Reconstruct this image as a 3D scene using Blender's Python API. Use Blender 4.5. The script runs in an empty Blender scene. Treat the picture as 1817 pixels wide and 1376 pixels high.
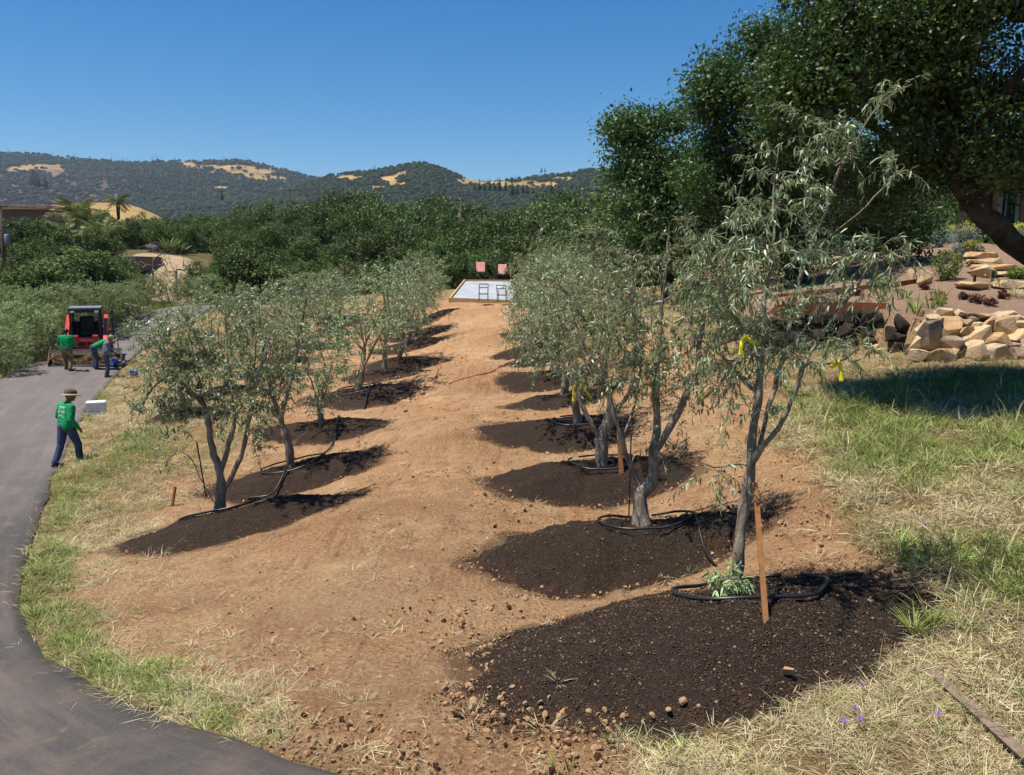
import bpy, bmesh, math, random
import numpy as np
from mathutils import Vector, Matrix, Euler

R = math.radians
SC = bpy.context.scene
COL = SC.collection

# ------------------------------------------------------------------ camera, sky, sun, exposure
FPX, CX, CY = 1512.0, 908.5, 688.0          # focal length and centre in photograph pixels
PITCH = R(8.13)
cam_d = bpy.data.cameras.new('camera')
cam_d.sensor_fit = 'HORIZONTAL'
cam_d.sensor_width = 36.0
cam_d.lens = 36.0 * FPX / 1817.0
cam_d.clip_start = 0.1
cam_d.clip_end = 20000
cam = bpy.data.objects.new('camera', cam_d)
COL.objects.link(cam)
cam.location = (0, 0, 0)
cam.rotation_euler = (R(90) - PITCH, 0, 0)
SC.camera = cam

SUN_EL = R(70)
SHADOW = Vector((1.0, 0.28, 0)).normalized()          # the way shadows fall on the ground
to_sun = Vector((-SHADOW.x * math.cos(SUN_EL), -SHADOW.y * math.cos(SUN_EL), math.sin(SUN_EL)))
world = bpy.data.worlds.new('World')
SC.world = world
world.use_nodes = True
wn = world.node_tree
bg = wn.nodes['Background']
sky = wn.nodes.new('ShaderNodeTexSky')
sky.sky_type = 'NISHITA'
sky.sun_disc = False
sky.sun_elevation = SUN_EL
sky.sun_rotation = math.atan2(to_sun.x, to_sun.y)
sky.altitude = 150
sky.air_density = 1.0
sky.dust_density = 0.0
sky.ozone_density = 6.0
hs_ = wn.nodes.new('ShaderNodeHueSaturation')
hs_.inputs['Saturation'].default_value = 1.36
wn.links.new(sky.outputs[0], hs_.inputs['Color'])
wn.links.new(hs_.outputs[0], bg.inputs[0])
bg.inputs[1].default_value = 0.078
sun_d = bpy.data.lights.new('sun', 'SUN')
sun_d.energy = 5.0
sun_d.angle = R(0.53)
sun_d.color = (1.0, 0.95, 0.87)
sun = bpy.data.objects.new('sun', sun_d)
COL.objects.link(sun)
sun.rotation_euler = to_sun.to_track_quat('Z', 'Y').to_euler()
SC.view_settings.view_transform = 'Standard'
SC.view_settings.look = 'None'
SC.view_settings.exposure = 0.55
SC.view_settings.gamma = 1.0
SC.view_settings.use_curve_mapping = False
SC.render.engine = 'CYCLES'
cy = SC.cycles
cy.max_bounces = 4
cy.diffuse_bounces = 2
cy.glossy_bounces = 2
cy.transmission_bounces = 4
cy.transparent_max_bounces = 4
cy.volume_bounces = 0
cy.use_adaptive_sampling = True
cy.adaptive_threshold = 0.02
cy.sample_clamp_indirect = 4.0

# ------------------------------------------------------------------ small helpers
rng = np.random.default_rng(11)
random.seed(5)


WORDS = 'first second third fourth fifth sixth seventh eighth ninth tenth eleventh twelfth thirteenth fourteenth fifteenth sixteenth seventeenth eighteenth nineteenth twentieth'.split()


def nth(i):
    """0 -> first"""
    tens = {2: 'twenty', 3: 'thirty', 4: 'forty'}
    if i < 20: return WORDS[i]
    t_, u_ = divmod(i + 1, 10)
    return tens[t_] + '-' + WORDS[u_ - 1] if u_ else tens[t_][:-1] + 'ieth'


def srgb(r, g, b, k=1.0):
    f = lambda v: (v / 255 / 12.92 if v <= 10 else ((v / 255 + 0.055) / 1.055) ** 2.4) * k
    return (f(r), f(g), f(b))


CP, SP = math.cos(PITCH), math.sin(PITCH)


def ray(px, py):
    X, Y = (px - CX) / FPX, (CY - py) / FPX
    return np.array([X, CP + Y * SP, -SP + Y * CP])


def P(px, py, d):
    """the point seen at a photograph pixel, d metres ahead"""
    r = ray(px, py)
    return r * (d / r[1])


def tps_fit(pts, lam=1e-3):
    pts = np.asarray(pts, float)
    n = len(pts)
    xy = pts[:, :2]
    d2 = ((xy[:, None] - xy[None]) ** 2).sum(-1)
    K = 0.5 * d2 * np.log(d2 + 1e-9)
    A = np.zeros((n + 3, n + 3))
    A[:n, :n] = K + lam * np.eye(n)
    A[:n, n] = 1
    A[:n, n + 1:] = xy
    A[n, :n] = 1
    A[n + 1:, :n] = xy.T
    b = np.zeros(n + 3)
    b[:n] = pts[:, 2]
    w = np.linalg.solve(A, b)
    return xy, w


def tps_eval(fit, x, y):
    xy, w = fit
    n = len(xy)
    out = w[n] + w[n + 1] * x + w[n + 2] * y
    for i in range(n):
        d2 = (x - xy[i, 0]) ** 2 + (y - xy[i, 1]) ** 2
        out = out + w[i] * 0.5 * d2 * np.log(d2 + 1e-9)
    return out


def sstep(a, b, t):
    t = np.clip((t - a) / (b - a), 0, 1)
    return t * t * (3 - 2 * t)


def vnoise(x, y, seed=0):
    xi = np.floor(x).astype(np.int64)
    yi = np.floor(y).astype(np.int64)
    fx, fy = x - xi, y - yi
    fx = fx * fx * (3 - 2 * fx)
    fy = fy * fy * (3 - 2 * fy)

    def h(a, b):
        n = (a * 374761393 + b * 668265263 + seed * 974711) & 0xffffffff
        n = ((n ^ (n >> 13)) * 1274126177) & 0xffffffff
        return ((n ^ (n >> 16)) & 0xffff) / 65535.0 * 2 - 1
    a, b, c, d = h(xi, yi), h(xi + 1, yi), h(xi, yi + 1), h(xi + 1, yi + 1)
    return (a * (1 - fx) + b * fx) * (1 - fy) + (c * (1 - fx) + d * fx) * fy


def fbm(x, y, s, seed=0, oct=4, gain=0.5):
    o, a, t = 0, 1, 0
    for k in range(oct):
        o = o + a * vnoise(x / s, y / s, seed + k * 17)
        t += a
        a *= gain
        s *= 0.5
    return o / t


# ---- objects
def tag(o, label=None, cat=None, group=None, kind=None):
    if label: o['label'] = label
    if cat: o['category'] = cat
    if group: o['group'] = group
    if kind: o['kind'] = kind
    return o


def link(o, parent=None):
    COL.objects.link(o)
    if parent is not None:
        o.parent = parent
    return o


def empty(name, loc=(0, 0, 0), rz=0.0, label=None, cat=None, group=None, parent=None):
    o = bpy.data.objects.new(name, None)
    o.empty_display_size = 0.3
    o.location = loc
    o.rotation_euler = (0, 0, rz)
    link(o, parent)
    return tag(o, label, cat, group)


def mesh_np(name, V, F, mats=None, smooth=False, tint=None, attrs=None):
    """mesh from numpy: V (n,3); F list of equally sized index arrays (m,3) or (m,4)"""
    me = bpy.data.meshes.new(name)
    Fs = [f for f in (F if isinstance(F, list) else [F]) if len(f)]
    V = np.ascontiguousarray(V, np.float32)
    me.vertices.add(len(V))
    me.vertices.foreach_set('co', V.ravel())
    nl = sum(f.size for f in Fs)
    npoly = sum(len(f) for f in Fs)
    me.loops.add(nl)
    me.polygons.add(npoly)
    me.loops.foreach_set('vertex_index', np.concatenate([f.ravel() for f in Fs]).astype(np.int32))
    tot = np.concatenate([np.full(len(f), f.shape[1], np.int32) for f in Fs])
    st = np.concatenate([[0], np.cumsum(tot)[:-1]]).astype(np.int32)
    me.polygons.foreach_set('loop_start', st)
    me.polygons.foreach_set('loop_total', tot)
    me.polygons.foreach_set('use_smooth', np.full(npoly, smooth, bool))
    if tint is not None:
        a = me.attributes.new('tint', 'FLOAT', 'POINT')
        a.data.foreach_set('value', np.ascontiguousarray(tint, np.float32))
    for k, v in (attrs or {}).items():
        if v.ndim == 1:
            a = me.attributes.new(k, 'FLOAT', 'POINT')
            a.data.foreach_set('value', np.ascontiguousarray(v, np.float32))
        else:
            a = me.attributes.new(k, 'FLOAT_VECTOR', 'POINT')
            a.data.foreach_set('vector', np.ascontiguousarray(v, np.float32).ravel())
    for m in (mats if isinstance(mats, (list, tuple)) else [mats] if mats else []):
        me.materials.append(m)
    me.update(calc_edges=True)
    return me


def obj(name, me, parent=None, loc=(0, 0, 0), rot=(0, 0, 0), scale=None, **kw):
    o = bpy.data.objects.new(name, me)
    o.location = loc
    o.rotation_euler = rot
    if scale is not None:
        o.scale = (scale,) * 3 if np.isscalar(scale) else scale
    link(o, parent)
    return tag(o, **kw)


class MB:
    """collects simple solids, makes one mesh"""
    def __init__(self):
        self.bm = bmesh.new()

    def box(self, c, s, rot=None, bevel=0.0, taper=None):
        r = bmesh.ops.create_cube(self.bm, size=1.0)
        vs = r['verts']
        for v in vs:
            t = 1.0
            if taper and v.co.z > 0: t = taper
            v.co = Vector((v.co.x * s[0] * t, v.co.y * s[1] * t, v.co.z * s[2]))
        if bevel:
            es = list({e for v in vs for e in v.link_edges})
            rb = bmesh.ops.bevel(self.bm, geom=es, offset=bevel, segments=2, profile=0.7, affect='EDGES')
            vs = list({v for f in rb['faces'] for v in f.verts} | {v for v in vs if v.is_valid})
        M = Matrix.Translation(Vector(c))
        if rot is not None:
            M = M @ Euler(rot).to_matrix().to_4x4()
        for v in vs: v.co = M @ v.co
        return self

    def prism(self, pts, y0, y1, axis='y', M=None):
        """closed outline (a,b) pushed along an axis: axis y -> (x,z) outline, x -> (y,z), z -> (x,y)"""
        f = {'y': lambda a, b, t: (a, t, b), 'x': lambda a, b, t: (t, a, b), 'z': lambda a, b, t: (a, b, t)}[axis]
        A = [self.bm.verts.new(f(a, b, y0)) for a, b in pts]
        B = [self.bm.verts.new(f(a, b, y1)) for a, b in pts]
        if M is not None:
            for v in A + B: v.co = M @ v.co
        n = len(pts)
        self.bm.faces.new(A)
        self.bm.faces.new(B[::-1])
        for i in range(n):
            self.bm.faces.new((A[i], B[i], B[(i + 1) % n], A[(i + 1) % n]))
        return self

    def tube(self, pts, r, n=8, cap=True):
        pts = [Vector(p) for p in pts]
        rr = r if isinstance(r, (list, tuple)) else [r] * len(pts)
        rings = []
        for i, p in enumerate(pts):
            t = (pts[min(i + 1, len(pts) - 1)] - pts[max(i - 1, 0)]).normalized()
            u = t.cross(Vector((0.13, 0.21, 0.97)))
            if u.length < 0.15: u = t.cross(Vector((1, 0, 0)))
            u.normalize()
            w = t.cross(u)
            rings.append([self.bm.verts.new(p + (u * math.cos(a) + w * math.sin(a)) * rr[i])
                          for a in [2 * math.pi * k / n for k in range(n)]])
        for a, b in zip(rings, rings[1:]):
            for k in range(n):
                self.bm.faces.new((a[k], a[(k + 1) % n], b[(k + 1) % n], b[k]))
        if cap:
            self.bm.faces.new(rings[0][::-1])
            self.bm.faces.new(rings[-1])
        return self

    def lathe(self, prof, c=(0, 0, 0), n=16, M=None, sx=1.0, sy=1.0):
        rings = []
        for r, z in prof:
            rings.append([self.bm.verts.new((c[0] + r * sx * math.cos(a), c[1] + r * sy * math.sin(a), c[2] + z))
                          for a in [2 * math.pi * k / n for k in range(n)]])
        if M is not None:
            for rg in rings:
                for v in rg: v.co = M @ v.co
        for a, b in zip(rings, rings[1:]):
            for k in range(n):
                self.bm.faces.new((a[k], a[(k + 1) % n], b[(k + 1) % n], b[k]))
        self.bm.faces.new(rings[0][::-1])
        self.bm.faces.new(rings[-1])
        return self

    def build(self, name, mat, parent=None, smooth=False, **kw):
        bmesh.ops.recalc_face_normals(self.bm, faces=self.bm.faces[:])
        me = bpy.data.meshes.new(name)
        self.bm.to_mesh(me)
        self.bm.free()
        if mat: me.materials.append(mat)
        if smooth:
            me.polygons.foreach_set('use_smooth', np.ones(len(me.polygons), bool))
        loc = kw.pop('loc', (0, 0, 0))
        rot = kw.pop('rot', (0, 0, 0))
        return obj(name, me, parent, loc, rot, **kw)


# ---- materials
class NT:
    def __init__(self, name):
        self.m = bpy.data.materials.new(name)
        self.m.use_nodes = True
        self.t = self.m.node_tree
        self.b = self.t.nodes['Principled BSDF']
        self.out = self.t.nodes['Material Output']

    def n(self, typ, **kw):
        nd = self.t.nodes.new('ShaderNode' + typ)
        for k, v in kw.items():
            if k.startswith('i_'):
                nd.inputs[k[2:].replace('_', ' ')].default_value = v
            else:
                setattr(nd, k, v)
        return nd

    def l(self, a, b):
        self.t.links.new(a, b)

    def coord(self, kind='Object'):
        return self.n('TexCoord').outputs[kind]

    def noise(self, scale, detail=4, rough=0.55, vec=None, dim='3D'):
        nd = self.n('TexNoise', noise_dimensions=dim)
        nd.inputs['Scale'].default_value = scale
        nd.inputs['Detail'].default_value = detail
        nd.inputs['Roughness'].default_value = rough
        if vec is not None: self.l(vec, nd.inputs['Vector'])
        return nd.outputs['Fac']

    def ramp(self, fac, stops):
        nd = self.n('ValToRGB')
        cr = nd.color_ramp
        while len(cr.elements) > 1: cr.elements.remove(cr.elements[0])
        cr.elements[0].position = stops[0][0]
        cr.elements[0].color = (*stops[0][1], 1)
        for p, c in stops[1:]:
            e = cr.elements.new(p)
            e.color = (*c, 1)
        self.l(fac, nd.inputs[0])
        return nd.outputs[0]

    def sramp(self, fac, a, b, lo=0.0, hi=1.0):
        nd = self.n('MapRange')
        nd.inputs[1].default_value = a
        nd.inputs[2].default_value = b
        nd.inputs[3].default_value = lo
        nd.inputs[4].default_value = hi
        self.l(fac, nd.inputs[0])
        return nd.outputs[0]

    def mix(self, fac, a, b, mode='MIX'):
        nd = self.n('MixRGB', blend_type=mode)
        for s, v in ((nd.inputs[0], fac), (nd.inputs[1], a), (nd.inputs[2], b)):
            if isinstance(v, (int, float)): s.default_value = v
            elif isinstance(v, tuple): s.default_value = (*v, 1)
            else: self.l(v, s)
        return nd.outputs[0]

    def math(self, op, a, b=None, clamp=False):
        nd = self.n('Math', operation=op, use_clamp=clamp)
        for s, v in ((nd.inputs[0], a), (nd.inputs[1], b)):
            if v is None: continue
            if isinstance(v, (int, float)): s.default_value = v
            else: self.l(v, s)
        return nd.outputs[0]

    def attr(self, name, out='Fac'):
        nd = self.n('Attribute', attribute_name=name)
        return nd.outputs[out]

    def bump(self, h, strength=0.5, dist=0.02):
        nd = self.n('Bump')
        nd.inputs['Strength'].default_value = strength
        nd.inputs['Distance'].default_value = dist
        self.l(h, nd.inputs['Height'])
        self.l(nd.outputs[0], self.b.inputs['Normal'])

    def base(self, c, rough=0.7, spec=0.3, metal=0.0):
        if isinstance(c, tuple): self.b.inputs['Base Color'].default_value = (*c, 1)
        else: self.l(c, self.b.inputs['Base Color'])
        self.b.inputs['Roughness'].default_value = rough
        self.b.inputs['Specular IOR Level'].default_value = spec
        self.b.inputs['Metallic'].default_value = metal
        return self


def simple(name, c, rough=0.7, spec=0.3, metal=0.0, var=0.25, scale=6.0, bump=0.0, bscale=40.0):
    """painted / plain surface with a little unevenness"""
    t = NT(name)
    co = t.coord()
    f = t.noise(scale, 5, 0.6, co)
    dark = tuple(v * (1 - var) for v in c)
    lite = tuple(min(1, v * (1 + var * 0.6)) for v in c)
    t.base(t.ramp(f, [(0.3, dark), (0.7, lite)]), rough, spec, metal)
    if bump: t.bump(t.noise(bscale, 4, 0.6, co), bump, 0.01)
    return t.m


def leafmat(name, dark, mid, pale, trans=0.3, rough=0.55, spec=0.25, tcol=None, vr=(0.62, 1.42)):
    t = NT(name)
    f = t.attr('tint')
    oi = t.n('ObjectInfo')
    col = t.ramp(f, [(0.0, dark), (0.55, mid), (1.0, pale)])
    hs = t.n('HueSaturation')
    t.l(col, hs.inputs['Color'])
    t.l(t.sramp(oi.outputs['Random'], 0, 1, vr[0], vr[1]), hs.inputs['Value'])
    t.l(t.sramp(oi.outputs['Random'], 0, 1, 0.480, 0.515), hs.inputs['Hue'])
    t.base(hs.outputs[0], rough, spec)
    tr = t.n('BsdfTranslucent')
    t.l(t.mix(0.5, hs.outputs[0], tcol or mid, 'MIX'), tr.inputs[0])
    mx = t.n('MixShader')
    mx.inputs[0].default_value = trans
    t.l(t.b.outputs[0], mx.inputs[1])
    t.l(tr.outputs[0], mx.inputs[2])
    t.l(mx.outputs[0], t.out.inputs[0])
    return t.m


# ---- scattering of uncountable stuff by geometry nodes
def scatter(name, pts, rot, scl, idx, sources, label, cat, z_scale=None):
    me = bpy.data.meshes.new(name)
    n = len(pts)
    me.vertices.add(n)
    me.vertices.foreach_set('co', np.ascontiguousarray(pts, np.float32).ravel())
    a = me.attributes.new('rot', 'FLOAT_VECTOR', 'POINT'); a.data.foreach_set('vector', np.ascontiguousarray(rot, np.float32).ravel())
    s3 = np.repeat(np.asarray(scl)[:, None], 3, 1)
    if z_scale is not None: s3[:, 2] *= z_scale
    a = me.attributes.new('scl', 'FLOAT_VECTOR', 'POINT'); a.data.foreach_set('vector', np.ascontiguousarray(s3, np.float32).ravel())
    a = me.attributes.new('pick', 'INT', 'POINT'); a.data.foreach_set('value', np.ascontiguousarray(idx, np.int32))
    o = obj(name, me, label=label, cat=cat, kind='stuff')
    coll = bpy.data.collections.new(name + '_kinds')
    for k, s in enumerate(sources):
        so = bpy.data.objects.new('%s_kind_%02d' % (name, k), s)
        coll.objects.link(so)
    g = bpy.data.node_groups.new(name + '_scatter', 'GeometryNodeTree')
    g.interface.new_socket('Geometry', in_out='INPUT', socket_type='NodeSocketGeometry')
    g.interface.new_socket('Geometry', in_out='OUTPUT', socket_type='NodeSocketGeometry')
    N = g.nodes
    i, q = N.new('NodeGroupInput'), N.new('NodeGroupOutput')
    iop = N.new('GeometryNodeInstanceOnPoints')
    ci = N.new('GeometryNodeCollectionInfo')
    ci.inputs['Collection'].default_value = coll
    ci.inputs['Separate Children'].default_value = True
    ci.inputs['Reset Children'].default_value = True

    def na(nm, typ):
        x = N.new('GeometryNodeInputNamedAttribute')
        x.data_type = typ
        x.inputs['Name'].default_value = nm
        return x.outputs['Attribute']
    e2r = N.new('FunctionNodeEulerToRotation')
    L = g.links
    L.new(i.outputs[0], iop.inputs['Points'])
    L.new(ci.outputs[0], iop.inputs['Instance'])
    iop.inputs['Pick Instance'].default_value = True
    L.new(na('pick', 'INT'), iop.inputs['Instance Index'])
    L.new(na('rot', 'FLOAT_VECTOR'), e2r.inputs[0])
    L.new(e2r.outputs[0], iop.inputs['Rotation'])
    L.new(na('scl', 'FLOAT_VECTOR'), iop.inputs['Scale'])
    L.new(iop.outputs[0], q.inputs[0])
    m = o.modifiers.new('scatter', 'NODES')
    m.node_group = g
    return o

# ------------------------------------------------------------------ lie of the land
# (pixel x, pixel y, metres ahead, height of mound on top)
ROW_R = [(1305, 1046, 6.9, .52), (1140, 926, 10.0, .5), (1068, 822, 13.2, .44), (1026, 748, 16.6, .3),
         (1002, 697, 20.2, .28), (985, 662, 23.8, .28), (972, 632, 27.4, .28), (962, 608, 31.0, .26), (955, 588, 34.6, .26)]
ROW_L = [(388, 906, 13.0, .42), (518, 826, 16.5, .4), (570, 750, 20.2, .32), (637, 691, 24.0, .3), (683, 656, 27.8, .28),
         (708, 637, 31.2, .28), (722, 607, 35.0, .26), (738, 588, 38.6, .26), (752, 566, 42.2, .24)]
ROW_M = [(330, 722, 22.0, .24), (402, 684, 25.6, .24), (462, 653, 29.2, .24), (508, 630, 32.8, .24), (548, 606, 36.4, .22),
         (580, 584, 40.0, .22), (604, 566, 43.6, .2)]
GROUND_PX = [
    (580, 1376, 4.6), (400, 1318, 5.3), (200, 1240, 6.5), (110, 1190, 7.4), (38, 1090, 9.4), (48, 990, 11.5), (85, 890, 15.2),
    (120, 830, 19.1), (172, 738, 25.0), (190, 672, 33.0), (120, 660, 33.5), (245, 606, 44.0), (0, 690, 29.0), (-60, 800, 20), (-200, 1000, 11.5),
    (0, 1376, 5.6), (-300, 1376, 5.8), (-500, 1000, 12), (-350, 720, 27), (-200, 640, 36), (30, 630, 38), (150, 600, 43),
    (300, 1130, 8.3), (250, 1010, 10.8), (230, 800, 18.5), (300, 760, 20.5),
    (560, 1150, 7.4), (720, 1240, 5.9), (900, 1300, 5.2), (700, 1000, 9.4), (640, 880, 13.0), (780, 860, 12.6), (790, 745, 17.8),
    (830, 650, 25.5), (840, 590, 34.5), (800, 552, 42), (860, 545, 44), (810, 536, 45.5), (905, 536, 45.5), (828, 503, 53), (905, 503, 53),
    (1150, 1376, 4.5), (1500, 1376, 4.35), (1817, 1376, 4.4), (2100, 1376, 4.6), (1650, 1180, 5.7), (1817, 1100, 6.3), (2150, 1100, 6.3),
    (1600, 1000, 7.6), (1817, 900, 8.6), (1500, 880, 9.3), (1650, 800, 11.3), (1817, 740, 13.2), (2200, 760, 12), (1500, 735, 13.7),
    (1330, 760, 13.6), (1420, 690, 16), (1600, 660, 16.6), (1817, 655, 16.6), (1250, 690, 17), (1300, 640, 19.5), (1480, 632, 18.6),
    (1180, 640, 21), (1120, 590, 27), (1060, 560, 34), (1080, 530, 42), (1000, 510, 52), (1200, 540, 36), (1300, 520, 40), (1250, 560, 30),
    (640, 540, 46), (420, 560, 46), (500, 535, 52), (700, 515, 55), (330, 545, 50)]


def below(px, py, d, h=0.0):
    p = P(px, py, d)
    return (p[0], p[1], p[2] - h)


ctl = [below(*c) for c in GROUND_PX] + [below(*c) for c in ROW_R + ROW_L + ROW_M]
ctl += [(0, -4, -2.4), (-6, -4, -2.6), (6, -4, -2.2), (-14, 2, -3.6), (12, 2, -2.0), (14, 12, -1.7)]
NEAR = tps_fit(ctl, 0.15)
# terraced garden behind the boulder wall (its own heights, blended in)
gar = [below(*c) for c in [(1625, 553, 18.3), (1720, 556, 18.4), (1817, 560, 18.3), (2050, 560, 18.3), (1430, 545, 20.0), (1560, 548, 19.6), (1760, 520, 20.5), (1640, 500, 23),
                           (1560, 510, 22.5), (1817, 480, 23.5), (1700, 470, 25.5), (1600, 480, 26), (1640, 452, 29), (1760, 440, 28), (1817, 432, 30),
                           (1780, 412, 35), (1700, 420, 34), (1900, 400, 38), (1450, 490, 29), (1500, 470, 34), (1400, 500, 33), (2100, 430, 30), (1330, 525, 30)]]
GARDEN = tps_fit(gar, 0.2)
far = [(-28.6, 70, 0.1), (-34, 62, -2.0), (-20, 72, -1.2), (-33, 80, 1.4), (-50, 90, 1.6), (-62, 70, -1.0), (0, 70, -3.6), (20, 75, -3.0), (-12, 60, -3.9), (10, 60, -2.2), (40, 60, 1.0),
       (30, 45, 1.0), (0, 120, -3.6), (-60, 130, 2.0), (60, 130, 0.5), (0, 200, -3), (-120, 220, 2), (120, 220, 2), (-50, 45, -4), (-90, 40, -4), (60, 20, 3), (90, 60, 4),
       (-200, 120, 0), (200, 120, 4)]
FARL = tps_fit([(a / 50, b / 50, c) for a, b, c in far], 0.02)

WALL_X0, WALL_Y = 8.3, 17.4


def garden_w(x, y):
    """1 on the terrace behind the boulder wall / steel edging"""
    front = np.where(x > 8.6, 17.75, 19.35 - 0.0 * x) + 0.25 * (np.clip(x, 7.4, 8.6) < 8.6) * 0
    front = 19.35 - 1.6 * sstep(7.9, 8.9, x)
    side = sstep(5.2, 6.2, x - 0.12 * (y - 20))
    return sstep(0.0, 0.35, y - front) * side


def zt(x, y):
    x, y = np.asarray(x, float), np.asarray(y, float)
    xc, yc = np.clip(x, -32, 26), np.clip(y, -6, 60)
    zn = tps_eval(NEAR, xc, yc)
    g = garden_w(x, y)
    xg, yg = np.clip(x, 4, 26), np.clip(y, 17, 40)
    zg_ = tps_eval(GARDEN, xg, yg)
    zn = zn * (1 - g) + zg_ * g
    xf, yf = np.clip(x, -260, 260) / 50, np.clip(y, -20, 260) / 50
    zf = tps_eval(FARL, xf, yf)
    zf = np.clip(zf, -9, 9)
    w = np.maximum(sstep(48, 66, y), np.maximum(sstep(20, 32, -x - 0.05 * y), sstep(15, 26, x)))
    w = w * sstep(-10, 10, y + 12)
    return zn * (1 - w) + zf * w


def z1(x, y):
    return float(zt(np.array([x]), np.array([y]))[0])


_dd = np.concatenate([np.geomspace(2.5, 60, 900), np.geomspace(60.5, 600, 300)])


def G(px, py):
    """where the sight line of a pixel meets the ground"""
    r = ray(px, py)
    r = r / r[1]
    x, y, z = r[0] * _dd, _dd, r[2] * _dd
    h = zt(x, y)
    k = np.argmax(z < h)
    if k == 0: return np.array([x[-1], y[-1]])
    a, b = (z - h)[k - 1], (z - h)[k]
    t = a / (a - b)
    return np.array([x[k - 1] + (x[k] - x[k - 1]) * t, y[k - 1] + (y[k] - y[k - 1]) * t])


def Gs(pts):
    return np.array([G(*p) for p in pts])


def proj(p):
    p = np.asarray(p, float)
    f = p[..., 1] * CP - p[..., 2] * SP
    u = p[..., 1] * SP + p[..., 2] * CP
    return CX + FPX * p[..., 0] / f, CY - FPX * u / f


def in_poly(poly, x, y):
    c = np.zeros(np.shape(x), bool)
    n = len(poly)
    for i in range(n):
        x0, y0 = poly[i]
        x1, y1 = poly[(i + 1) % n]
        if y0 == y1: continue
        c ^= ((y0 > y) != (y1 > y)) & (x < (x1 - x0) * (y - y0) / (y1 - y0) + x0)
    return c


def poly_dist(poly, x, y, closed=True):
    d = np.full(np.shape(x), 1e9)
    n = len(poly)
    for i in range(n if closed else n - 1):
        a, b = np.asarray(poly[i]), np.asarray(poly[(i + 1) % n])
        ab = b - a
        t = np.clip(((x - a[0]) * ab[0] + (y - a[1]) * ab[1]) / (ab @ ab + 1e-12), 0, 1)
        d = np.minimum(d, (x - a[0] - t * ab[0]) ** 2 + (y - a[1] - t * ab[1]) ** 2)
    return np.sqrt(d)


def sdist(poly, x, y):
    d = poly_dist(poly, x, y)
    return np.where(in_poly(poly, x, y), d, -d)


def smooth_line(pts, step):
    """Catmull-Rom through points, resampled evenly"""
    p = np.asarray(pts, float)
    q = np.vstack([2 * p[0] - p[1], p, 2 * p[-1] - p[-2]])
    out = []
    for i in range(1, len(q) - 2):
        t = np.linspace(0, 1, 24, endpoint=False)[:, None]
        a, b, c, d = q[i - 1], q[i], q[i + 1], q[i + 2]
        out.append(0.5 * (2 * b + (c - a) * t + (2 * a - 5 * b + 4 * c - d) * t ** 2 + (3 * b - a - 3 * c + d) * t ** 3))
    out = np.vstack(out + [p[-1:]])
    s = np.concatenate([[0], np.cumsum(np.linalg.norm(np.diff(out, axis=0), axis=1))])
    n = max(2, int(s[-1] / step) + 1)
    u = np.linspace(0, s[-1], n)
    return np.stack([np.interp(u, s, out[:, k]) for k in range(out.shape[1])], 1)


# ---- the road
edge_px = [(580, 1376), (400, 1318), (200, 1240), (112, 1190), (62, 1145), (38, 1095), (38, 1040), (46, 990), (62, 940), (83, 890),
           (98, 840), (128, 775), (152, 732), (178, 700), (205, 668), (232, 640), (262, 618)]
edge = Gs(edge_px)
edge = np.vstack([[[4.5, 1.2], [2.2, 2.6], [0.6, 3.7]], edge, [[-17.9, 46.5], [-15.5, 50.5], [-11.0, 54.5], [-5, 58], [4, 62]]])
EDGE_R = smooth_line(edge, 0.22)
tg = np.gradient(EDGE_R, axis=0)
tg /= np.linalg.norm(tg, axis=1)[:, None]
nl = np.stack([-tg[:, 1], tg[:, 0]], 1)
for _ in range(60):
    nl[1:-1] = (nl[:-2] + nl[1:-1] * 2 + nl[2:]) / 4
nl /= np.linalg.norm(nl, axis=1)[:, None]
ROAD_W = 3.7
EDGE_L = EDGE_R + nl * ROAD_W
ROAD = np.vstack([EDGE_R[::2], EDGE_L[::-2]])

# ---- mounds
MOUNDS = []
for i, (px, py, d, h) in enumerate(ROW_R):
    p = P(px, py, d)
    rx, ry, ox, oy = [(1.88, 1.55, -.42, -.25), (1.62, 1.25, -.35, -.1), (1.5, 1.2, -.2, 0), (1.5, 1.25, -.35, 0)][min(i, 3)]
    if i > 3: rx, ry, ox, oy = 1.45 + .1 * math.sin(i * 3), 1.15, -.25 + .15 * math.sin(i * 5), 0
    MOUNDS.append(dict(row='R', i=i, x=p[0] + ox, y=p[1] + oy, rx=rx, ry=ry, h=h, tree=(p[0], p[1])))
for i, (px, py, d, h) in enumerate(ROW_L):
    p = P(px, py, d)
    rx, ry, ox, oy = [(1.68, 1.4, .32, -.2), (1.6, 1.25, .12, -.05), (1.6, 1.25, .1, 0)][min(i, 2)]
    MOUNDS.append(dict(row='L', i=i, x=p[0] + ox, y=p[1] + oy, rx=rx, ry=ry, h=h, tree=(p[0], p[1])))
for i, (px, py, d, h) in enumerate(ROW_M):
    p = P(px, py, d)
    MOUNDS.append(dict(row='M', i=i, x=p[0], y=p[1], rx=1.1, ry=.9, h=h, tree=(p[0], p[1])))


def mound_r(m, x, y):
    a = np.arctan2((y - m['y']) / m['ry'], (x - m['x']) / m['rx'])
    s = m['i'] * 7 + ord(m['row'])
    k = 1 + 0.10 * np.sin(a * 2 + s) + 0.06 * np.sin(a * 3 + 2 * s) + 0.035 * np.sin(a * 7 + s * 3) + 0.025 * np.sin(a * 13 + s)
    return np.sqrt(((x - m['x']) / m['rx']) ** 2 + ((y - m['y']) / m['ry']) ** 2) / k


def mound_z(m, x, y):
    r = mound_r(m, x, y)
    t = np.clip(1 - r, -0.2, 1)
    q = np.clip(t * 1.25, 0, 1)
    prof = np.where(t > 0, 0.55 * q * q * (3 - 2 * q) + 0.45 * (1 - (1 - q) ** 2), t * 1.2)
    return m['h'] * prof


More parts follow.
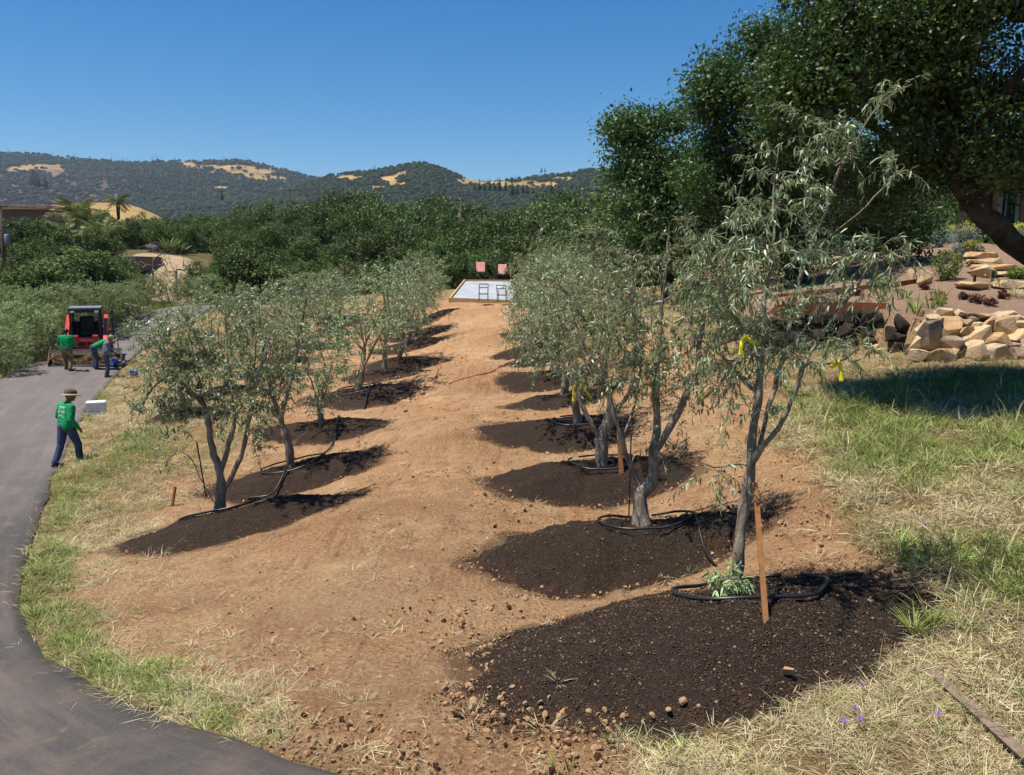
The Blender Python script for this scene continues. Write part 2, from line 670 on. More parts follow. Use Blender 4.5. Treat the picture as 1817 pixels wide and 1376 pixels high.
def zg(x, y):
    """ground with the mounds on it"""
    x, y = np.atleast_1d(np.asarray(x, float)), np.atleast_1d(np.asarray(y, float))
    h = np.zeros(x.shape)
    for m in MOUNDS:
        near = (abs(x - m['x']) < 3) & (abs(y - m['y']) < 3)
        if near.any():
            h[near] = np.maximum(h[near], mound_z(m, x[near], y[near]))
    return zt(x, y) + h


def zg1(x, y):
    return float(zg(x, y)[0])


# ---- zones: bare worked soil, the grass banks
SOIL = Gs([(700, 1376), (560, 1335), (430, 1262), (285, 1205), (205, 1110), (175, 1015), (235, 930), (330, 850), (425, 795), (475, 735), (440, 700), (420, 668), (455, 640), (500, 608), (560, 570), (650, 548), (790, 535), (905, 533),
           (1060, 560), (1190, 590), (1290, 640), (1360, 690), (1395, 745), (1420, 800), (1450, 860), (1500, 930), (1560, 1000), (1630, 1050), (1610, 1120), (1500, 1190), (1300, 1250), (1120, 1300), (980, 1376)])
GREEN_A = Gs([(1430, 720), (1817, 655), (2100, 700), (2100, 1060), (1817, 1080), (1660, 1000), (1560, 900), (1490, 820), (1440, 760)])
GREEN_B = [Gs([(180, 1230), (300, 1130), (430, 1170), (400, 1300), (560, 1376), (430, 1330)]), Gs([(40, 1090), (70, 960), (110, 850), (150, 850), (120, 960), (100, 1100)]),
           Gs([(140, 840), (230, 770), (330, 760), (300, 810), (170, 860)]), Gs([(30, 1080), (140, 1080), (260, 1180), (200, 1240), (90, 1170)])]


def zones(x, y):
    n1 = fbm(x, y, 1.4, 3, 4)
    n2 = fbm(x, y, 0.5, 8, 3)
    soil = sstep(-0.35, 0.25, sdist(SOIL, x, y) + 0.55 * n1 + 0.25 * n2)
    soil = np.maximum(soil, garden_w(x, y))
    g = sstep(-0.5, 0.6, sdist(GREEN_A, x, y) + 0.9 * n1) * sstep(-0.25, 0.25, n1 + 0.2 + 0.3 * n2)
    for q in GREEN_B:
        g = np.maximum(g, sstep(-0.35, 0.3, sdist(q, x, y) + 0.5 * n1 + 0.2 * n2))
    g = np.maximum(g, 0.4 * sstep(0.05, 0.4, fbm(x, y, 1.6, 31, 3) - 0.15))
    road = in_poly(ROAD, x, y)
    g = np.where(soil > 0.5, g * 0.12, g)
    return soil, g, road


# ---- ground sheet
def axis(lo, hi, step, a, b, grow):
    mid = np.arange(a, b, step)
    r, s, v = [], step, b
    while v < hi:
        r.append(v); s *= grow; v += s
    l, s, v = [], step, a
    while v > lo:
        s *= grow; v -= s; l.append(v)
    return np.array(l[::-1] + list(mid) + r + [hi])


gx = axis(-4200, 4200, 0.09, -10.5, 6.5, 1.045)
gy = axis(-60, 4200, 0.08, 3.6, 10.0, 1.012)
gy = gy[(gy < 90)]
gy = np.concatenate([gy, np.geomspace(92, 4200, 60)])
XX, YY = np.meshgrid(gx, gy)
nx, ny = len(gx), len(gy)
xf, yf = XX.ravel(), YY.ravel()
ZZ = zt(xf, yf)
soil, green, road = zones(xf, yf)
ds = np.hypot(xf, yf)
near_w = sstep(60, 25, ds)
rough = 0.036 * fbm(xf, yf, 0.9, 40, 4) + 0.026 * np.abs(fbm(xf, yf, 0.22, 41, 3)) * 2
lump = np.clip(fbm(xf, yf, 0.19, 43, 2) - 0.15, 0, 1) * 0.075 * sstep(-.1, .4, fbm(xf, yf, 1.6, 44, 2))
ruts = 0.022 * np.sin((xf * 0.93 + yf * 0.38) * 9 + 3 * fbm(xf, yf, 1.1, 61, 2)) * sstep(0.15, 0.45, fbm(xf, yf, 2.4, 62, 2))
rd = poly_dist(ROAD, xf, yf)
offroad = np.where(road, 0, sstep(0, 0.7, rd))
ZZ = ZZ + near_w * offroad * ((rough * (0.6 + 0.6 * soil)) + lump * soil + ruts * soil) + (1 - garden_w(xf, yf)) * 0.12 * fbm(xf, yf, 4.5, 71, 2) * near_w * offroad * 0.5
inmound = np.zeros(len(xf))
for m in MOUNDS:
    inmound = np.maximum(inmound, sstep(1.0, 0.75, mound_r(m, xf, yf)))
ZZ = ZZ - 0.10 * inmound
ZZ = np.where(road, zt(xf, yf) - 0.10 * sstep(0, 0.25, rd), ZZ)
# bank drops a little to the asphalt
idx = np.arange(nx * ny).reshape(ny, nx)
quads = np.stack([idx[:-1, :-1].ravel(), idx[:-1, 1:].ravel(), idx[1:, 1:].ravel(), idx[1:, :-1].ravel()], 1)

spill = np.zeros(len(xf))
for m in MOUNDS:
    q_ = mound_r(m, xf, yf)
    spill = np.maximum(spill, sstep(1.2, .98, q_ + .10 * fbm(xf, yf, .5, 101, 3)))
worked = np.zeros(len(xf))
for wpx, wpy, wa, wb in [(640, 1060, 1.3, .5), (560, 1100, .9, .5), (760, 985, .8, .35), (1000, 980, .9, .3), (700, 905, 1.2, .4), (330, 1080, .9, .4), (1440, 890, .8, .5), (840, 775, 1.5, .5), (700, 760, 1.2, .6), (860, 690, 1.6, .8), (600, 1250, .8, .4), (470, 960, 1.0, .3)]:
    c_ = G(wpx, wpy)
    worked = np.maximum(worked, sstep(1.25, .4, np.hypot((xf - c_[0]) / wa, (yf - c_[1]) / wb) + .5 * fbm(xf, yf, .7, 111, 3)))
t = NT('ground_soil_and_grass')
co = t.coord('Object')
n_big = t.noise(0.55, 4, 0.6, co)
n_mid = t.noise(3.2, 6, 0.65, co)
n_fine = t.noise(26, 6, 0.7, co)
n_grit = t.noise(120, 3, 0.7, co)
soil_c = t.ramp(n_mid, [(0.28, srgb(122, 86, 64, 0.92)), (0.5, srgb(170, 126, 94, 0.92)), (0.72, srgb(196, 156, 120, 0.95))])
soil_c = t.mix(t.sramp(n_big, 0.42, 0.66), soil_c, t.ramp(n_fine, [(0.3, srgb(134, 90, 64, 0.92)), (0.7, srgb(184, 136, 100, 0.92))]))
soil_c = t.mix(t.sramp(n_fine, 0.42, 0.66, 0.0, 0.65), soil_c, srgb(206, 172, 136, 0.95))
soil_c = t.mix(t.sramp(n_grit, 0.56, 0.36, 0.0, 0.22), soil_c, srgb(112, 74, 54, 0.92))
damp = t.math('MULTIPLY', t.sramp(t.noise(0.9, 5, 0.7, co), 0.55, 00.92), t.sramp(n_fine, 0.35, 0.6))
soil_c = t.mix(t.math('MULTIPLY', damp, 0.6), soil_c, srgb(96, 62, 46, 0.95))
trk = t.n('Mapping'); trk.inputs['Scale'].default_value = (7.0, 0.7, 1.0); trk.inputs['Rotation'].default_value = (0, 0, R(-62)); t.l(co, trk.inputs[0])
n_trk = t.noise(1.0, 5, 0.7, trk.outputs[0])
soil_c = t.mix(t.math('MULTIPLY', t.sramp(n_trk, 0.52, 0.64), t.sramp(n_big, 0.40, 0.55, 0, .5)), soil_c, srgb(118, 74, 54, 0.92))
soil_c = t.mix(t.math('MULTIPLY', t.attr('worked'), t.sramp(n_mid, 0.38, 0.6, 0, .5)), soil_c, srgb(112, 70, 50, 0.92))
soil_c = t.mix(t.sramp(t.math('ADD', t.attr('spill'), t.sramp(n_fine, 0.3, 0.7, -.4, .4)), 0.35, 0.75, 0, .75), soil_c, srgb(72, 52, 40, 0.8))
soil_c = t.mix(t.sramp(t.noise(.42, 4, .6, co), .48, .66, 0, .35), soil_c, t.ramp(n_fine, [(.35, srgb(178, 142, 108, .9)), (.65, srgb(216, 184, 148, .9))]))
hs2 = t.n('HueSaturation'); hs2.inputs['Hue'].default_value = .507; hs2.inputs['Saturation'].default_value = 1.03; hs2.inputs['Value'].default_value = 1.16; t.l(soil_c, hs2.inputs['Color']); soil_c = hs2.outputs[0]
dry_c = t.ramp(n_fine, [(0.25, srgb(128, 102, 70, .7)), (0.5, srgb(186, 156, 108, .72)), (0.8, srgb(218, 194, 146, .74))])
dry_c = t.mix(t.sramp(n_mid, 0.35, 0.65), dry_c, t.ramp(n_grit, [(0.3, srgb(128, 100, 62, .7)), (0.7, srgb(200, 168, 112, .76))]))
grn_c = t.ramp(n_fine, [(0.3, srgb(70, 80, 38, .7)), (0.7, srgb(136, 138, 70, .75))])
veg = t.mix(t.math('MULTIPLY', t.attr('green'), 0.55), dry_c, grn_c)
col = t.mix(t.attr('soil'), veg, soil_c)
gard = t.ramp(n_fine, [(0.3, srgb(150, 118, 96, .74)), (0.7, srgb(206, 174, 146, .76))])
col = t.mix(t.attr('garden'), col, gard)
farc = t.ramp(t.noise(0.05, 5, 0.6, co), [(0.35, srgb(78, 76, 48, .7)), (0.6, srgb(122, 110, 74, .7))])
col = t.mix(t.attr('far'), col, farc)
t.base(col, 0.95, 0.1)
vor = t.n('TexVoronoi', feature='SMOOTH_F1')
vor.inputs['Scale'].default_value = 16
t.l(co, vor.inputs['Vector'])
hsum = t.math('ADD', t.math('ADD', n_fine, t.math('MULTIPLY', n_grit, 0.5)), t.math('MULTIPLY', vor.outputs['Distance'], -0.7))
t.bump(hsum, 1.0, 0.06)
M_GROUND = t.m
me = mesh_np('ground', np.stack([xf, yf, ZZ], 1), quads, M_GROUND, True,
             attrs=dict(soil=soil, green=green, garden=garden_w(xf, yf) * sstep(45, 36, yf) * sstep(24, 20, xf), far=sstep(50, 62, ds), worked=worked, spill=spill))
obj('ground', me, kind='structure')

# ---- road sheet with a thin broken edge
m_ = 18
rows = []
wob = 0.05 * fbm(np.arange(len(EDGE_R)) * 0.22, np.zeros(len(EDGE_R)), 0.8, 90, 3)
for k in range(m_ + 1):
    q = k / m_
    e = EDGE_R + nl * (ROAD_W * q) + (nl * wob[:, None] if k == 0 else 0)
    z = zt(e[:, 0], e[:, 1]) + 0.035 + 0.03 * math.sin(math.pi * q)
    rows.append(np.stack([e[:, 0], e[:, 1], z], 1))
rows = [rows[0] + np.array([0, 0, -0.14])] + rows + [rows[-1] + np.array([0, 0, -0.14])]
A = np.stack(rows, 1)
n0, n1 = A.shape[:2]
ix = np.arange(n0 * n1).reshape(n0, n1)
rq = np.stack([ix[:-1, :-1].ravel(), ix[1:, :-1].ravel(), ix[1:, 1:].ravel(), ix[:-1, 1:].ravel()], 1)[:, ::-1]
across = np.tile(np.concatenate([[0], np.linspace(0, 1, m_ + 1), [1]]), n0)
along = np.repeat(np.arange(n0) * 0.22, n1)
t = NT('weathered_asphalt')
co = t.coord()
uv = t.n('CombineXYZ')
t.l(t.math('MULTIPLY', t.attr('across'), 9.0), uv.inputs[0])
t.l(t.math('MULTIPLY', t.attr('along'), 0.22), uv.inputs[1])
streak = t.noise(1.0, 5, 0.65, uv.outputs[0])
blot = t.noise(0.7, 6, 0.7, co)
grit = t.noise(46, 6, 0.85, co)
c = t.ramp(grit, [(0.3, (0.046, 0.041, 0.037)), (0.55, (0.092, 0.081, 0.073)), (0.8, (0.18, 0.158, 0.14))])
c = t.mix(t.sramp(streak, 0.46, 0.68, 0, 0.6), c, srgb(150, 134, 124, .7))
c = t.mix(t.sramp(blot, 0.50, 0.66, 0, 0.4), c, srgb(156, 130, 112, .66))
c = t.mix(t.sramp(t.noise(2.6, 5, 0.7, co), 0.6, 0.7, 0, 0.5), c, srgb(172, 138, 110, .7))
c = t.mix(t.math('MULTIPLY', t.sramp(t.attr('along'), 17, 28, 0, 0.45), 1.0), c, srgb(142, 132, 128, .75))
t.base(c, 0.85, 0.25)
t.bump(grit, 0.8, 0.02)
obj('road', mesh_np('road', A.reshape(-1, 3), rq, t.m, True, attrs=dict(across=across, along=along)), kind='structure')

# ---- mulch mounds, each a heap of its own
def mulch_mat(name, dark, brown, soilc):
    t = NT(name)
    co = t.coord()
    f = t.noise(60, 5, 0.75, co)
    v = t.n('TexVoronoi', feature='F1')
    v.inputs['Scale'].default_value = 95
    v.inputs['Randomness'].default_value = 1.0
    t.l(co, v.inputs['Vector'])
    c = t.ramp(f, [(0.32, dark), (0.6, brown), (0.8, tuple(k * 1.7 for k in brown))])
    chip = t.math('GREATER_THAN', t.n('SeparateColor').outputs[0], 0.985)
    sc = chip.node.inputs[0].links
    sep = [n for n in t.t.nodes if n.bl_idname == 'ShaderNodeSeparateColor'][-1]
    t.l(v.outputs['Color'], sep.inputs[0])
    c = t.mix(t.math('MULTIPLY', chip, 0.32), c, srgb(190, 160, 118, .7))
    rim = t.math('ADD', t.attr('rim'), t.sramp(t.noise(7, 5, 0.7, co), 0.3, 0.7, -0.22, 0.22))
    c = t.mix(t.sramp(rim, 0.90, 1.15), c, soilc)
    t.base(c, 0.95, 0.12)
    t.bump(t.math('ADD', f, t.math('MULTIPLY', v.outputs['Distance'], -0.8)), 1.0, 0.03)
    return t.m


M_MULCH = mulch_mat('dark_bark_mulch', (0.022, 0.015, 0.011), (0.070, 0.047, 0.033), srgb(120, 84, 62, .66))
M_MULCH_L = mulch_mat('mulch_mixed_with_soil', (0.024, 0.016, 0.012), (0.082, 0.053, 0.037), srgb(132, 92, 68, .66))
ORD = ['nearest', 'second', 'third', 'fourth', 'fifth', 'sixth', 'seventh', 'eighth', 'ninth']
ROWN = {'R': 'right row', 'L': 'middle row left of the bare track', 'M': 'row beside the road'}
for m in MOUNDS:
    near = m['i'] < 3
    na, nr = (150, 46) if near and m['row'] != 'M' else (72, 20)
    a = np.linspace(0, 2 * np.pi, na, endpoint=False)
    rr = np.concatenate([[0], np.linspace(0.03, 1.0, nr - 1), [1.12]])
    s = m['i'] * 7 + ord(m['row'])
    k = 1 + 0.10 * np.sin(a * 2 + s) + 0.06 * np.sin(a * 3 + 2 * s) + 0.035 * np.sin(a * 7 + s * 3) + 0.025 * np.sin(a * 13 + s)
    rg = rr[:, None]
    x = m['x'] + m['rx'] * rg * (k * np.cos(a))[None]
    y = m['y'] + m['ry'] * rg * (k * np.sin(a))[None]
    z = zt(x, y) + mound_z(m, x, y)
    z = z + (0.05 * fbm(x, y, 0.5, 5, 4) + 0.03 * fbm(x, y, 0.09, 6, 3)) * np.clip((1.05 - rg) * 8, 0, 1)
    # trough inside the watering ring
    tr = np.hypot(x - m['tree'][0], y - m['tree'][1])
    z = z - 0.035 * sstep(0.62, 0.45, tr) * (1 if near else 0.5)
    z[-1] -= 0.12
    V = np.stack([x.ravel() - m['x'], y.ravel() - m['y'], z.ravel() - zt(m['x'], m['y'])], 1)
    ix = np.arange(len(rr) * na).reshape(len(rr), na)
    F_ = np.stack([ix[:-1].ravel(), ix[1:].ravel(), np.roll(ix[1:], -1, 1).ravel(), np.roll(ix[:-1], -1, 1).ravel()], 1)
    me = mesh_np('mulch_mound', V, F_, M_MULCH if m['row'] == 'R' else M_MULCH_L, True, attrs=dict(rim=np.repeat(rr, na)))
    obj('mulch_mound', me, loc=(m['x'], m['y'], z1(m['x'], m['y'])),
        label='%s mulch mound from the camera in the %s' % (ORD[m['i']], ROWN[m['row']]), cat='mulch mound',
        group='mulch mounds under the olives')

# ------------------------------------------------------------------ trees: wood and leaves
def norm(v):
    return v / (np.linalg.norm(v, axis=-1, keepdims=True) + 1e-9)


def leaf_cards(pos, dirs, ups, L, W, bend=0.15, fine=False, tint=None, r=None):
    """many small leaf blades; returns V, [faces], tint"""
    d = norm(dirs)
    side = norm(np.cross(d, ups))
    n = np.cross(side, d)
    L, W = L[:, None], W[:, None]
    N = len(pos)
    if fine:
        b = bend
        c1 = pos + d * L * .33 + n * L * .02
        c2 = pos + d * L * .70 - n * L * b * .5
        tip = pos + d * L * .97 - n * L * b * 1.2
        V = np.stack([pos, c1 + side * W * .46, c1 - side * W * .46, c2 + side * W * .42, c2 - side * W * .42, tip], 1).reshape(-1, 3)
        o = np.arange(N)[:, None] * 6
        F3 = np.concatenate([o + np.array([[0, 2, 1]]), o + np.array([[3, 4, 5]])])
        F4 = o + np.array([[1, 2, 4, 3]])
        k = 6
        Fs = [F3, F4]
    else:
        mid = pos + d * L * .5 + n * L * bend * .5
        V = np.stack([pos, mid + side * W * .5, pos + d * L, mid - side * W * .5], 1).reshape(-1, 3)
        o = np.arange(N)[:, None] * 4
        Fs = [np.concatenate([o + np.array([[0, 3, 1]]), o + np.array([[1, 3, 2]])])]
        k = 4
    return V, Fs, np.repeat(tint, k)


class Wood:
    """skeleton of nodes; limbs are laid by hand or drawn towards points in the crown"""
    def __init__(self):
        self.p, self.par, self.chains = [], [], []

    def nearest(self, q, lift=0.0, lo=0):
        a = np.array(self.p)
        v = q - a
        d = np.linalg.norm(v, axis=1) + lift * np.clip(a[:, 2] - q[2], 0, None)
        d[:lo] += 5
        return int(np.argmin(d))

    def limb(self, pts, step=0.12, wig=0.0, r=rng, root=None):
        pts = np.asarray(pts, float)
        q = smooth_line(pts, step) if len(pts) > 2 else np.linspace(pts[0], pts[1], max(2, int(np.linalg.norm(pts[1] - pts[0]) / step)))
        if wig:
            w = np.cumsum(r.normal(0, wig, q.shape), 0)
            w -= np.linspace(0, 1, len(w))[:, None] * w[-1]
            q = q + w
        if not self.p:
            ch = []
            par = -1
        else:
            par = self.nearest(q[0]) if root is None else root
            ch = [par]
            q = q[1:]
        for x in q:
            self.p.append(x)
            self.par.append(par)
            par = len(self.p) - 1
            ch.append(par)
        self.chains.append(ch)
        return ch

    def reach(self, targets, step=0.14, up=0.25, wig=0.012, r=rng, lo=0, lift=0.6):
        tips = []
        left = [np.asarray(q, float) for q in targets]
        a = np.array(self.p)
        order = np.argsort([np.min(np.linalg.norm(a - q, axis=1)) for q in left])
        for k in order:
            q = left[k]
            j = self.nearest(q, lift, lo)
            b = self.p[j]
            dvec = q - b
            D = np.linalg.norm(dvec)
            pj = self.par[j]
            t0 = norm(b - self.p[pj]) if pj >= 0 else np.array([0, 0, 1.])
            c = b + t0 * D * 0.35 + np.array([0, 0, D * up * 0.5])
            n = max(3, int(D / step) + 1)
            t = np.linspace(0, 1, n)[1:, None]
            w = (1 - t) ** 2 * b + 2 * t * (1 - t) * c + t ** 2 * q
            w = w + r.normal(0, wig, w.shape) * np.sin(np.pi * t * 0.9)
            par, ch = j, [j]
            for x in w:
                self.p.append(x)
                self.par.append(par)
                par = len(self.p) - 1
                ch.append(par)
            self.chains.append(ch)
            tips.append(ch)
        return tips

    def mesh(self, name, mat, r_tip=0.004, r_base=0.09, expo=2.2, thick=6, thin=3, flare=0.0, minr=0.0, rmax=None):
        n = len(self.p)
        acc = np.zeros(n)
        kids = np.zeros(n, int)
        for i in range(n - 1, -1, -1):
            if kids[i] == 0: acc[i] = r_tip ** expo
            if self.par[i] >= 0:
                acc[self.par[i]] += acc[i]
                kids[self.par[i]] += 1
        rad = acc ** (1 / expo)
        k = math.log(r_base / r_tip) / max(0.05, math.log(rad[0] / r_tip))
        if rad[0] <= r_tip * 1.01: rad, k = np.linspace(r_base, r_tip, n), 1.0
        rad = r_tip * (rad / r_tip) ** k
        self.rad = rad
        p = np.array(self.p)
        V, F4 = [], []
        off = 0
        for ch in self.chains:
            q = p[ch]
            rr = rad[ch].copy()
            if len(ch) > 1 and ch[0] != 0: rr[0] = min(rr[0], rr[1] * 1.15)
            if rr.max() < minr: continue
            if ch[0] == 0 and flare:
                hgt = q[:, 2] - q[0, 2]
                rr = rr * (1 + flare * np.exp(-hgt / 0.10))
            s = thick if rr.max() > r_base * 0.3 else (4 if rr.max() > r_base * .12 else thin)
            tan = norm(np.gradient(q, axis=0)) if len(q) > 2 else norm(np.repeat((q[-1:] - q[:1]), len(q), 0))
            u = norm(np.cross(tan, np.array([0.31, 0.17, 0.2]) + (np.abs(tan[:, :1]) > 0.9) * np.array([0, 0.9, 0])))
            w = np.cross(tan, u)
            if s > 5:
                jt = np.random.default_rng(len(ch) + ch[-1])
                kn_ = np.convolve(jt.normal(0, 1, len(rr) + 4), [.2, .6, .2], 'same')[2:-2]
                rr = rr * (1 + .13 * kn_)
            a = np.linspace(0, 2 * np.pi, s, endpoint=False)
            irr = 1 + (0.10 * np.sin(a * 2 + 1.3) + 0.07 * np.sin(3 * a)) * (s > 5)
            ring = q[:, None] + rr[:, None, None] * irr[None, :, None] * (u[:, None] * np.cos(a)[None, :, None] + w[:, None] * np.sin(a)[None, :, None])
            V.append(ring.reshape(-1, 3))
            ix = off + np.arange(len(q) * s).reshape(len(q), s)
            F4.append(np.stack([ix[:-1].ravel(), np.roll(ix[:-1], -1, 1).ravel(), np.roll(ix[1:], -1, 1).ravel(), ix[1:].ravel()], 1))
            off += len(q) * s
        return mesh_np(name, np.concatenate(V), [np.concatenate(F4)], mat, True)


def bark(name, a, b, c, scale=9.0, spec=0.15):
    t = NT(name)
    co = t.coord()
    mp = t.n('Mapping')
    mp.inputs['Scale'].default_value = (1, 1, 0.25)
    t.l(co, mp.inputs[0])
    f = t.noise(scale * 2.2, 6, 0.7, mp.outputs[0])
    g = t.noise(scale * .5, 3, 0.6, co)
    col = t.ramp(f, [(0.3, a), (0.55, b), (0.78, c)])
    col = t.mix(t.sramp(g, 0.45, 0.7, 0, 0.6), col, c)
    t.base(col, 0.9, spec)
    t.bump(f, 1.0, 0.035)
    return t.m


M_OBARK = bark('olive_bark', (0.100, 0.075, 0.050), (0.25, 0.195, 0.14), (0.47, 0.40, 0.31))
M_KBARK = bark('oak_bark', (0.010, 0.009, 0.007), (0.035, 0.029, 0.023), (0.10, 0.085, 0.07), 5.0)
M_OLIVE = leafmat('olive_leaf', (0.070, 0.100, 0.036), (0.195, 0.25, 0.105), (0.54, 0.58, 0.37), 0.28, 0.40, 0.45, (0.27, 0.34, 0.11), (.85, 1.15))
M_OAK = leafmat('live_oak_leaf', (0.020, 0.042, 0.010), (0.066, 0.118, 0.027), (0.19, 0.27, 0.08), 0.22, 0.48, 0.35, (0.10, 0.20, 0.02), (.82, 1.05))
M_OAKW = leafmat('oak_wood_leaf', (0.030, 0.050, 0.013), (0.085, 0.128, 0.032), (0.19, 0.24, 0.065), 0.22, 0.55, 0.25, (0.14, 0.20, 0.035))
M_WILLOW = leafmat('grey_shrub_leaf', (0.09, 0.13, 0.05), (0.21, 0.27, 0.10), (0.42, 0.46, 0.25), 0.28, 0.55, 0.2, (0.22, 0.30, 0.08))


def ellipsoid_pts(c, rad, n, r, shell=0.0):
    v = norm(r.normal(size=(n, 3)))
    u = r.random(n) ** (1 / 3)
    if shell: u = shell + (1 - shell) * u
    return np.asarray(c) + v * u[:, None] * np.asarray(rad)


def olive_leaves(wood, tips, r, shoots=2, per=20, L=(0.07, 0.105), W=0.17, slen=(0.22, 0.48), droop=0.55, fine=False, alongfrac=0.5, centre=None):
    """leafy hanging shoots on the outer part of each twig"""
    V0, D0, U0 = [], [], []
    p = np.array(wood.p)
    shootlines = []
    for ch in tips:
        q = p[ch]
        for _ in range(shoots + (r.random() < .4)):
            s = 1 - alongfrac * r.random() ** 1.3
            k = s * (len(q) - 1)
            i = min(int(k), len(q) - 2)
            a = q[i] + (q[i + 1] - q[i]) * (k - i)
            tdir = norm(q[min(i + 1, len(q) - 1)] - q[max(i - 1, 0)])
            out = norm(tdir * 0.9 + r.normal(0, 0.55, 3) + np.array([0, 0, 0.35]))
            ln = r.uniform(*slen)
            t = np.linspace(0, 1, 7)[:, None]
            line = a + out * t * ln + np.array([0, 0, -1.0]) * (t ** 2) * ln * droop * r.uniform(0.4, 1.5)
            shootlines.append(line)
            m = max(4, int(per * ln / np.mean(slen) * r.uniform(.7, 1.25)))
            tt = np.sort(r.random(m) ** 0.8) * 6
            j = np.minimum(tt.astype(int), 5)
            base = line[j] + (line[j + 1] - line[j]) * (tt - j)[:, None]
            tan = norm(line[j + 1] - line[j])
            ang = norm(r.normal(0, 1, (m, 3)))
            dd = norm(tan * 0.65 + ang * 0.75 + np.array([0, 0, -0.55 * droop]))
            V0.append(base)
            D0.append(dd)
            U0.append(norm(r.normal(0, .5, (m, 3)) + np.array([0, 0, 1.0])))
    pos, dr, up = np.concatenate(V0), np.concatenate(D0), np.concatenate(U0)
    n = len(pos)
    L_ = r.uniform(L[0], L[1], n)
    tint = np.clip(r.normal(0.42, 0.22, n) + (r.random(n) < 0.2) * 0.4, 0, 1)
    return leaf_cards(pos, dr, up, L_, L_ * W * r.uniform(.8, 1.25, n), 0.3, fine, tint) + (shootlines,)


def twig_mesh(lines, r0=0.0028):
    V, F4, off = [], [], 0
    for q in lines:
        s = 3
        tan = norm(np.gradient(q, axis=0))
        u = norm(np.cross(tan, np.array([0.31, 0.67, 0.2])))
        w = np.cross(tan, u)
        a = np.linspace(0, 2 * np.pi, s, endpoint=False)
        rr = np.linspace(r0, r0 * .5, len(q))
        ring = q[:, None] + rr[:, None, None] * (u[:, None] * np.cos(a)[None, :, None] + w[:, None] * np.sin(a)[None, :, None])
        V.append(ring.reshape(-1, 3))
        ix = off + np.arange(len(q) * s).reshape(len(q), s)
        F4.append(np.stack([ix[:-1].ravel(), np.roll(ix[:-1], -1, 1).ravel(), np.roll(ix[1:], -1, 1).ravel(), ix[1:].ravel()], 1))
        off += len(q) * s
    return np.concatenate(V), np.concatenate(F4)


def olive_tree(base, wood, tips, r, label, r_base, r_tip=0.0035, rz=0.0, group='young transplanted olive trees', flare=0.5, **kw):
    V, Fs, tint, lines = olive_leaves(wood, tips, r, **kw)
    tm = wood.mesh('trunk', M_OBARK, r_tip, r_base, 2.1, 9, 3, flare)
    tv, tf = twig_mesh(lines)
    e = empty('olive_tree', base, rz, label, 'olive tree', group)
    obj('trunk', tm, e)
    obj('twigs', mesh_np('twigs', tv, tf, M_OBARK, True), e, kind='stuff')
    obj('crown', mesh_np('crown', V, Fs, M_OLIVE, False, tint), e)
    return e


def px_limbs(base, d, specs):
    """limbs given as photograph pixels with a depth offset, local to the base"""
    return [np.array([P(a, b, d + dd) - base for a, b, dd in s]) for s in specs]


def px_cloud(base, d, clouds, r, shell=0.0):
    out = []
    for (a, b, rx, ry, n, dd, rd) in clouds:
        c = P(a, b, d + dd) - base
        k = (d + dd) / FPX
        out.append(ellipsoid_pts(c, (rx * k, rd, ry * k), n, r, shell))
    return np.concatenate(out)


def tree_base(m):
    x, y = m['tree']
    return np.array([x, y, zg1(x, y) - 0.05])


ROWS = {k: [m for m in MOUNDS if m['row'] == k] for k in 'RLM'}

# nearest olive, right row
r = np.random.default_rng(21)
m = ROWS['R'][0]; b = tree_base(m); d = m['tree'][1]
w = Wood()
L = px_limbs(b, d, [
    [(1305, 1052, 0), (1312, 960, 0), (1322, 890, .02), (1327, 830, .03), (1330, 790, .03), (1338, 700, .05), (1347, 610, .1), (1352, 520, .1), (1368, 430, .1), (1372, 340, .15), (1382, 262, .2)],
    [(1326, 850, .03), (1346, 800, -.05), (1385, 750, -.15), (1408, 700, -.2), (1427, 640, -.25), (1470, 645, -.35), (1510, 628, -.4), (1545, 590, -.5)],
    [(1346, 800, -.05), (1352, 760, .15), (1385, 640, .3), (1410, 540, .4), (1436, 450, .45), (1470, 365, .45), (1490, 295, .4), (1535, 218, .3), (1575, 175, .25), (1618, 150, .2)],
    [(1345, 640, .05), (1300, 560, -.2), (1268, 480, -.3), (1240, 420, -.35), (1216, 372, -.4)],
    [(1338, 700, .05), (1285, 640, .25), (1240, 600, .4), (1212, 560, .5)],
    [(1436, 450, .45), (1490, 400, .2), (1540, 360, 0), (1605, 297, -.1)],
    [(1328, 828, .02), (1300, 826, -.1), (1268, 832, -.2), (1238, 818, -.3)],
    [(1425, 645, -.25), (1460, 590, -.1), (1510, 520, 0), (1560, 455, 0), (1600, 470, -.1)],
    [(1352, 520, .1), (1320, 420, .2), (1312, 350, .3), (1325, 290, .3)],
    [(1385, 640, .3), (1440, 560, .7), (1480, 480, .8)]])
for q in L: w.limb(q, .09, 0.006, r)
pts = px_cloud(b, d, [(1335, 480, 120, 95, 40, 0, .75), (1262, 500, 65, 95, 20, -.2, .4), (1455, 480, 110, 75, 30, .1, .6), (1300, 610, 95, 65, 22, .2, .5),
                      (1390, 610, 100, 60, 20, 0, .6), (1385, 330, 85, 75, 20, .15, .4), (1480, 290, 55, 80, 9, .4, .2), (1545, 470, 60, 50, 10, -.05, .3), (1440, 220, 30, 40, 3, .3, .15),
                      (1345, 690, 90, 45, 8, -.1, .4), (1260, 835, 25, 12, 3, -.25, .1), (1580, 165, 30, 12, 3, .25, .1), (1590, 305, 20, 15, 3, -.1, .1), (1500, 620, 45, 30, 6, -.4, .15)], r)
tips = w.reach(pts, .09, .3, .008, r, lo=14)
p_ = [c for c in w.chains[5:6] + w.chains[2:3] + w.chains[7:8]]
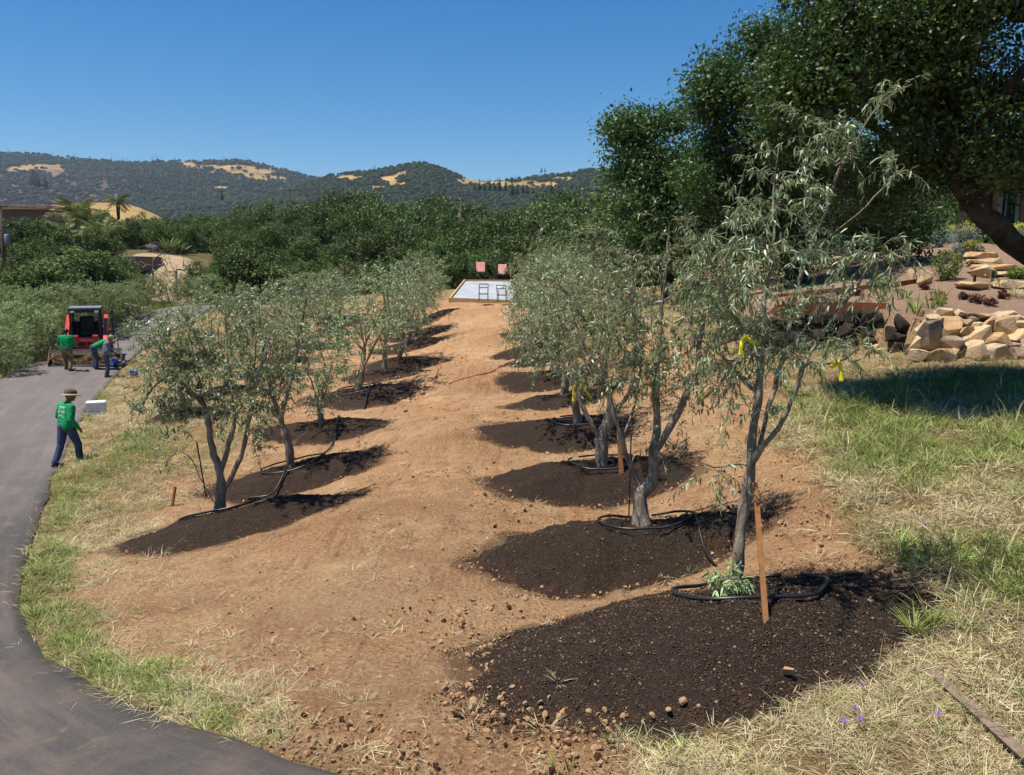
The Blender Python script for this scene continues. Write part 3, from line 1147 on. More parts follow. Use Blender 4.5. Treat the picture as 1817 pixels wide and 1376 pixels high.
olive_tree(b, w, tips + [c[len(c) // 2:] for c in p_], r, 'tall sparse olive tree nearest the camera, beside a leaning wooden stake', .046, .0035,
           shoots=2, per=17, L=(.06, .095), W=.145, slen=(.16, .4), fine=True, droop=.6, flare=.3)
# second and third of the right row
r = np.random.default_rng(22)
m = ROWS['R'][1]; b = tree_base(m); d = m['tree'][1]
w = Wood()
L = px_limbs(b, d, [
    [(1140, 930, 0), (1138, 895, 0), (1136, 865, 0), (1128, 838, .02), (1112, 800, .05), (1100, 765, .1), (1085, 720, .15), (1060, 660, .2), (1030, 600, .2), (1010, 540, .2)],
    [(1138, 880, 0), (1160, 850, -.05), (1163, 800, -.1), (1164, 740, 0), (1162, 690, .05), (1168, 620, .1), (1175, 540, .1), (1182, 460, .1), (1188, 400, .1)],
    [(1163, 805, -.1), (1185, 765, -.2), (1210, 720, -.25), (1235, 660, -.3), (1280, 640, -.3), (1330, 642, -.3)],
    [(1105, 780, .08), (1130, 700, .4), (1140, 620, .6), (1135, 540, .7)],
    [(1235, 660, -.3), (1245, 590, -.2), (1255, 520, -.1), (1250, 450, 0)],
    [(1175, 840, -.1), (1200, 822, -.25), (1250, 832, -.4), (1290, 838, -.5)]])
for q in L: w.limb(q, .1, 0.006, r)
pts = px_cloud(b, d, [(1170, 560, 115, 110, 62, .1, .9), (1080, 560, 80, 100, 34, .2, .7), (1255, 560, 60, 90, 28, -.1, .6), (1180, 440, 80, 60, 22, .1, .5),
                      (1130, 680, 90, 55, 30, .1, .6), (1240, 680, 70, 50, 22, -.3, .4), (1190, 640, 90, 60, 22, -.2, .5), (1040, 640, 50, 50, 10, .2, .4), (1190, 800, 40, 25, 5, -.2, .2)], r)
tips = w.reach(pts, .1, .3, .008, r, lo=12)
olive_tree(b, w, tips, r, 'bushy olive tree with a thick gnarled trunk, second from the camera in the right row', .08, .0035, shoots=2, per=15, L=(.065, .10), slen=(.18, .4), fine=True, droop=.45, flare=.35)
r = np.random.default_rng(23)
m = ROWS['R'][2]; b = tree_base(m); d = m['tree'][1]
w = Wood()
L = px_limbs(b, d, [
    [(1068, 826, 0), (1069, 795, 0), (1066, 775, 0), (1078, 755, 0), (1088, 730, 0), (1080, 690, .05), (1070, 640, .1), (1050, 590, .1), (1020, 540, .1), (985, 500, .1)],
    [(1066, 778, 0), (1045, 740, .1), (1025, 690, .3), (1000, 640, .4), (960, 590, .4), (925, 560, .4)],
    [(1088, 730, 0), (1115, 700, -.1), (1125, 650, -.1), (1130, 590, 0), (1125, 520, .1), (1110, 440, .1)],
    [(1072, 650, .1), (1085, 570, .4), (1075, 490, .5), (1060, 430, .5)]])
for q in L: w.limb(q, .1, 0.008, r)
pts = px_cloud(b, d, [(1060, 530, 110, 100, 62, .1, 1.0), (960, 540, 70, 90, 36, .2, .8), (1040, 440, 90, 45, 22, .1, .6), (1110, 590, 70, 70, 20, 0, .6), (985, 625, 70, 45, 24, .3, .5), (930, 600, 35, 45, 12, .3, .4), (1060, 640, 80, 40, 18, .1, .5)], r)
tips = w.reach(pts, .11, .3, .01, r, lo=10)
olive_tree(b, w, tips, r, 'olive tree with a crooked forked trunk and yellow ribbons, third in the right row', .088, .004, shoots=2, per=14, L=(.065, .10), slen=(.18, .4), droop=.4, flare=.25)

# two nearest of the middle row
r = np.random.default_rng(24)
m = ROWS['L'][0]; b = tree_base(m); d = m['tree'][1]
w = Wood()
L = px_limbs(b, d, [
    [(388, 912, 0), (390, 880, 0), (390, 855, 0), (385, 830, .02), (372, 790, .05), (364, 745, .1), (352, 715, .15), (330, 690, .2), (300, 665, .25), (275, 640, .3)],
    [(388, 850, 0), (402, 800, -.05), (412, 750, -.1), (408, 700, -.1), (402, 640, -.1), (398, 580, 0), (400, 530, 0)],
    [(395, 870, 0), (412, 850, -.15), (428, 815, -.25), (440, 770, -.3), (452, 715, -.3), (470, 655, -.3), (490, 600, -.3), (510, 550, -.3)],
    [(380, 898, 0), (372, 880, -.1), (350, 840, -.3), (338, 812, -.4), (312, 795, -.5), (298, 790, -.55)],
    [(412, 745, -.1), (435, 700, .3), (450, 640, .5), (460, 580, .5)],
    [(364, 745, .1), (340, 640, .5), (330, 580, .6), (320, 530, .6)],
    [(300, 665, .25), (270, 690, .1), (250, 730, 0), (235, 760, 0)]])
for q in L: w.limb(q, .1, 0.008, r)
pts = px_cloud(b, d, [(390, 590, 115, 85, 64, .1, 1.1), (300, 610, 70, 75, 34, .2, .8), (480, 600, 75, 75, 40, -.2, .9), (300, 700, 55, 55, 18, .1, .5), (265, 750, 40, 45, 9, 0, .3),
                      (400, 680, 95, 45, 30, 0, .7), (475, 690, 45, 50, 16, -.3, .4), (330, 650, 70, 60, 26, .2, .6), (350, 720, 80, 35, 18, .1, .5), (440, 730, 50, 30, 12, -.2, .4), (300, 800, 22, 25, 3, -.5, .15), (445, 790, 14, 40, 5, -.3, .1)], r)
tips = w.reach(pts, .1, .3, .01, r, lo=9)
olive_tree(b, w, tips, r, 'many-stemmed olive tree with drooping left side, nearest in the row left of the track', .09, .004, shoots=2, per=21, W=.2, L=(.07, .115), slen=(.18, .4), droop=.5, flare=.3)
r = np.random.default_rng(25)
m = ROWS['L'][1]; b = tree_base(m); d = m['tree'][1]
w = Wood()
L = px_limbs(b, d, [
    [(518, 830, 0), (512, 795, 0), (502, 760, 0), (490, 720, .02), (480, 690, .05), (472, 650, .1), (465, 600, .1), (460, 550, .1)],
    [(503, 765, 0), (500, 735, -.1), (515, 690, -.2), (525, 640, -.2), (535, 580, -.2), (545, 530, -.2)],
    [(505, 730, -.1), (540, 715, -.3), (555, 690, -.4)],
    [(480, 690, .05), (500, 620, .5), (505, 550, .6)]])
for q in L: w.limb(q, .1, 0.008, r)
pts = px_cloud(b, d, [(490, 580, 85, 65, 56, .1, 1.0), (545, 570, 50, 60, 30, -.1, .8), (440, 590, 45, 55, 24, .2, .7), (500, 520, 70, 35, 20, .1, .7), (510, 650, 60, 45, 28, 0, .6), (470, 680, 40, 30, 10, .1, .4)], r)
tips = w.reach(pts, .11, .3, .01, r, lo=7)
olive_tree(b, w, tips, r, 'olive tree with a leaning trunk, second in the row left of the track', .08, .004, shoots=2, per=20, W=.2, L=(.07, .115), slen=(.18, .4), droop=.45, flare=.2)


# further olives: five grown once, then copied with their own turn and size
def olive_kind(seed, lean=(0, 0), low=False):
    r = np.random.default_rng(seed)
    w = Wood()
    h0 = r.uniform(.5, .9)
    top = np.array([lean[0], lean[1], 2.6])
    w.limb([(0, 0, -.02), (lean[0] * .2 + r.normal(0, .03), lean[1] * .2, h0 * .5), (lean[0] * .35, lean[1] * .35, h0), tuple(top * .62 + r.normal(0, .12, 3)), tuple(top)], .12, .012, r)
    a0 = r.uniform(0, 6.28)
    for k in range(4):
        a = a0 + k * 1.57 + r.normal(0, .3)
        f = w.p[int(len(w.p[:22]) * r.uniform(.2, .5))]
        R_ = r.uniform(.7, 1.15)
        z = r.uniform(1.8, 2.7)
        e = np.array([lean[0] * .6 + R_ * math.cos(a), lean[1] * .6 + R_ * math.sin(a), z])
        w.limb([f, f + (e - f) * .4 + np.array([0, 0, .12]), f + (e - f) * .75 + np.array([0, 0, .1]), e], .12, .012, r)
    c = np.array([lean[0] * .7, lean[1] * .7, 2.25])
    pts = np.concatenate([ellipsoid_pts(c, (1.3, 1.3, 1.05), 88, r, .4), ellipsoid_pts(c + r.normal(0, .4, 3), (.9, .9, .8), 26, r), ellipsoid_pts(c + np.array([0, 0, -.75]), (1.3, 1.3, .5), 38, r)])
    if low: pts = np.concatenate([pts, ellipsoid_pts((0, 0, .8), (.35, .35, .7), 26, r)])
    tips = w.reach(pts, .14, .3, .012, r, lo=5)
    V, Fs, tint, lines = olive_leaves(w, tips, r, shoots=2, per=14, L=(.085, .13), W=.25, slen=(.18, .42), droop=.35)
    return w.mesh('trunk', M_OBARK, .004, .085, 2.1, 8, 3, .3), mesh_np('crown', V, Fs, M_OLIVE, False, tint)


KINDS = [olive_kind(31), olive_kind(32, (.35, .1)), olive_kind(33, (-.3, .2)), olive_kind(34, (.1, -.3)), olive_kind(35, (0, 0), True)]


def place_olive(m, kind, rz, s, label):
    b = tree_base(m)
    e = empty('olive_tree', b, rz, label, 'olive tree', 'young transplanted olive trees')
    e.scale = (s, s, s * random.uniform(.96, 1.06))
    tm, cm = KINDS[kind]
    obj('trunk', tm, e)
    obj('crown', cm, e)


for i, m in enumerate(ROWS['R'][3:], 3):
    place_olive(m, [3, 0, 2, 1, 4, 3][i - 3], i * 1.9, [1.0, .98, 1.0, 1.02, 1.0, 1.03][i - 3], '%s olive tree from the camera in the right row' % ORD[i])
for i, m in enumerate(ROWS['L'][2:], 2):
    place_olive(m, [4, 1, 0, 3, 2, 1, 0][i - 2], [.4, 0.1, 2.2, 1.1, 4, 5, 2][i - 2], [.82, 1.08, .94, .9, 1.0, .92, 1.0][i - 2], '%s olive tree from the camera in the row left of the track' % ORD[i])
for i, m in enumerate(ROWS['M']):
    place_olive(m, (i * 2 + 2) % 5, i * 2.3 + 1, (.80, .92, .86)[i % 3], '%s olive tree from the camera in the row beside the road' % ORD[i])

# ------------------------------------------------------------------ the big oaks on the right
def oak_leaves(centres, r, per, spread, L, W=.55, out_c=None, tint0=.4):
    n = len(centres) * per
    c = np.repeat(centres, per, 0)
    off = r.normal(0, 1, (n, 3)) * spread * np.array([1, 1, .7])
    pos = c + off
    dr = norm(r.normal(0, 1, (n, 3)) + np.array([0, 0, .1]))
    up = norm(r.normal(0, .8, (n, 3)) + np.array([0, 0, 1.0]))
    L_ = r.uniform(L * .65, L * 1.25, n)
    ct = np.repeat(r.normal(tint0, .14, len(centres)), per)
    tint = np.clip(ct + r.normal(0, .16, n), 0, 1)
    return leaf_cards(pos, dr, up, L_, L_ * W, .12, False, tint)


def big_oak(name, base, limbs, clouds, r, label, r_base, per, spread, L, mat=None, group=None, lo=4, cat='oak tree', shell=.3, step=.3, tint0=.4, r_tip=.012):
    base = np.asarray(base, float)
    w = Wood()
    for q in limbs: w.limb(np.asarray(q) - base, step, .02, r)
    pts = []
    for c, rad, n in clouds:
        k = max(3, n // 14)
        for sc_ in ellipsoid_pts(np.asarray(c) - base, np.asarray(rad) * .92, k, r, .45):
            f_ = r.uniform(.26, .44)
            rr_ = np.clip(np.asarray(rad) * f_, .45, None)
            pts.append(ellipsoid_pts(sc_, rr_, max(4, int(n / k * 1.1)), r, .55))
    pts = np.concatenate(pts)
    ex = np.concatenate([ellipsoid_pts(np.asarray(c) - base, np.asarray(rad) * 1.18, max(3, n // 12), r, .85) for c, rad, n in clouds])
    pts = np.concatenate([pts, ex])
    w.reach(pts, step, .25, .03, r, lo=lo, lift=.3)
    V, Fs, tint = oak_leaves(pts, r, per, spread, L, tint0=tint0)
    e = empty(name, base, 0, label, cat, group)
    obj('trunk', w.mesh('trunk', M_KBARK, r_tip, r_base, 2.0, 9, 3, .15), e)
    obj('crown', mesh_np('crown', V, Fs, mat or M_OAK, False, tint), e)
    return e


def PC(px, py, d, rx, ry, rd, n):
    k = d / FPX
    return (P(px, py, d), (rx * k, rd, ry * k), n)


def PL(d, pts):
    return np.array([P(a, b, d + (c[0] if c else 0)) for a, b, *c in pts])


r = np.random.default_rng(51)
dA = 14.3
tr = PL(dA, [(2010, 566), (1935, 508), (1860, 468), (1812, 440), (1768, 402), (1728, 362), (1702, 318), (1690, 270), (1680, 215), (1655, 150), (1630, 80), (1610, 0), (1600, -90)])
bx, by = tr[0][0], tr[0][1]
tr[0][2] = z1(bx, by) - .1
tr[1][2] -= .1
big_oak('live_oak', tr[0], [tr, PL(dA, [(1690, 275), (1735, 215, -.5), (1790, 150, -1), (1850, 90, -1.4)]), PL(dA, [(1702, 318), (1650, 280, .6), (1570, 240, 1.2), (1490, 190, 1.6), (1420, 140, 1.6)]),
                            PL(dA, [(1660, 160), (1600, 100, -.8), (1530, 40, -1.4), (1470, -20, -1.8)]), PL(dA, [(1812, 440), (1900, 360, .5), (1960, 240, .8), (1980, 120, .8)])],
        [PC(1620, 60, dA, 180, 120, 1.7, 340), PC(1760, 130, dA - .3, 120, 150, 1.5, 270), PC(1490, 80, dA - .3, 100, 95, 1.4, 190), PC(1480, 190, dA + .4, 110, 80, 1.2, 130),
         PC(1700, 255, dA - .3, 110, 60, 1.4, 90), PC(1780, 290, dA + .4, 60, 45, 1.2, 45), PC(1930, 150, dA, 110, 200, 1.6, 120), PC(1740, -140, dA - .3, 230, 110, 1.7, 170), PC(1440, 150, dA - .2, 60, 60, 1.0, 60),
         PC(1580, 330, dA + .8, 70, 45, .8, 40)],
        r, 'huge live oak with a thick dark trunk bending in from the right edge', .185, 66, .19, .088, lo=6, shell=.25)
r = np.random.default_rng(52)
dB = 27.0
bB = np.array([*(P(1420, 470, dB)[:2]), 0]); bB[2] = z1(*bB[:2])
big_oak('live_oak', bB, [np.array([bB, *PL(dB, [(1415, 400), (1405, 320), (1380, 240), (1350, 160)])]), PL(dB, [(1405, 320), (1460, 250, 1), (1510, 180, 1)]), PL(dB, [(1415, 380), (1340, 310, -1), (1290, 240, -1)])],
        [PC(1350, 200, dB, 100, 110, 2.2, 190), PC(1290, 200, dB - .5, 60, 70, 1.6, 80), PC(1300, 330, dB, 80, 80, 1.8, 130), PC(1420, 300, dB, 100, 90, 2.2, 150), PC(1270, 120, dB, 28, 26, .6, 18), PC(1380, 100, dB, 55, 50, 1.2, 60),
         PC(1500, 330, dB + 1, 100, 90, 2.0, 120), PC(1240, 160, dB, 22, 18, .5, 10), PC(1560, 400, dB + 1, 90, 40, 1.8, 70), PC(1380, 420, dB + .5, 120, 40, 1.5, 90)],
        r, 'dense dark live oak behind the nearest olive, left of the huge oak', .36, 66, .30, .135, lo=5, tint0=.32)
r = np.random.default_rng(53)
dC = 36.0
bC = np.array([*(P(1185, 490, dC)[:2]), 0]); bC[2] = z1(*bC[:2])
big_oak('live_oak', bC, [np.array([bC, *PL(dC, [(1182, 430), (1175, 370), (1160, 300), (1140, 240)])]), PL(dC, [(1178, 400), (1230, 340, .8), (1260, 280, .8)])],
        [PC(1150, 225, dC, 50, 45, 1.4, 75), PC(1120, 255, dC, 42, 38, 1.2, 55), PC(1190, 270, dC, 60, 60, 1.8, 100), PC(1150, 350, dC, 72, 75, 2.2, 150), PC(1230, 380, dC, 80, 80, 2.2, 140), PC(1120, 420, dC, 60, 50, 1.8, 70), PC(1090, 300, dC, 18, 26, .6, 12)],
        r, 'smaller live oak with an uneven outline against the sky, left of the dense oak', .3, 62, .36, .165, lo=4, tint0=.42)

# dark shrubs under the oaks and trees behind the cabin
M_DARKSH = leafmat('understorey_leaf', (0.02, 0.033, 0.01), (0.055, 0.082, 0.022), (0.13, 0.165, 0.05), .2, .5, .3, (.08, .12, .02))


def shrub(name, base, rad, n, per, spread, L, mat, r, label, cat='shrub', group=None, stems=5, twig=M_KBARK, tint0=.45, W=.5, zc=.55):
    base = np.asarray(base, float)
    w = Wood()
    w.limb([(0, 0, -.05), (0, 0, rad[2] * .12), (0.02, 0, rad[2] * .3)], .1, 0, r)
    for k in range(stems):
        a = k * 6.283 / stems + r.normal(0, .3)
        e_ = np.array([math.cos(a) * rad[0] * .55, math.sin(a) * rad[1] * .55, rad[2] * r.uniform(.7, 1.2)])
        w.limb([(0, 0, 0.0), tuple(e_ * np.array([.4, .4, .5])), tuple(e_)], .15, .01, r)
    pts = ellipsoid_pts((0, 0, rad[2] * zc * 1.6), (rad[0], rad[1], rad[2] * .9), n, r, .35)
    pts[:, 2] = np.clip(pts[:, 2], .06 * rad[2], None)
    w.reach(pts, .2, .2, .02, r)
    V, Fs, tint = oak_leaves(pts, r, per, spread, L, W, tint0=tint0)
    V[:, 2] = np.maximum(V[:, 2], 0.0)
    e = empty(name, base, 0, label, cat, group)
    obj('stems', w.mesh('stems', twig, .006, .05, 2.1, 6, 3, 0), e)
    obj('foliage', mesh_np('foliage', V, Fs, mat, False, tint), e)
    return e


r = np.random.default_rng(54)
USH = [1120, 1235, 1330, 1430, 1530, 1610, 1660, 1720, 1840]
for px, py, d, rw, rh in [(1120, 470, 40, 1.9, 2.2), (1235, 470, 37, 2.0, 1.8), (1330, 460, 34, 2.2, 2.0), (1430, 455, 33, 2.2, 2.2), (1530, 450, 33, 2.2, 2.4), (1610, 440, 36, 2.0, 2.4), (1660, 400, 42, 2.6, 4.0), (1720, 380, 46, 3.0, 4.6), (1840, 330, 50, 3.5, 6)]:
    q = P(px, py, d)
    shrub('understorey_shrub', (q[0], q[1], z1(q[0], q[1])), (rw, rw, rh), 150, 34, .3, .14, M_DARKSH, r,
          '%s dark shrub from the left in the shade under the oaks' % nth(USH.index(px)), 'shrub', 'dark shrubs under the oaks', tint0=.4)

# ------------------------------------------------------------------ the wood behind the orchard
def wood_kind(seed, n=190, per=44, lumpy=9):
    r = np.random.default_rng(seed)
    w = Wood()
    w.limb([(0, 0, -.3), (r.normal(0, .1), r.normal(0, .1), .6), (r.normal(0, .2), r.normal(0, .2), 1.6), (r.normal(0, .3), r.normal(0, .3), 3.6)], .3, .03, r)
    pts = []
    for k in range(lumpy):
        a = r.uniform(0, 6.28)
        q = r.uniform(.2, 1) ** .5 * 2.4
        z = r.uniform(1.6, 5.2)
        q *= 1 - abs(z - 3.0) / 5
        rad = r.uniform(1.1, 1.9)
        pts.append(ellipsoid_pts((q * math.cos(a), q * math.sin(a), z), (rad, rad, rad * .8), n // lumpy, r, .62))
    pts = np.concatenate(pts)
    pts[:, 2] = np.clip(pts[:, 2], .5, None)
    w.reach(pts[::3], .5, .2, .05, r, lift=.3)
    V, Fs, tint = oak_leaves(pts, r, per, .30, .26, .6, tint0=.45)
    return w.mesh('trunk', M_KBARK, .02, .22, 2.0, 7, 3, .2), mesh_np('crown', V, Fs, M_OAKW, False, tint)


WK = [wood_kind(60 + k, 200, 44, 8 + k) for k in range(6)]


def wood_tree(x, y, top, k, rz, wide, label, group, name='wood_oak', cat='oak tree', z=None):
    zb = z1(x, y) if z is None else z
    h = max(3.2, top - zb)
    e = empty(name, (x, y, zb), rz, label, cat, group)
    s = h / 6.6
    e.scale = (s * wide, s * wide, s)
    obj('trunk', WK[k][0], e)
    obj('crown', WK[k][1], e)
    return e


r = np.random.default_rng(70)
layers = [(58, 440, 1130, 50, 440, 34, .95), (72, 430, 1140, 46, 408, 26, .85), (96, 330, 1140, 40, 380, 18, .8), (135, 300, 1150, 34, 358, 13, .8)]
for li, (d, a, b_, st, top, var, wide) in enumerate(layers):
    px = a
    k = 0
    while px < b_:
        dd = d * r.uniform(.94, 1.1)
        tp = top + r.normal(0, var * .6) - (14 * np.exp(-((px - 620) / 120) ** 2)) * (li > 1) - 22 * sstep(920, 1080, px) * (li > 0)
        if li > 1 and px < 480: tp += 14 * (480 - px) / 150
        if li == 0 and 780 < px < 960: tp += 14
        q = P(px, tp, dd)
        wood_tree(q[0], q[1], q[2], (k * 5 + li * 2) % 6, r.uniform(0, 6.28), wide * r.uniform(.85, 1.2),
                  '%s oak from the left in the %s of the wood' % (nth(k), ['front rank', 'second rank', 'third rank', 'hindmost rank'][li]), 'oaks of the wood behind the orchard')
        px += st * r.uniform(.75, 1.25)
        k += 1
# trees round the left house and beside the sandy drive
for px, top, d, k, lab in [(30, 374, 74, 0, 'dark oak standing in front of the left house'), (85, 388, 74, 1, 'round dark oak beside the pillar of the left house'), (12, 446, 58, 2, 'bright green tree at the left edge below the utility pole'),
                           (135, 372, 104, 3, 'tree behind the palms on the left'), (175, 366, 106, 4, 'tall tree directly behind the tall palm'), (262, 372, 104, 5, 'oak to the right of the tall palm'), (300, 392, 92, 0, 'oak behind the spiky plants of the sandy drive'),
                           (335, 386, 98, 2, 'oak at the right end of the sandy drive wall'), (394, 436, 62, 4, 'dark oak at the right edge of the sandy drive'), (432, 414, 64, 1, 'taller oak right of the sandy drive')]:
    q = P(px, top, d)
    wood_tree(q[0], q[1], q[2], k, px * .37, 1.15 if px < 100 else .75, lab, 'trees round the left house')
r = np.random.default_rng(72)
for px, top, d, wd, lab in [(75, 452, 50, 1.5, 'broad dark shrub left of the loader cab'), (150, 440, 53, 1.6, 'broadest dark shrub above the loader'), (205, 455, 54, 1.2, 'dark shrub below the retaining wall of the drive'), (28, 470, 49, 1.2, 'dark shrub at the left edge behind the grey bushes'), (356, 462, 60, .8, 'dark shrub at the right end of the sandy drive'), (385, 470, 58, .9, 'dark shrub left of the wood beside the sandy drive'), (112, 448, 64, 1.0, 'dark shrub in front of the left house pillar'), (58, 446, 66, 1.2, 'dark shrub right of the left utility pole'), (236, 436, 84, .7, 'shrub behind the left end of the sandy drive'), (338, 436, 84, .8, 'shrub behind the right end of the sandy drive'), (182, 446, 70, 1.0, 'dark shrub below the short wide palm'), (222, 486, 56, .8, 'low dark shrub below the brown retaining wall')]:
    q = P(px, top, d)
    wood_tree(q[0], q[1], q[2], (px // 7) % 6, px * .11, wd, lab, 'dark shrubs left of the orchard', 'dark_shrub', 'shrub')

for i, (px, top, d) in enumerate([(1140, 300, 75), (1190, 285, 80), (1250, 300, 70), (1310, 310, 66), (1370, 300, 70), (1440, 310, 64), (1500, 300, 66), (1560, 310, 60), (1620, 300, 62), (1690, 290, 64), (1760, 270, 68), (1830, 260, 66), (1660, 340, 52), (1590, 370, 48), (1480, 380, 50), (1900, 250, 60)]):
    q = P(px, top, d)
    wood_tree(q[0], q[1], q[2], (i * 5) % 6, i * 1.7, 1.2, '%s dark oak behind the big oaks on the right' % nth(i), 'oaks behind the big oaks')
for i, (px, top, d) in enumerate([(-30, 380, 120), (20, 384, 130), (70, 386, 140), (110, 380, 125), (160, 384, 135), (205, 386, 130), (240, 392, 125), (280, 398, 120), (320, 400, 118), (355, 396, 125), (390, 385, 130), (250, 408, 92), (285, 412, 90), (325, 410, 88), (400, 418, 80)]):
    q = P(px, top, d)
    wood_tree(q[0], q[1], q[2], (i * 5 + 1) % 6, i * 1.7, 1.2, '%s green oak in the belt behind the left house' % nth(i), 'belt of oaks behind the left house')

# grey-green thicket along the left verge
def willow_kind(seed):
    r = np.random.default_rng(seed)
    w = Wood()
    w.limb([(0, 0, -.1), (0, 0, .2)], .1, 0, r)
    for k in range(9):
        a = r.uniform(0, 6.28); q = r.uniform(.4, 1.3); z = r.uniform(1.5, 3.0)
        w.limb([(0, 0, .1), (q * .4 * math.cos(a), q * .4 * math.sin(a), z * .5), (q * math.cos(a), q * math.sin(a), z)], .15, .02, r)
    pts = np.concatenate([ellipsoid_pts((0, 0, 1.9), (1.6, 1.6, 1.2), 170, r, .5), ellipsoid_pts((0, 0, 1.0), (1.5, 1.5, .8), 60, r, .5)])
    tips = w.reach(pts, .2, .35, .02, r)
    V, Fs, tint, ln = olive_leaves(w, tips, r, shoots=2, per=16, L=(.09, .16), W=.26, slen=(.25, .5), droop=.15)
    return w.mesh('stems', M_OBARK, .006, .06, 2.1, 6, 3, 0), mesh_np('foliage', V, Fs, M_WILLOW, False, tint)


QK = [willow_kind(80 + k) for k in range(3)]
r = np.random.default_rng(81)
GB = sorted([(-60, 545, 33), (-10, 560, 34.5), (30, 535, 37), (75, 548, 39), (-30, 515, 41), (15, 508, 43), (60, 512, 43.5), (105, 505, 44), (150, 500, 44.5), (190, 505, 46), (110, 540, 41.5),
                                  (225, 500, 48), (262, 488, 51), (215, 520, 47), (300, 482, 53), (170, 530, 44), (335, 492, 54), (370, 488, 56), (5, 590, 32.2), (60, 580, 36.5)])
for i, (px, top, d) in enumerate(GB):
    q = P(px, top, d)
    zb = z1(q[0], q[1])
    e = empty('grey_bush', (q[0], q[1], zb), r.uniform(0, 6.28), '%s grey-green feathery bush from the left in the left verge thicket' % nth(GB.index((px, top, d))), 'bush', 'grey bushes along the left verge')
    s = max(1.2, q[2] - zb) / 3.1
    e.scale = (s * 1.15, s * 1.15, s)
    a = QK[i % 3]
    obj('stems', a[0], e)
    obj('foliage', a[1], e)

# ------------------------------------------------------------------ hills
def hill(name, sky_px, d_foot, d_ridge, z_foot, seed, patches, burn=None, amp=14):
    cols = np.arange(sky_px[0][0], sky_px[-1][0] + 1, 3.0)
    sy = np.interp(cols, [a for a, b in sky_px], [b for a, b in sky_px])
    rowsT = np.concatenate([np.linspace(0, 1, 90), [1.08, 1.2, 1.4]])
    ux = np.array([P(c, 400, 1.0)[0] for c in cols])
    zr = np.array([P(c, s, d_ridge)[2] for c, s in zip(cols, sy)])
    D = d_foot + (d_ridge - d_foot) * rowsT
    X = ux[None] * D[:, None]
    Y = np.repeat(D[:, None], len(cols), 1)
    sh = np.where(rowsT <= 1, 0.25 * rowsT + 0.75 * rowsT ** 1.5, 1 - (rowsT - 1) * .9)[:, None]
    Z = z_foot + (zr[None] - z_foot) * sh
    Z = Z + amp * fbm(X, Y, 260, seed, 4) * (np.sin(np.pi * np.clip(rowsT, 0, 1)) ** .7)[:, None]
    ix = np.arange(X.size).reshape(X.shape)
    F_ = np.stack([ix[:-1, :-1].ravel(), ix[:-1, 1:].ravel(), ix[1:, 1:].ravel(), ix[1:, :-1].ravel()], 1)
    V = np.stack([X.ravel(), Y.ravel(), Z.ravel()], 1)
    px, py = proj(V)
    bn = np.zeros(len(V))
    if burn is not None: bn = burn(px, py)
    md = np.zeros(len(V))
    nz_ = fbm(V[:, 0], V[:, 1], 45, 5, 3)
    for (cx_, cy_, rx_, ry_) in patches:
        md = np.maximum(md, sstep(1.5, .8, ((px - cx_) / rx_) ** 2 + ((py - cy_) / ry_) ** 2 + nz_ * 1.2))
    o = obj(name, mesh_np(name, V, F_, M_HILL, True, attrs=dict(burn=bn, meadow=md)), kind='structure')

    def sample(n, r):
        u, v = r.random(n) * (len(cols) - 1.001), r.random(n) ** .9 * 88.99
        i, j = v.astype(int), u.astype(int)
        fu, fv = u - j, v - i
        def L_(A): return (A[i, j] * (1 - fu) + A[i, j + 1] * fu) * (1 - fv) + (A[i + 1, j] * (1 - fu) + A[i + 1, j + 1] * fu) * fv
        p = np.stack([L_(X), L_(Y), L_(Z)], 1)
        a, b = proj(p)
        keep = np.ones(n, bool)
        nz = fbm(p[:, 0], p[:, 1], 45, 5, 3)
        for (cx_, cy_, rx_, ry_) in patches:
            q = ((a - cx_) / rx_) ** 2 + ((b - cy_) / ry_) ** 2
            keep &= ~((q + nz * 1.2 < 1) & (r.random(n) > .05))
        return p[keep], a[keep], b[keep]
    return sample


t = NT('dry_hillside')
co = t.coord()
c = t.ramp(t.noise(.012, 5, .65, co), [(.35, srgb(150, 122, 76, .62)), (.65, srgb(206, 172, 112, .66))])
c = t.mix(t.attr('meadow'), t.ramp(t.noise(.03, 4, .6, co), [(.35, srgb(62, 62, 40, .7)), (.65, srgb(104, 94, 60, .7))]), c)  # outside meadows: duff colour, with the shade under the trees painted in
c = t.mix(t.math('MULTIPLY', t.attr('burn'), .8), c, t.ramp(t.noise(.03, 5, .7, co), [(.35, srgb(74, 64, 60, .7)), (.65, srgb(124, 108, 98, .7))]))
t.base(c, .95, .05)
M_HILL = t.m


def burn1(px, py):
    return sstep(300, 200, px + 60 * fbm(px, py, 40, 3, 2)) * sstep(296, 312, py + 6 * fbm(px, py, 30, 4, 2))


s1 = hill('hills_far', [(-260, 262), (-100, 268), (0, 271), (60, 275), (130, 281), (200, 288), (250, 290), (300, 288), (380, 288), (430, 286), (470, 294), (520, 307), (560, 318), (640, 325), (800, 326), (1000, 322), (1300, 315)],
          900, 2500, -6, 3, [(75, 299, 45, 7), (100, 306, 16, 9), (30, 304, 22, 5), (445, 306, 62, 7), (385, 297, 60, 4), (470, 318, 40, 5), (330, 292, 16, 3), (390, 334, 14, 3)], burn1, 22)
s2 = hill('hills_near', [(440, 362), (500, 345), (560, 323), (600, 311), (640, 308), (680, 303), (710, 296), (740, 291), (765, 294), (790, 303), (820, 316), (860, 323), (900, 322), (930, 318), (960, 314), (1000, 311), (1030, 305), (1060, 302), (1100, 305), (1400, 300)],
          620, 1500, -5, 7, [(620, 317, 20, 5), (712, 308, 11, 9), (690, 322, 18, 8), (840, 322, 36, 6), (890, 327, 46, 6), (950, 328, 46, 7), (1000, 318, 24, 5), (668, 333, 24, 4), (720, 328, 10, 4)], None, 10)
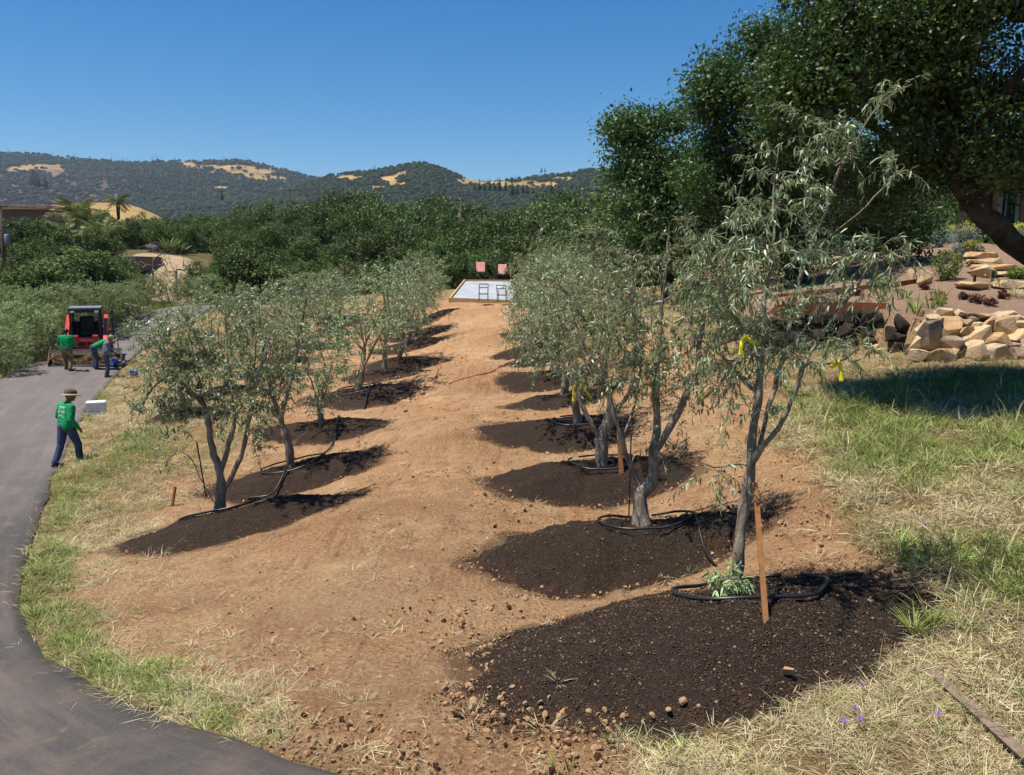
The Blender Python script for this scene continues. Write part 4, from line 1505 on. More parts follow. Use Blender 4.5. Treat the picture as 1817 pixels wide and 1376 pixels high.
s3 = hill('knoll_left', [(60, 366), (110, 364), (150, 360), (190, 360), (220, 361), (250, 369), (275, 380), (300, 393), (340, 410)], 220, 400, -2, 9, [(210, 372, 160, 16)], None, 1.0)

# far tree cover: low leafy crowns scattered over the hills
def far_kind(seed, conifer=False):
    r = np.random.default_rng(seed)
    if conifer:
        z = r.random(90) ** 1.3
        a = r.uniform(0, 6.28, 90)
        q = (1 - z) * 2.6
        pos = np.stack([q * np.cos(a) * .3, q * np.sin(a) * .3, z * 14], 1)
        dr = np.stack([np.cos(a), np.sin(a), -.25 * np.ones(90)], 1)
        L_ = q + .5
        V, Fs, tint = leaf_cards(pos, dr, np.tile([0, 0, 1.], (90, 1)) + r.normal(0, .3, (90, 3)), L_, L_ * .7, .1, False, np.clip(r.normal(.35, .2, 90), 0, 1))
    else:
        v = norm(r.normal(size=(70, 3))); v[:, 2] = np.abs(v[:, 2]) * 1.0 - .15
        pos = v * np.array([3.6, 3.6, 3.6]) * r.uniform(.6, 1, (70, 1)) + np.array([0, 0, 3.2])
        dr = norm(np.cross(v, r.normal(size=(70, 3))))
        L_ = r.uniform(1.6, 3.0, 70)
        V, Fs, tint = leaf_cards(pos - dr * L_[:, None] * .5, dr, v, L_, L_ * .8, .2, False, np.clip(r.normal(.45, .22, 70), 0, 1))
    return V, Fs, tint


M_FAROAK = leafmat('far_tree_leaf', (0.014, 0.023, 0.009), (0.036, 0.054, 0.018), (0.075, 0.098, 0.034), .12, .7, .1)
M_BURNT = leafmat('burnt_tree_leaf', (0.035, 0.030, 0.026), (0.075, 0.064, 0.054), (0.13, 0.11, 0.09), .05, .8, .05)
fk = []
for k in range(4):
    V, Fs, tint = far_kind(200 + k); fk.append(mesh_np('far_oak', V, Fs, M_FAROAK, False, tint))
for k in range(2):
    V, Fs, tint = far_kind(210 + k, True); fk.append(mesh_np('far_fir', V, Fs, M_FAROAK, False, tint))
for k in range(2):
    V, Fs, tint = far_kind(220 + k); fk.append(mesh_np('burnt_oak', V, Fs, M_BURNT, False, tint))
r = np.random.default_rng(90)


def cover(name, sample, n, s, label, burnf=None, fir=.06):
    p, a, b_ = sample(n, r)
    m = len(p)
    idx = r.integers(0, 4, m)
    idx = np.where(r.random(m) < fir, r.integers(4, 6, m), idx)
    if burnf is not None:
        bf = burnf(a, b_)
        idx = np.where((r.random(m) < bf * .8), r.integers(6, 8, m), idx)
        keep = r.random(m) > bf * .35
        p, idx = p[keep], idx[keep]
        m = len(p)
    p[:, 2] -= .8
    rot = np.stack([np.zeros(m), np.zeros(m), r.uniform(0, 6.28, m)], 1)
    scatter(name, p, rot, r.uniform(s * .5, s * 1.45, m), idx, fk, label, 'woodland')


cover('hill_woodland', s1, 42000, 1.25, 'dark oak and fir woodland covering the far ridge', burn1)
cover('knoll_woodland', s2, 26000, .85, 'dark oak woodland covering the nearer rounded hill', None, .02)
m = 2600
d_ = r.uniform(260, 760, m)
pxs = r.uniform(-120, 1300, m)
pp = np.array([P(a, 400, d)[:2] for a, d in zip(pxs, d_)])
ok = ~((pxs < 300) & (d_ < 420))
pp = pp[ok]
pz = zt(pp[:, 0], pp[:, 1])
m = len(pp)
scatter('valley_woodland', np.stack([pp[:, 0], pp[:, 1], pz - .5], 1), np.stack([np.zeros(m), np.zeros(m), r.uniform(0, 6.28, m)], 1), r.uniform(.9, 1.6, m), r.integers(0, 4, m), fk,
        'treetops filling the valley beyond the wood', 'woodland')

# conifers that stand out one by one
def conifer_kind(seed):
    r = np.random.default_rng(seed)
    n = 420
    z = r.random(n) ** 1.15
    a = r.uniform(0, 6.28, n)
    q = (1 - z) ** .85 * 2.7 * r.uniform(.7, 1.1, n)
    pos = np.stack([np.cos(a) * q * .2, np.sin(a) * q * .2, .8 + z * 12.6], 1)
    dr = np.stack([np.cos(a), np.sin(a), -.3 + .5 * z], 1)
    L_ = q * .85 + .35
    V, Fs, tint = leaf_cards(pos, dr, np.tile([0, 0, 1.], (n, 1)) + r.normal(0, .5, (n, 3)), L_, L_ * .35, .15, False, np.clip(r.normal(.4, .2, n), 0, 1))
    w = Wood()
    w.limb([(0, 0, -.5), (0, 0, 6), (0, 0, 13)], 1.5)
    return w.mesh('trunk', M_KBARK, .04, .25, 2, 6, 3), mesh_np('crown', V, Fs, M_FAROAK, False, tint)


CK = [conifer_kind(230), conifer_kind(231)]
for i, (px, base, top, d) in enumerate(sorted([(842, 338, 322, 760), (851, 338, 318, 770), (860, 339, 321, 760), (869, 339, 317, 765), (878, 339, 320, 760), (887, 339, 316, 765), (897, 340, 320, 760), (909, 348, 320, 640), (918, 346, 326, 650), (928, 344, 324, 700), (936, 344, 327, 690),
                                        (946, 344, 330, 690), (961, 306, 296, 1420), (967, 306, 297, 1425), (132, 283, 273, 2380), (160, 284, 276, 2400), (270, 290, 280, 2420), (280, 290, 279, 2430), (978, 345, 318, 560), (394, 356, 338, 520), (60, 330, 300, 1300), (68, 332, 305, 1300), (82, 334, 310, 1250)])):
    q0, q1 = P(px, base, d), P(px, top, d)
    e = empty('conifer', tuple(q0), i * 1.3, '%s dark conifer from the left on the distant hills' % nth(i), 'conifer', 'conifers on the distant hills')
    s = (q1[2] - q0[2]) / 13.4
    e.scale = (s, s, s)
    obj('trunk', CK[i % 2][0], e)
    obj('crown', CK[i % 2][1], e)

# ------------------------------------------------------------------ people
M_SKIN = simple('skin', srgb(150, 100, 74, .8), .55, .3, var=.12)
M_HAIR = simple('dark_hair', (.012, .010, .009), .6, .3)
M_GREEN = NT('green_work_shirt')
co = M_GREEN.coord()
gc = M_GREEN.ramp(M_GREEN.noise(5, 5, .6, co), [(.3, (.006, .175, .060)), (.7, (.014, .30, .105))])
M_GREEN.base(gc, .85, .15)
M_GREEN.bump(M_GREEN.noise(11, 5, .65, co), .9, .03)
M_GREEN = M_GREEN.m
# the same shirt with a worn pale print across the back
t = NT('green_work_shirt_printed')
co = t.coord()
gc = t.ramp(t.noise(5, 5, .6, co), [(.3, (.006, .175, .060)), (.7, (.014, .30, .105))])
sp = t.n('SeparateXYZ'); t.l(co, sp.inputs[0])
inx = t.math('LESS_THAN', t.math('ABSOLUTE', sp.outputs[0]), .115)
inz = t.math('LESS_THAN', t.math('ABSOLUTE', t.math('SUBTRACT', sp.outputs[2], 1.29)), .125)
bk = t.math('LESS_THAN', sp.outputs[1], .03)
mp = t.n('Mapping'); mp.inputs['Scale'].default_value = (16, 1, 26); t.l(co, mp.inputs[0])
pr = t.math('GREATER_THAN', t.noise(1.0, 1, .4, mp.outputs[0]), .5)
msk = t.math('MULTIPLY', t.math('MULTIPLY', inx, inz), t.math('MULTIPLY', bk, pr))
t.base(t.mix(t.math('MULTIPLY', msk, .7), gc, srgb(190, 215, 200, .7)), .85, .15)
t.bump(t.noise(11, 5, .65, co), .9, .03)
M_GREENP = t.m
M_JEANS = simple('blue_jeans', srgb(78, 92, 120, .75), .9, .1, var=.5, scale=7, bump=.8, bscale=12)
M_KHAKI = simple('khaki_trousers', srgb(132, 114, 90, .75), .9, .1, var=.35, scale=7, bump=.8, bscale=12)
M_GREYC = simple('grey_hooded_top', srgb(132, 136, 146, .75), .9, .1, var=.35, scale=7, bump=.8, bscale=12)
M_GREYT = simple('grey_blue_trousers', srgb(92, 102, 112, .7), .9, .1, var=.4, scale=7, bump=.8, bscale=12)
M_NAVY = simple('navy_jacket', srgb(42, 46, 62, .7), .9, .1, var=.4, scale=7, bump=.6, bscale=12)
M_BOOT = simple('work_boot', srgb(60, 48, 40, .6), .8, .2, var=.4)
M_HAT = simple('brown_sun_hat', srgb(104, 92, 72, .7), .9, .1, var=.3, scale=12)
M_HATB = simple('pale_hat_brim', srgb(176, 164, 142, .7), .9, .1, var=.2, scale=12)
M_EYE = simple('eye', (.02, .015, .012), .3, .5)


def remeshed(mb, voxel, it=5):
    bmesh.ops.recalc_face_normals(mb.bm, faces=mb.bm.faces[:])
    me = bpy.data.meshes.new('tmp')
    mb.bm.to_mesh(me)
    mb.bm.free()
    o = bpy.data.objects.new('tmp', me)
    COL.objects.link(o)
    m = o.modifiers.new('r', 'REMESH')
    m.mode = 'VOXEL'
    m.voxel_size = voxel
    s = o.modifiers.new('s', 'SMOOTH')
    s.factor = .5
    s.iterations = it
    dg = bpy.context.evaluated_depsgraph_get()
    out = bpy.data.meshes.new_from_object(o.evaluated_get(dg))
    bpy.data.objects.remove(o)
    bpy.data.meshes.remove(me)
    out.polygons.foreach_set('use_smooth', np.ones(len(out.polygons), bool))
    return out


def capsule(mb, p0, p1, r0, r1, n=10):
    p0, p1 = Vector(p0), Vector(p1)
    d = (p1 - p0)
    L_ = max(d.length, 1e-4)
    d = d / L_
    pts, rr = [], []
    for k in (1, .8, .45): pts.append(p0 - d * r0 * k); rr.append(r0 * math.sqrt(max(.02, 1 - k * k)))
    pts.append(p0); rr.append(r0)
    pts.append((p0 + p1) / 2); rr.append((r0 + r1) / 2)
    pts.append(p1); rr.append(r1)
    for k in (.45, .8, 1): pts.append(p1 + d * r1 * k); rr.append(r1 * math.sqrt(max(.02, 1 - k * k)))
    mb.tube(pts, rr, n)


def chain(mb, pts, rr):
    for (a, b), (p, q) in zip(zip(pts, pts[1:]), zip(rr, rr[1:])):
        capsule(mb, a, b, p, q)


def blob(mb, c, s, n=12):
    prof = [(math.sin(math.pi * k / 8) * 1.0 + .001, -math.cos(math.pi * k / 8)) for k in range(9)]
    M = Matrix.Translation(Vector(c)) @ Matrix.Diagonal((s[0], s[1], s[2], 1))
    mb.lathe(prof, n=n, M=M)


def V3(*a): return Vector(a)


def person(loc, rz, J, shirt, trousers, label, hat=None, scale=1.0, group='workers', hood=False):
    """J: joint positions, facing +y. keys pelvis chest neck head(look vector) sh(L,R) el ha hi kn an"""
    e = empty('person', loc, rz, label, 'person', group)
    e.scale = (scale * 1.12, scale * 1.12, scale)
    pel, che, nk, hd = (Vector(J[k]) for k in ('pelvis', 'chest', 'neck', 'head'))
    look = Vector(J.get('look', (0, 1, 0))).normalized()
    up = (hd - nk).normalized()
    side = look.cross(up).normalized()
    up2 = side.cross(look).normalized()
    B = Matrix((side, look, up2)).transposed().to_4x4()
    MH = Matrix.Translation(hd) @ B
    # body: one continuous skin surface
    mb = MB()
    chain(mb, [pel, (pel + che) / 2, che], [.085, .09, .11])
    capsule(mb, J['shL'], J['shR'], .06, .06)
    chain(mb, [che, nk, hd], [.09, .052, .055])
    sk = MB().bm
    M = MH
    def hb(c, s): blob(mb, (0, 0, 0), (1, 1, 1)) if False else mb.lathe([(math.sin(math.pi * k / 8) + .001, -math.cos(math.pi * k / 8)) for k in range(9)], n=12, M=M @ Matrix.Translation(Vector(c)) @ Matrix.Diagonal((*s, 1)))
    sk.free()
    hb((0, -.008, .02), (.076, .095, .105))
    hb((0, .03, -.055), (.055, .062, .06))
    hb((0, .096, -.012), (.014, .022, .022))
    hb((0, .082, -.06), (.026, .014, .010))
    for s_ in (-1, 1): hb((s_ * .078, -.005, -.01), (.012, .022, .032))
    for sd in 'LR':
        sh, el, ha = Vector(J['sh' + sd]), Vector(J['el' + sd]), Vector(J['ha' + sd])
        hi, kn, an = Vector(J['hi' + sd]), Vector(J['kn' + sd]), Vector(J['an' + sd])
        chain(mb, [sh, el, ha], [.05, .04, .028])
        fd = (ha - el).normalized()
        pd = J.get('palm' + sd)
        cr = fd.cross(Vector((0, 0, 1)) if abs(fd.z) < .9 else Vector((1, 0, 0))).normalized()
        nn = fd.cross(cr).normalized()
        capsule(mb, ha + fd * .03 - cr * .02, ha + fd * .075 - cr * .022, .024, .022, 8)
        capsule(mb, ha + fd * .03 + cr * .02, ha + fd * .075 + cr * .022, .024, .022, 8)
        for q in range(4):
            b0 = ha + fd * .085 + cr * (-.033 + q * .022)
            ln = [.062, .072, .068, .052][q]
            b1 = b0 + fd * ln * .55 + nn * .008
            b2 = b1 + (fd * .75 + nn * .65).normalized() * ln * .5
            chain(mb, [b0, b1, b2], [.0095, .009, .0075])
        t0 = ha + fd * .03 - cr * .036
        chain(mb, [t0, t0 - cr * .028 + fd * .03, t0 - cr * .03 + fd * .06 + nn * .012], [.012, .011, .009])
        chain(mb, [hi, kn, an], [.065, .05, .036])
    bme = remeshed(mb, .011, 3)
    bme.materials.append(M_SKIN)
    body = obj('body', bme, e)
    for s_ in (-1, 1):
        ev = MB()
        ev.lathe([(math.sin(math.pi * k / 6) * .011 + .0005, -math.cos(math.pi * k / 6) * .011) for k in range(7)], n=8, M=MH @ Matrix.Translation((s_ * .031, .083, .012)))
        ev.build('eye', M_EYE, body)
    # shirt
    mb = MB()
    ax = (Vector(J['shR']) - Vector(J['shL'])).normalized()
    for f_, wd, rr in ((.0, .085, .118), (.25, .08, .115), (.5, .085, .118), (.75, .1, .122), (1.0, .115, .115)):
        c = pel.lerp(che, f_) + (che - pel).normalized() * .02
        capsule(mb, c - ax * wd, c + ax * wd, rr, rr)
    for f_ in (.0, .2, .4, .6, .8):
        a, b = pel.lerp(che, f_), pel.lerp(che, f_ + .2)
        for s_ in (-1, 1): capsule(mb, a + ax * .085 * s_, b + ax * .095 * s_, .115, .118)
    capsule(mb, che.lerp(nk, .55) - ax * .1, che.lerp(nk, .55) + ax * .1, .075, .075)
    capsule(mb, J['shL'], J['shR'], .078, .078)
    capsule(mb, che, nk, .1, .06)
    for sd in 'LR':
        sh, el, ha = Vector(J['sh' + sd]), Vector(J['el' + sd]), Vector(J['ha' + sd])
        md = sh.lerp(el, .5) + Vector((0, -.006, 0))
        chain(mb, [sh, md, el, el.lerp(ha, .45), ha], [.078, .07, .062, .058, .046])
    sme = remeshed(mb, .017, 5)
    sme.materials.append(shirt)
    so = obj('shirt', sme, e)
    # trousers
    mb = MB()
    capsule(mb, pel - ax * .07 + Vector((0, 0, .02)), pel + ax * .07 + Vector((0, 0, .02)), .118, .118)
    for sd in 'LR':
        hi, kn, an = Vector(J['hi' + sd]), Vector(J['kn' + sd]), Vector(J['an' + sd])
        chain(mb, [hi + Vector((0, 0, .03)), hi.lerp(kn, .5), kn, kn.lerp(an, .5), an + Vector((0, 0, .03))], [.108, .094, .076, .072, .074])
    tme = remeshed(mb, .017, 5)
    tme.materials.append(trousers)
    obj('trousers', tme, e)
    for sd in 'LR':
        an = Vector(J['an' + sd])
        td = Vector(J.get('toe' + sd, (0, 1, 0))).normalized()
        mb = MB()
        capsule(mb, an + Vector((0, 0, -.01)), an + Vector((0, 0, .06)), .05, .05)
        capsule(mb, an + Vector((0, 0, -.045)) - td * .04, an + Vector((0, 0, -.05)) + td * .14, .045, .04)
        bm_ = remeshed(mb, .014, 3)
        bm_.materials.append(M_BOOT)
        obj('boot', bm_, e)
    # hair / hat
    if hat == 'brim':
        h = MB()
        h.lathe([(.10, .035), (.115, .05), (.112, .10), (.09, .145), (.05, .16), (.002, .163)], n=20, M=MH @ Matrix.Diagonal((.95, 1.1, 1, 1)))
        ho = h.build('hat', M_HAT, e, True)
        b_ = MB()
        b_.lathe([(.10, .052), (.14, .042), (.175, .022), (.178, .026), (.14, .05), (.10, .062)], n=24, M=MH @ Matrix.Diagonal((.95, 1.1, 1, 1)))
        b_.build('brim', M_HATB, ho, True)
    elif hat == 'cap':
        h = MB()
        h.lathe([(.092, .02), (.098, .06), (.085, .11), (.05, .135), (.002, .14)], n=18, M=MH @ Matrix.Diagonal((.92, 1.12, 1, 1)))
        h.prism([(-.07, .02), (.07, .02), (.06, .15), (0, .18), (-.06, .15)], .03, .045, 'z', MH)
        h.build('cap', J.get('capmat', M_HAT), e, True)
    if hat != 'brim':
        h = MB()
        h.lathe([(.06, -.05), (.088, 0), (.09, .05), (.07, .105), (.03, .125), (.002, .13)], n=16, M=MH @ Matrix.Translation((0, -.014, -.005)) @ Matrix.Diagonal((.92, 1.0, 1, 1)))
        h.build('hair', J.get('hairmat', M_HAIR), e, True)
    return e


STAND = dict(pelvis=(0, 0, .95), chest=(0, .01, 1.33), neck=(0, .0, 1.50), head=(0, .02, 1.64), shL=(-.19, 0, 1.42), shR=(.19, 0, 1.42),
             elL=(-.25, -.02, 1.14), elR=(.25, -.02, 1.14), haL=(-.26, .08, .90), haR=(.26, .08, .90),
             hiL=(-.095, 0, .92), hiR=(.095, 0, .92), knL=(-.1, .03, .50), knR=(.1, .03, .50), anL=(-.1, 0, .10), anR=(.1, 0, .10))


def pose(**k):
    d = dict(STAND)
    d.update(k)
    return d


def gloc(px, py):
    g = G(px, py)
    return (g[0], g[1], z1(*g))


a = gloc(122, 829)
person(a, R(-30), pose(pelvis=(0, 0, .95), chest=(0, .05, 1.33), neck=(0, .09, 1.49), head=(.01, .14, 1.62), look=(.45, 1, -.12), shL=(-.19, .06, 1.41), shR=(.19, .03, 1.41),
                       elL=(-.27, .02, 1.15), haL=(-.23, .2, .98), elR=(.25, -.04, 1.13), haR=(.23, .12, .92),
                       hiR=(.095, .02, .92), knR=(.12, .16, .52), anR=(.12, .18, .10), hiL=(-.095, 0, .92), knL=(-.12, -.06, .50), anL=(-.13, -.20, .11)),
       M_GREENP, M_JEANS, 'person in green shirt, jeans and brimmed hat walking along the road edge', 'brim', 1.0)
a = gloc(121, 660)
person(a, R(4), pose(head=(0, .06, 1.63), look=(-.1, 1, -.35), neck=(0, .03, 1.50), elL=(-.28, .04, 1.17), haL=(-.24, .28, 1.08), elR=(.27, .0, 1.16), haR=(.24, .25, 1.02),
                     knR=(.12, .02, .5), anR=(.13, -.12, .12), anL=(-.1, .1, .10), knL=(-.1, .09, .5), hairmat=M_HAIR),
       M_GREEN, M_KHAKI, 'person in green shirt and khaki trousers seen from behind at the loader bucket', None, .97)
a = gloc(171, 657)
person(a, R(-62), pose(pelvis=(0, -.05, .95), chest=(0, .30, 1.13), neck=(0, .44, 1.16), head=(0, .57, 1.14), look=(0, .6, -1), shL=(-.19, .36, 1.12), shR=(.19, .36, 1.12),
                       elL=(-.22, .42, .85), haL=(-.16, .48, .62), elR=(.22, .42, .85), haR=(.16, .5, .60), capmat=M_HATB,
                       hiL=(-.1, -.05, .92), hiR=(.1, -.05, .92), knL=(-.14, .0, .5), knR=(.14, .04, .5), anL=(-.16, -.04, .10), anR=(.15, .0, .10)),
       M_GREEN, M_JEANS, 'person in green shirt and jeans bending over beside the loader bucket', 'cap', .98)
a = gloc(190, 671)
person(a, R(-70), pose(chest=(0, .06, 1.32), neck=(0, .12, 1.48), head=(0, .2, 1.6), look=(-.2, 1, -.6), shL=(-.19, .08, 1.40), shR=(.19, .07, 1.40),
                       elL=(-.24, .12, 1.13), haL=(-.18, .33, 1.0), elR=(.25, .08, 1.12), haR=(.2, .28, .95), capmat=M_HATB, hairmat=M_GREYC,
                       knL=(-.1, .05, .5), knR=(.1, .06, .5)),
       M_GREYC, M_GREYT, 'person in grey hooded top and grey trousers standing at the road edge by the loader', 'cap', .97)
a = gloc(603, 606)
person(a, R(75), pose(pelvis=(0, -.1, .62), chest=(0, .18, .92), neck=(0, .30, 1.02), head=(0, .40, 1.10), look=(0, .8, -.7), shL=(-.19, .22, .97), shR=(.19, .22, .97),
                      elL=(-.22, .36, .74), haL=(-.14, .52, .56), elR=(.22, .36, .74), haR=(.14, .52, .52),
                      hiL=(-.1, -.1, .60), hiR=(.1, -.1, .60), knL=(-.16, .28, .50), knR=(.16, .26, .46), anL=(-.15, .0, .10), anR=(.15, -.02, .10)),
       M_NAVY, M_NAVY, 'person in dark clothes crouching among the olives left of the track', 'cap', .98)

# ------------------------------------------------------------------ compact track loader
M_RED = simple('loader_red_paint', srgb(198, 60, 44, .9), .42, .5, var=.22, scale=4)
M_BLACKM = simple('black_metal', (.022, .022, .024), .5, .4, var=.3)
M_RUBBER = simple('track_rubber', (.028, .026, .025), .9, .1, var=.4, bump=.4)
M_GREYM = simple('grey_painted_steel', (.22, .23, .24), .45, .4, var=.2)
M_WHITEP = simple('white_paint', (.72, .71, .69), .5, .3, var=.1)
M_BUCKET = simple('worn_bucket_steel', srgb(92, 74, 66, .7), .6, .3, var=.45, scale=8, bump=.3)
M_CHROME = simple('polished_rod', (.6, .6, .62), .2, .5, 1.0, var=.05)
t = NT('cab_glass')
t.base((.03, .035, .035), .06, .5)
t.b.inputs['Alpha'].default_value = 1.0
M_GLASS = t.m
t = NT('clear_cab_window')
t.base((.85, .9, .88), .02, .5)
t.b.inputs['Transmission Weight'].default_value = 1.0
M_CLEAR = t.m
M_LAMP = simple('headlamp_glass', (.75, .75, .72), .15, .6, var=.05)

a = gloc(150, 648)
lo = empty('track_loader', (a[0] - .45, a[1] + 1.3, a[2]), R(23), 'red compact track loader with a black cab standing on the road', 'loader')
MB().box((0, .25, .55), (1.0, 1.9, .55), bevel=.04).box((0, 1.05, 1.0), (1.15, .75, .75), bevel=.08).build('chassis', M_RED, lo)
fp = MB().box((0, -.80, .78), (1.12, .10, .34), bevel=.025).build('front_panel', M_RED, lo)
for k in range(2): MB().box((-.2 + .4 * k, -.858, .80), (.30, .012, .10)).build('grille_slot', M_BLACKM, fp)
for s_ in (-1, 1):
    # cab frame
    for y_ in (-.62, .62):
        MB().box((s_ * .50, y_, 1.55), (.085, .085, 1.22), bevel=.012).build('cab_pillar', M_BLACKM, lo)
    MB().box((s_ * .50, 0, 1.62), (.02, 1.12, .95)).build('side_mesh', M_GLASS, lo)
    hl = MB().box((s_ * .42, -.70, 2.06), (.15, .05, .08), bevel=.015).build('work_lamp', M_LAMP, lo)
    # lift arms
    arm = MB()
    arm.prism([(1.35, 1.05), (1.45, 1.75), (1.10, 1.86), (-.55, 1.28), (-1.18, .78), (-1.28, .42), (-1.12, .36), (-.95, .66), (-.42, 1.04), (1.05, 1.56), (1.12, 1.05)], s_ * .60, s_ * .74, 'x')
    ao = arm.build('lift_arm', M_RED, lo)
    MB().tube([(s_ * .80, .9, .75), (s_ * .80, .1, 1.08)], .045, 10).tube([(s_ * .80, .1, 1.08), (s_ * .80, -.5, 1.25)], .026, 10).build('lift_cylinder', M_BLACKM, ao)
    MB().tube([(s_ * .62, -.55, 1.12), (s_ * .60, -1.02, .68)], .04, 10).build('tilt_cylinder', M_CHROME, ao)
    # tracks
    out = [(-.95, .06), (.95, .06), (1.16, .22), (1.20, .42), (1.02, .62), (.55, .60), (-.85, .52), (-1.08, .34), (-1.06, .16)]
    tk = MB().prism(out, s_ * .50, s_ * .86, 'x').build('track', M_RUBBER, lo)
    for k in range(16):
        MB().box((s_ * .68, -.9 + k * .12, .035), (.34, .06, .05)).build('lug', M_RUBBER, tk)
    for y_, rr in ((-.85, .17), (-.45, .11), (-.1, .11), (.25, .11), (.6, .11), (.98, .2)):
        Mx = Matrix.Translation((s_ * .87, y_, .12 + rr)) @ Euler((0, R(90), 0)).to_matrix().to_4x4()
        MB().lathe([(rr, -.02), (rr, .02), (rr * .6, .03), (.001, .03)], n=14, M=Mx).build('wheel', M_GREYM, tk)
MB().box((0, 0, 2.20), (1.12, 1.42, .075), bevel=.03).build('cab_roof', M_GREYM, lo)
MB().box((0, -.62, 2.09), (.92, .07, .14), bevel=.01).build('cab_header', M_BLACKM, lo)
MB().box((0, -.62, .99), (.95, .10, .08), bevel=.01).build('cab_sill', M_GREYM, lo)
MB().box((0, .63, 1.30), (.92, .05, .62)).build('cab_back', M_BLACKM, lo)
MB().box((0, .625, 1.84), (.92, .012, .42)).build('rear_window', M_CLEAR, lo)
MB().box((0, 0, .93), (.94, 1.16, .05)).build('cab_floor', M_BLACKM, lo)
st = MB().box((0, .22, 1.16), (.52, .50, .18), bevel=.05).box((0, .46, 1.52), (.52, .14, .62), rot=(R(-8), 0, 0), bevel=.05).build('seat', M_BLACKM, lo)
for s_ in (-1, 1):
    MB().tube([(s_ * .36, -.1, .98), (s_ * .36, -.16, 1.35), (s_ * .34, -.2, 1.48)], .022, 8).build('control_lever', M_BLACKM, lo)
    MB().box((s_ * .34, -1.0, .98), (.20, .34, .34), bevel=.05).build('arm_bracket', M_RED, lo)
# cab door swung open on the right
dr = empty('cab_door', (0, 0, 0), 0, parent=lo)
dr = MB().box((.98, -.95, 1.62), (.05, .62, 1.16), bevel=.015).build('open_door', M_BLACKM, lo)
MB().box((.98, -.95, 1.64), (.062, .50, .96)).build('door_glass', M_GLASS, dr)
MB().tube([(1.12, -.98, .45), (1.10, -1.0, 1.05)], .018, 8).build('door_handle', M_BLACKM, dr)
bpy.data.objects.remove([o for o in lo.children if o.name.startswith('cab_door')][0])
lo.scale = (1.1, 1.1, 1.06)
# bucket
bw = 1.2
prof = [(-1.25, .78), (-1.30, .80), (-1.42, .40), (-1.42, .18), (-1.62, .07), (-2.10, .05), (-2.10, .09), (-1.64, .11), (-1.47, .20), (-1.47, .42)]
bk = MB().prism([(-1.30, .58), (-1.35, .58), (-1.44, .42), (-1.44, .20), (-1.62, .12), (-2.05, .10), (-2.05, .04), (-1.60, .05), (-1.36, .14), (-1.34, .42)], -bw, bw, 'x').build('bucket', M_BUCKET, lo)
for s_ in (-1, 1):
    MB().prism([(-1.28, .60), (-1.42, .58), (-2.04, .24), (-2.06, .05), (-1.6, .04), (-1.33, .12)], s_ * bw, s_ * (bw + .035), 'x').build('bucket_side', M_BUCKET, bk)
MB().box((0, -2.06, .055), (2 * bw + .1, .14, .04)).build('cutting_edge', M_GREYM, bk)
MB().box((0, -1.29, .60), (2 * bw + .07, .06, .05)).build('bucket_rim', M_GREYM, bk)

# straw and brush heaped in the bucket
r = np.random.default_rng(300)
n = 900
pos = np.stack([r.uniform(-1.1, 1.1, n), r.uniform(-1.95, -1.45, n), r.random(n) ** 2 * .28 + .10], 1)
pos[:, 2] += .12 * np.sin(pos[:, 0] * 4) * (pos[:, 2] > .2)
dr_ = norm(r.normal(0, 1, (n, 3)) * np.array([1, .6, .35]))
L_ = r.uniform(.12, .4, n)
M_STRAW = leafmat('dry_straw', (.16, .10, .045), (.34, .24, .11), (.62, .49, .27), .25, .8, .1)
V, Fs, ti = leaf_cards(pos - dr_ * L_[:, None] * .5, dr_, norm(r.normal(0, 1, (n, 3))), L_, L_ * .12 + .01, .2, False, np.clip(r.normal(.4, .25, n), 0, 1))
obj('straw_heap', mesh_np('straw_heap', V, Fs, M_STRAW, False, ti), None, lo.location, lo.rotation_euler, 1.1, label='heap of tan straw and brush lying in the loader bucket', cat='straw', kind='stuff')
# long rake handle of the left worker
h0 = P(99, 612, 32.6); h1 = P(113, 622, 33.0)
M_HANDLE = simple('pale_wooden_handle', srgb(206, 170, 118, .75), .7, .2, var=.2)
q = P(124, 645, 33.4)
MB().tube([h0, h1, P(128, 632, 33.5), P(140, 648, 33.9)], .018, 8).build('rake', M_HANDLE, None, label='pale wooden tool handle held by the left worker at the bucket', cat='tool')

# blue tub and cut olive branches at the road edge
a = gloc(207, 652)
M_BLUE = simple('blue_plastic', srgb(28, 84, 190, .8), .4, .4, var=.2)
tb = MB()
Mx = Matrix.Translation((0, 0, .26)) @ Euler((R(62), 0, R(-28))).to_matrix().to_4x4()
tb.lathe([(.19, -.28), (.20, -.27), (.26, .28), (.275, .28), (.275, .31), (.25, .31), (.185, -.24), (.001, -.24)], n=22, M=Mx)
tb.bm.transform(Matrix.Scale(.62, 4))
tb.build('blue_tub', M_BLUE, None, True, loc=a, label='blue plastic tub tipped over at the road edge', cat='tub')
a = gloc(238, 672)
tb = MB()
tb.lathe([(.13, 0), (.15, .3), (.16, .3), (.16, .32), (.14, .32), (.12, .02), (.001, .02)], n=18)
tb.build('blue_bucket', M_BLUE, None, True, loc=a, label='small blue bucket half hidden by cut branches', cat='bucket')


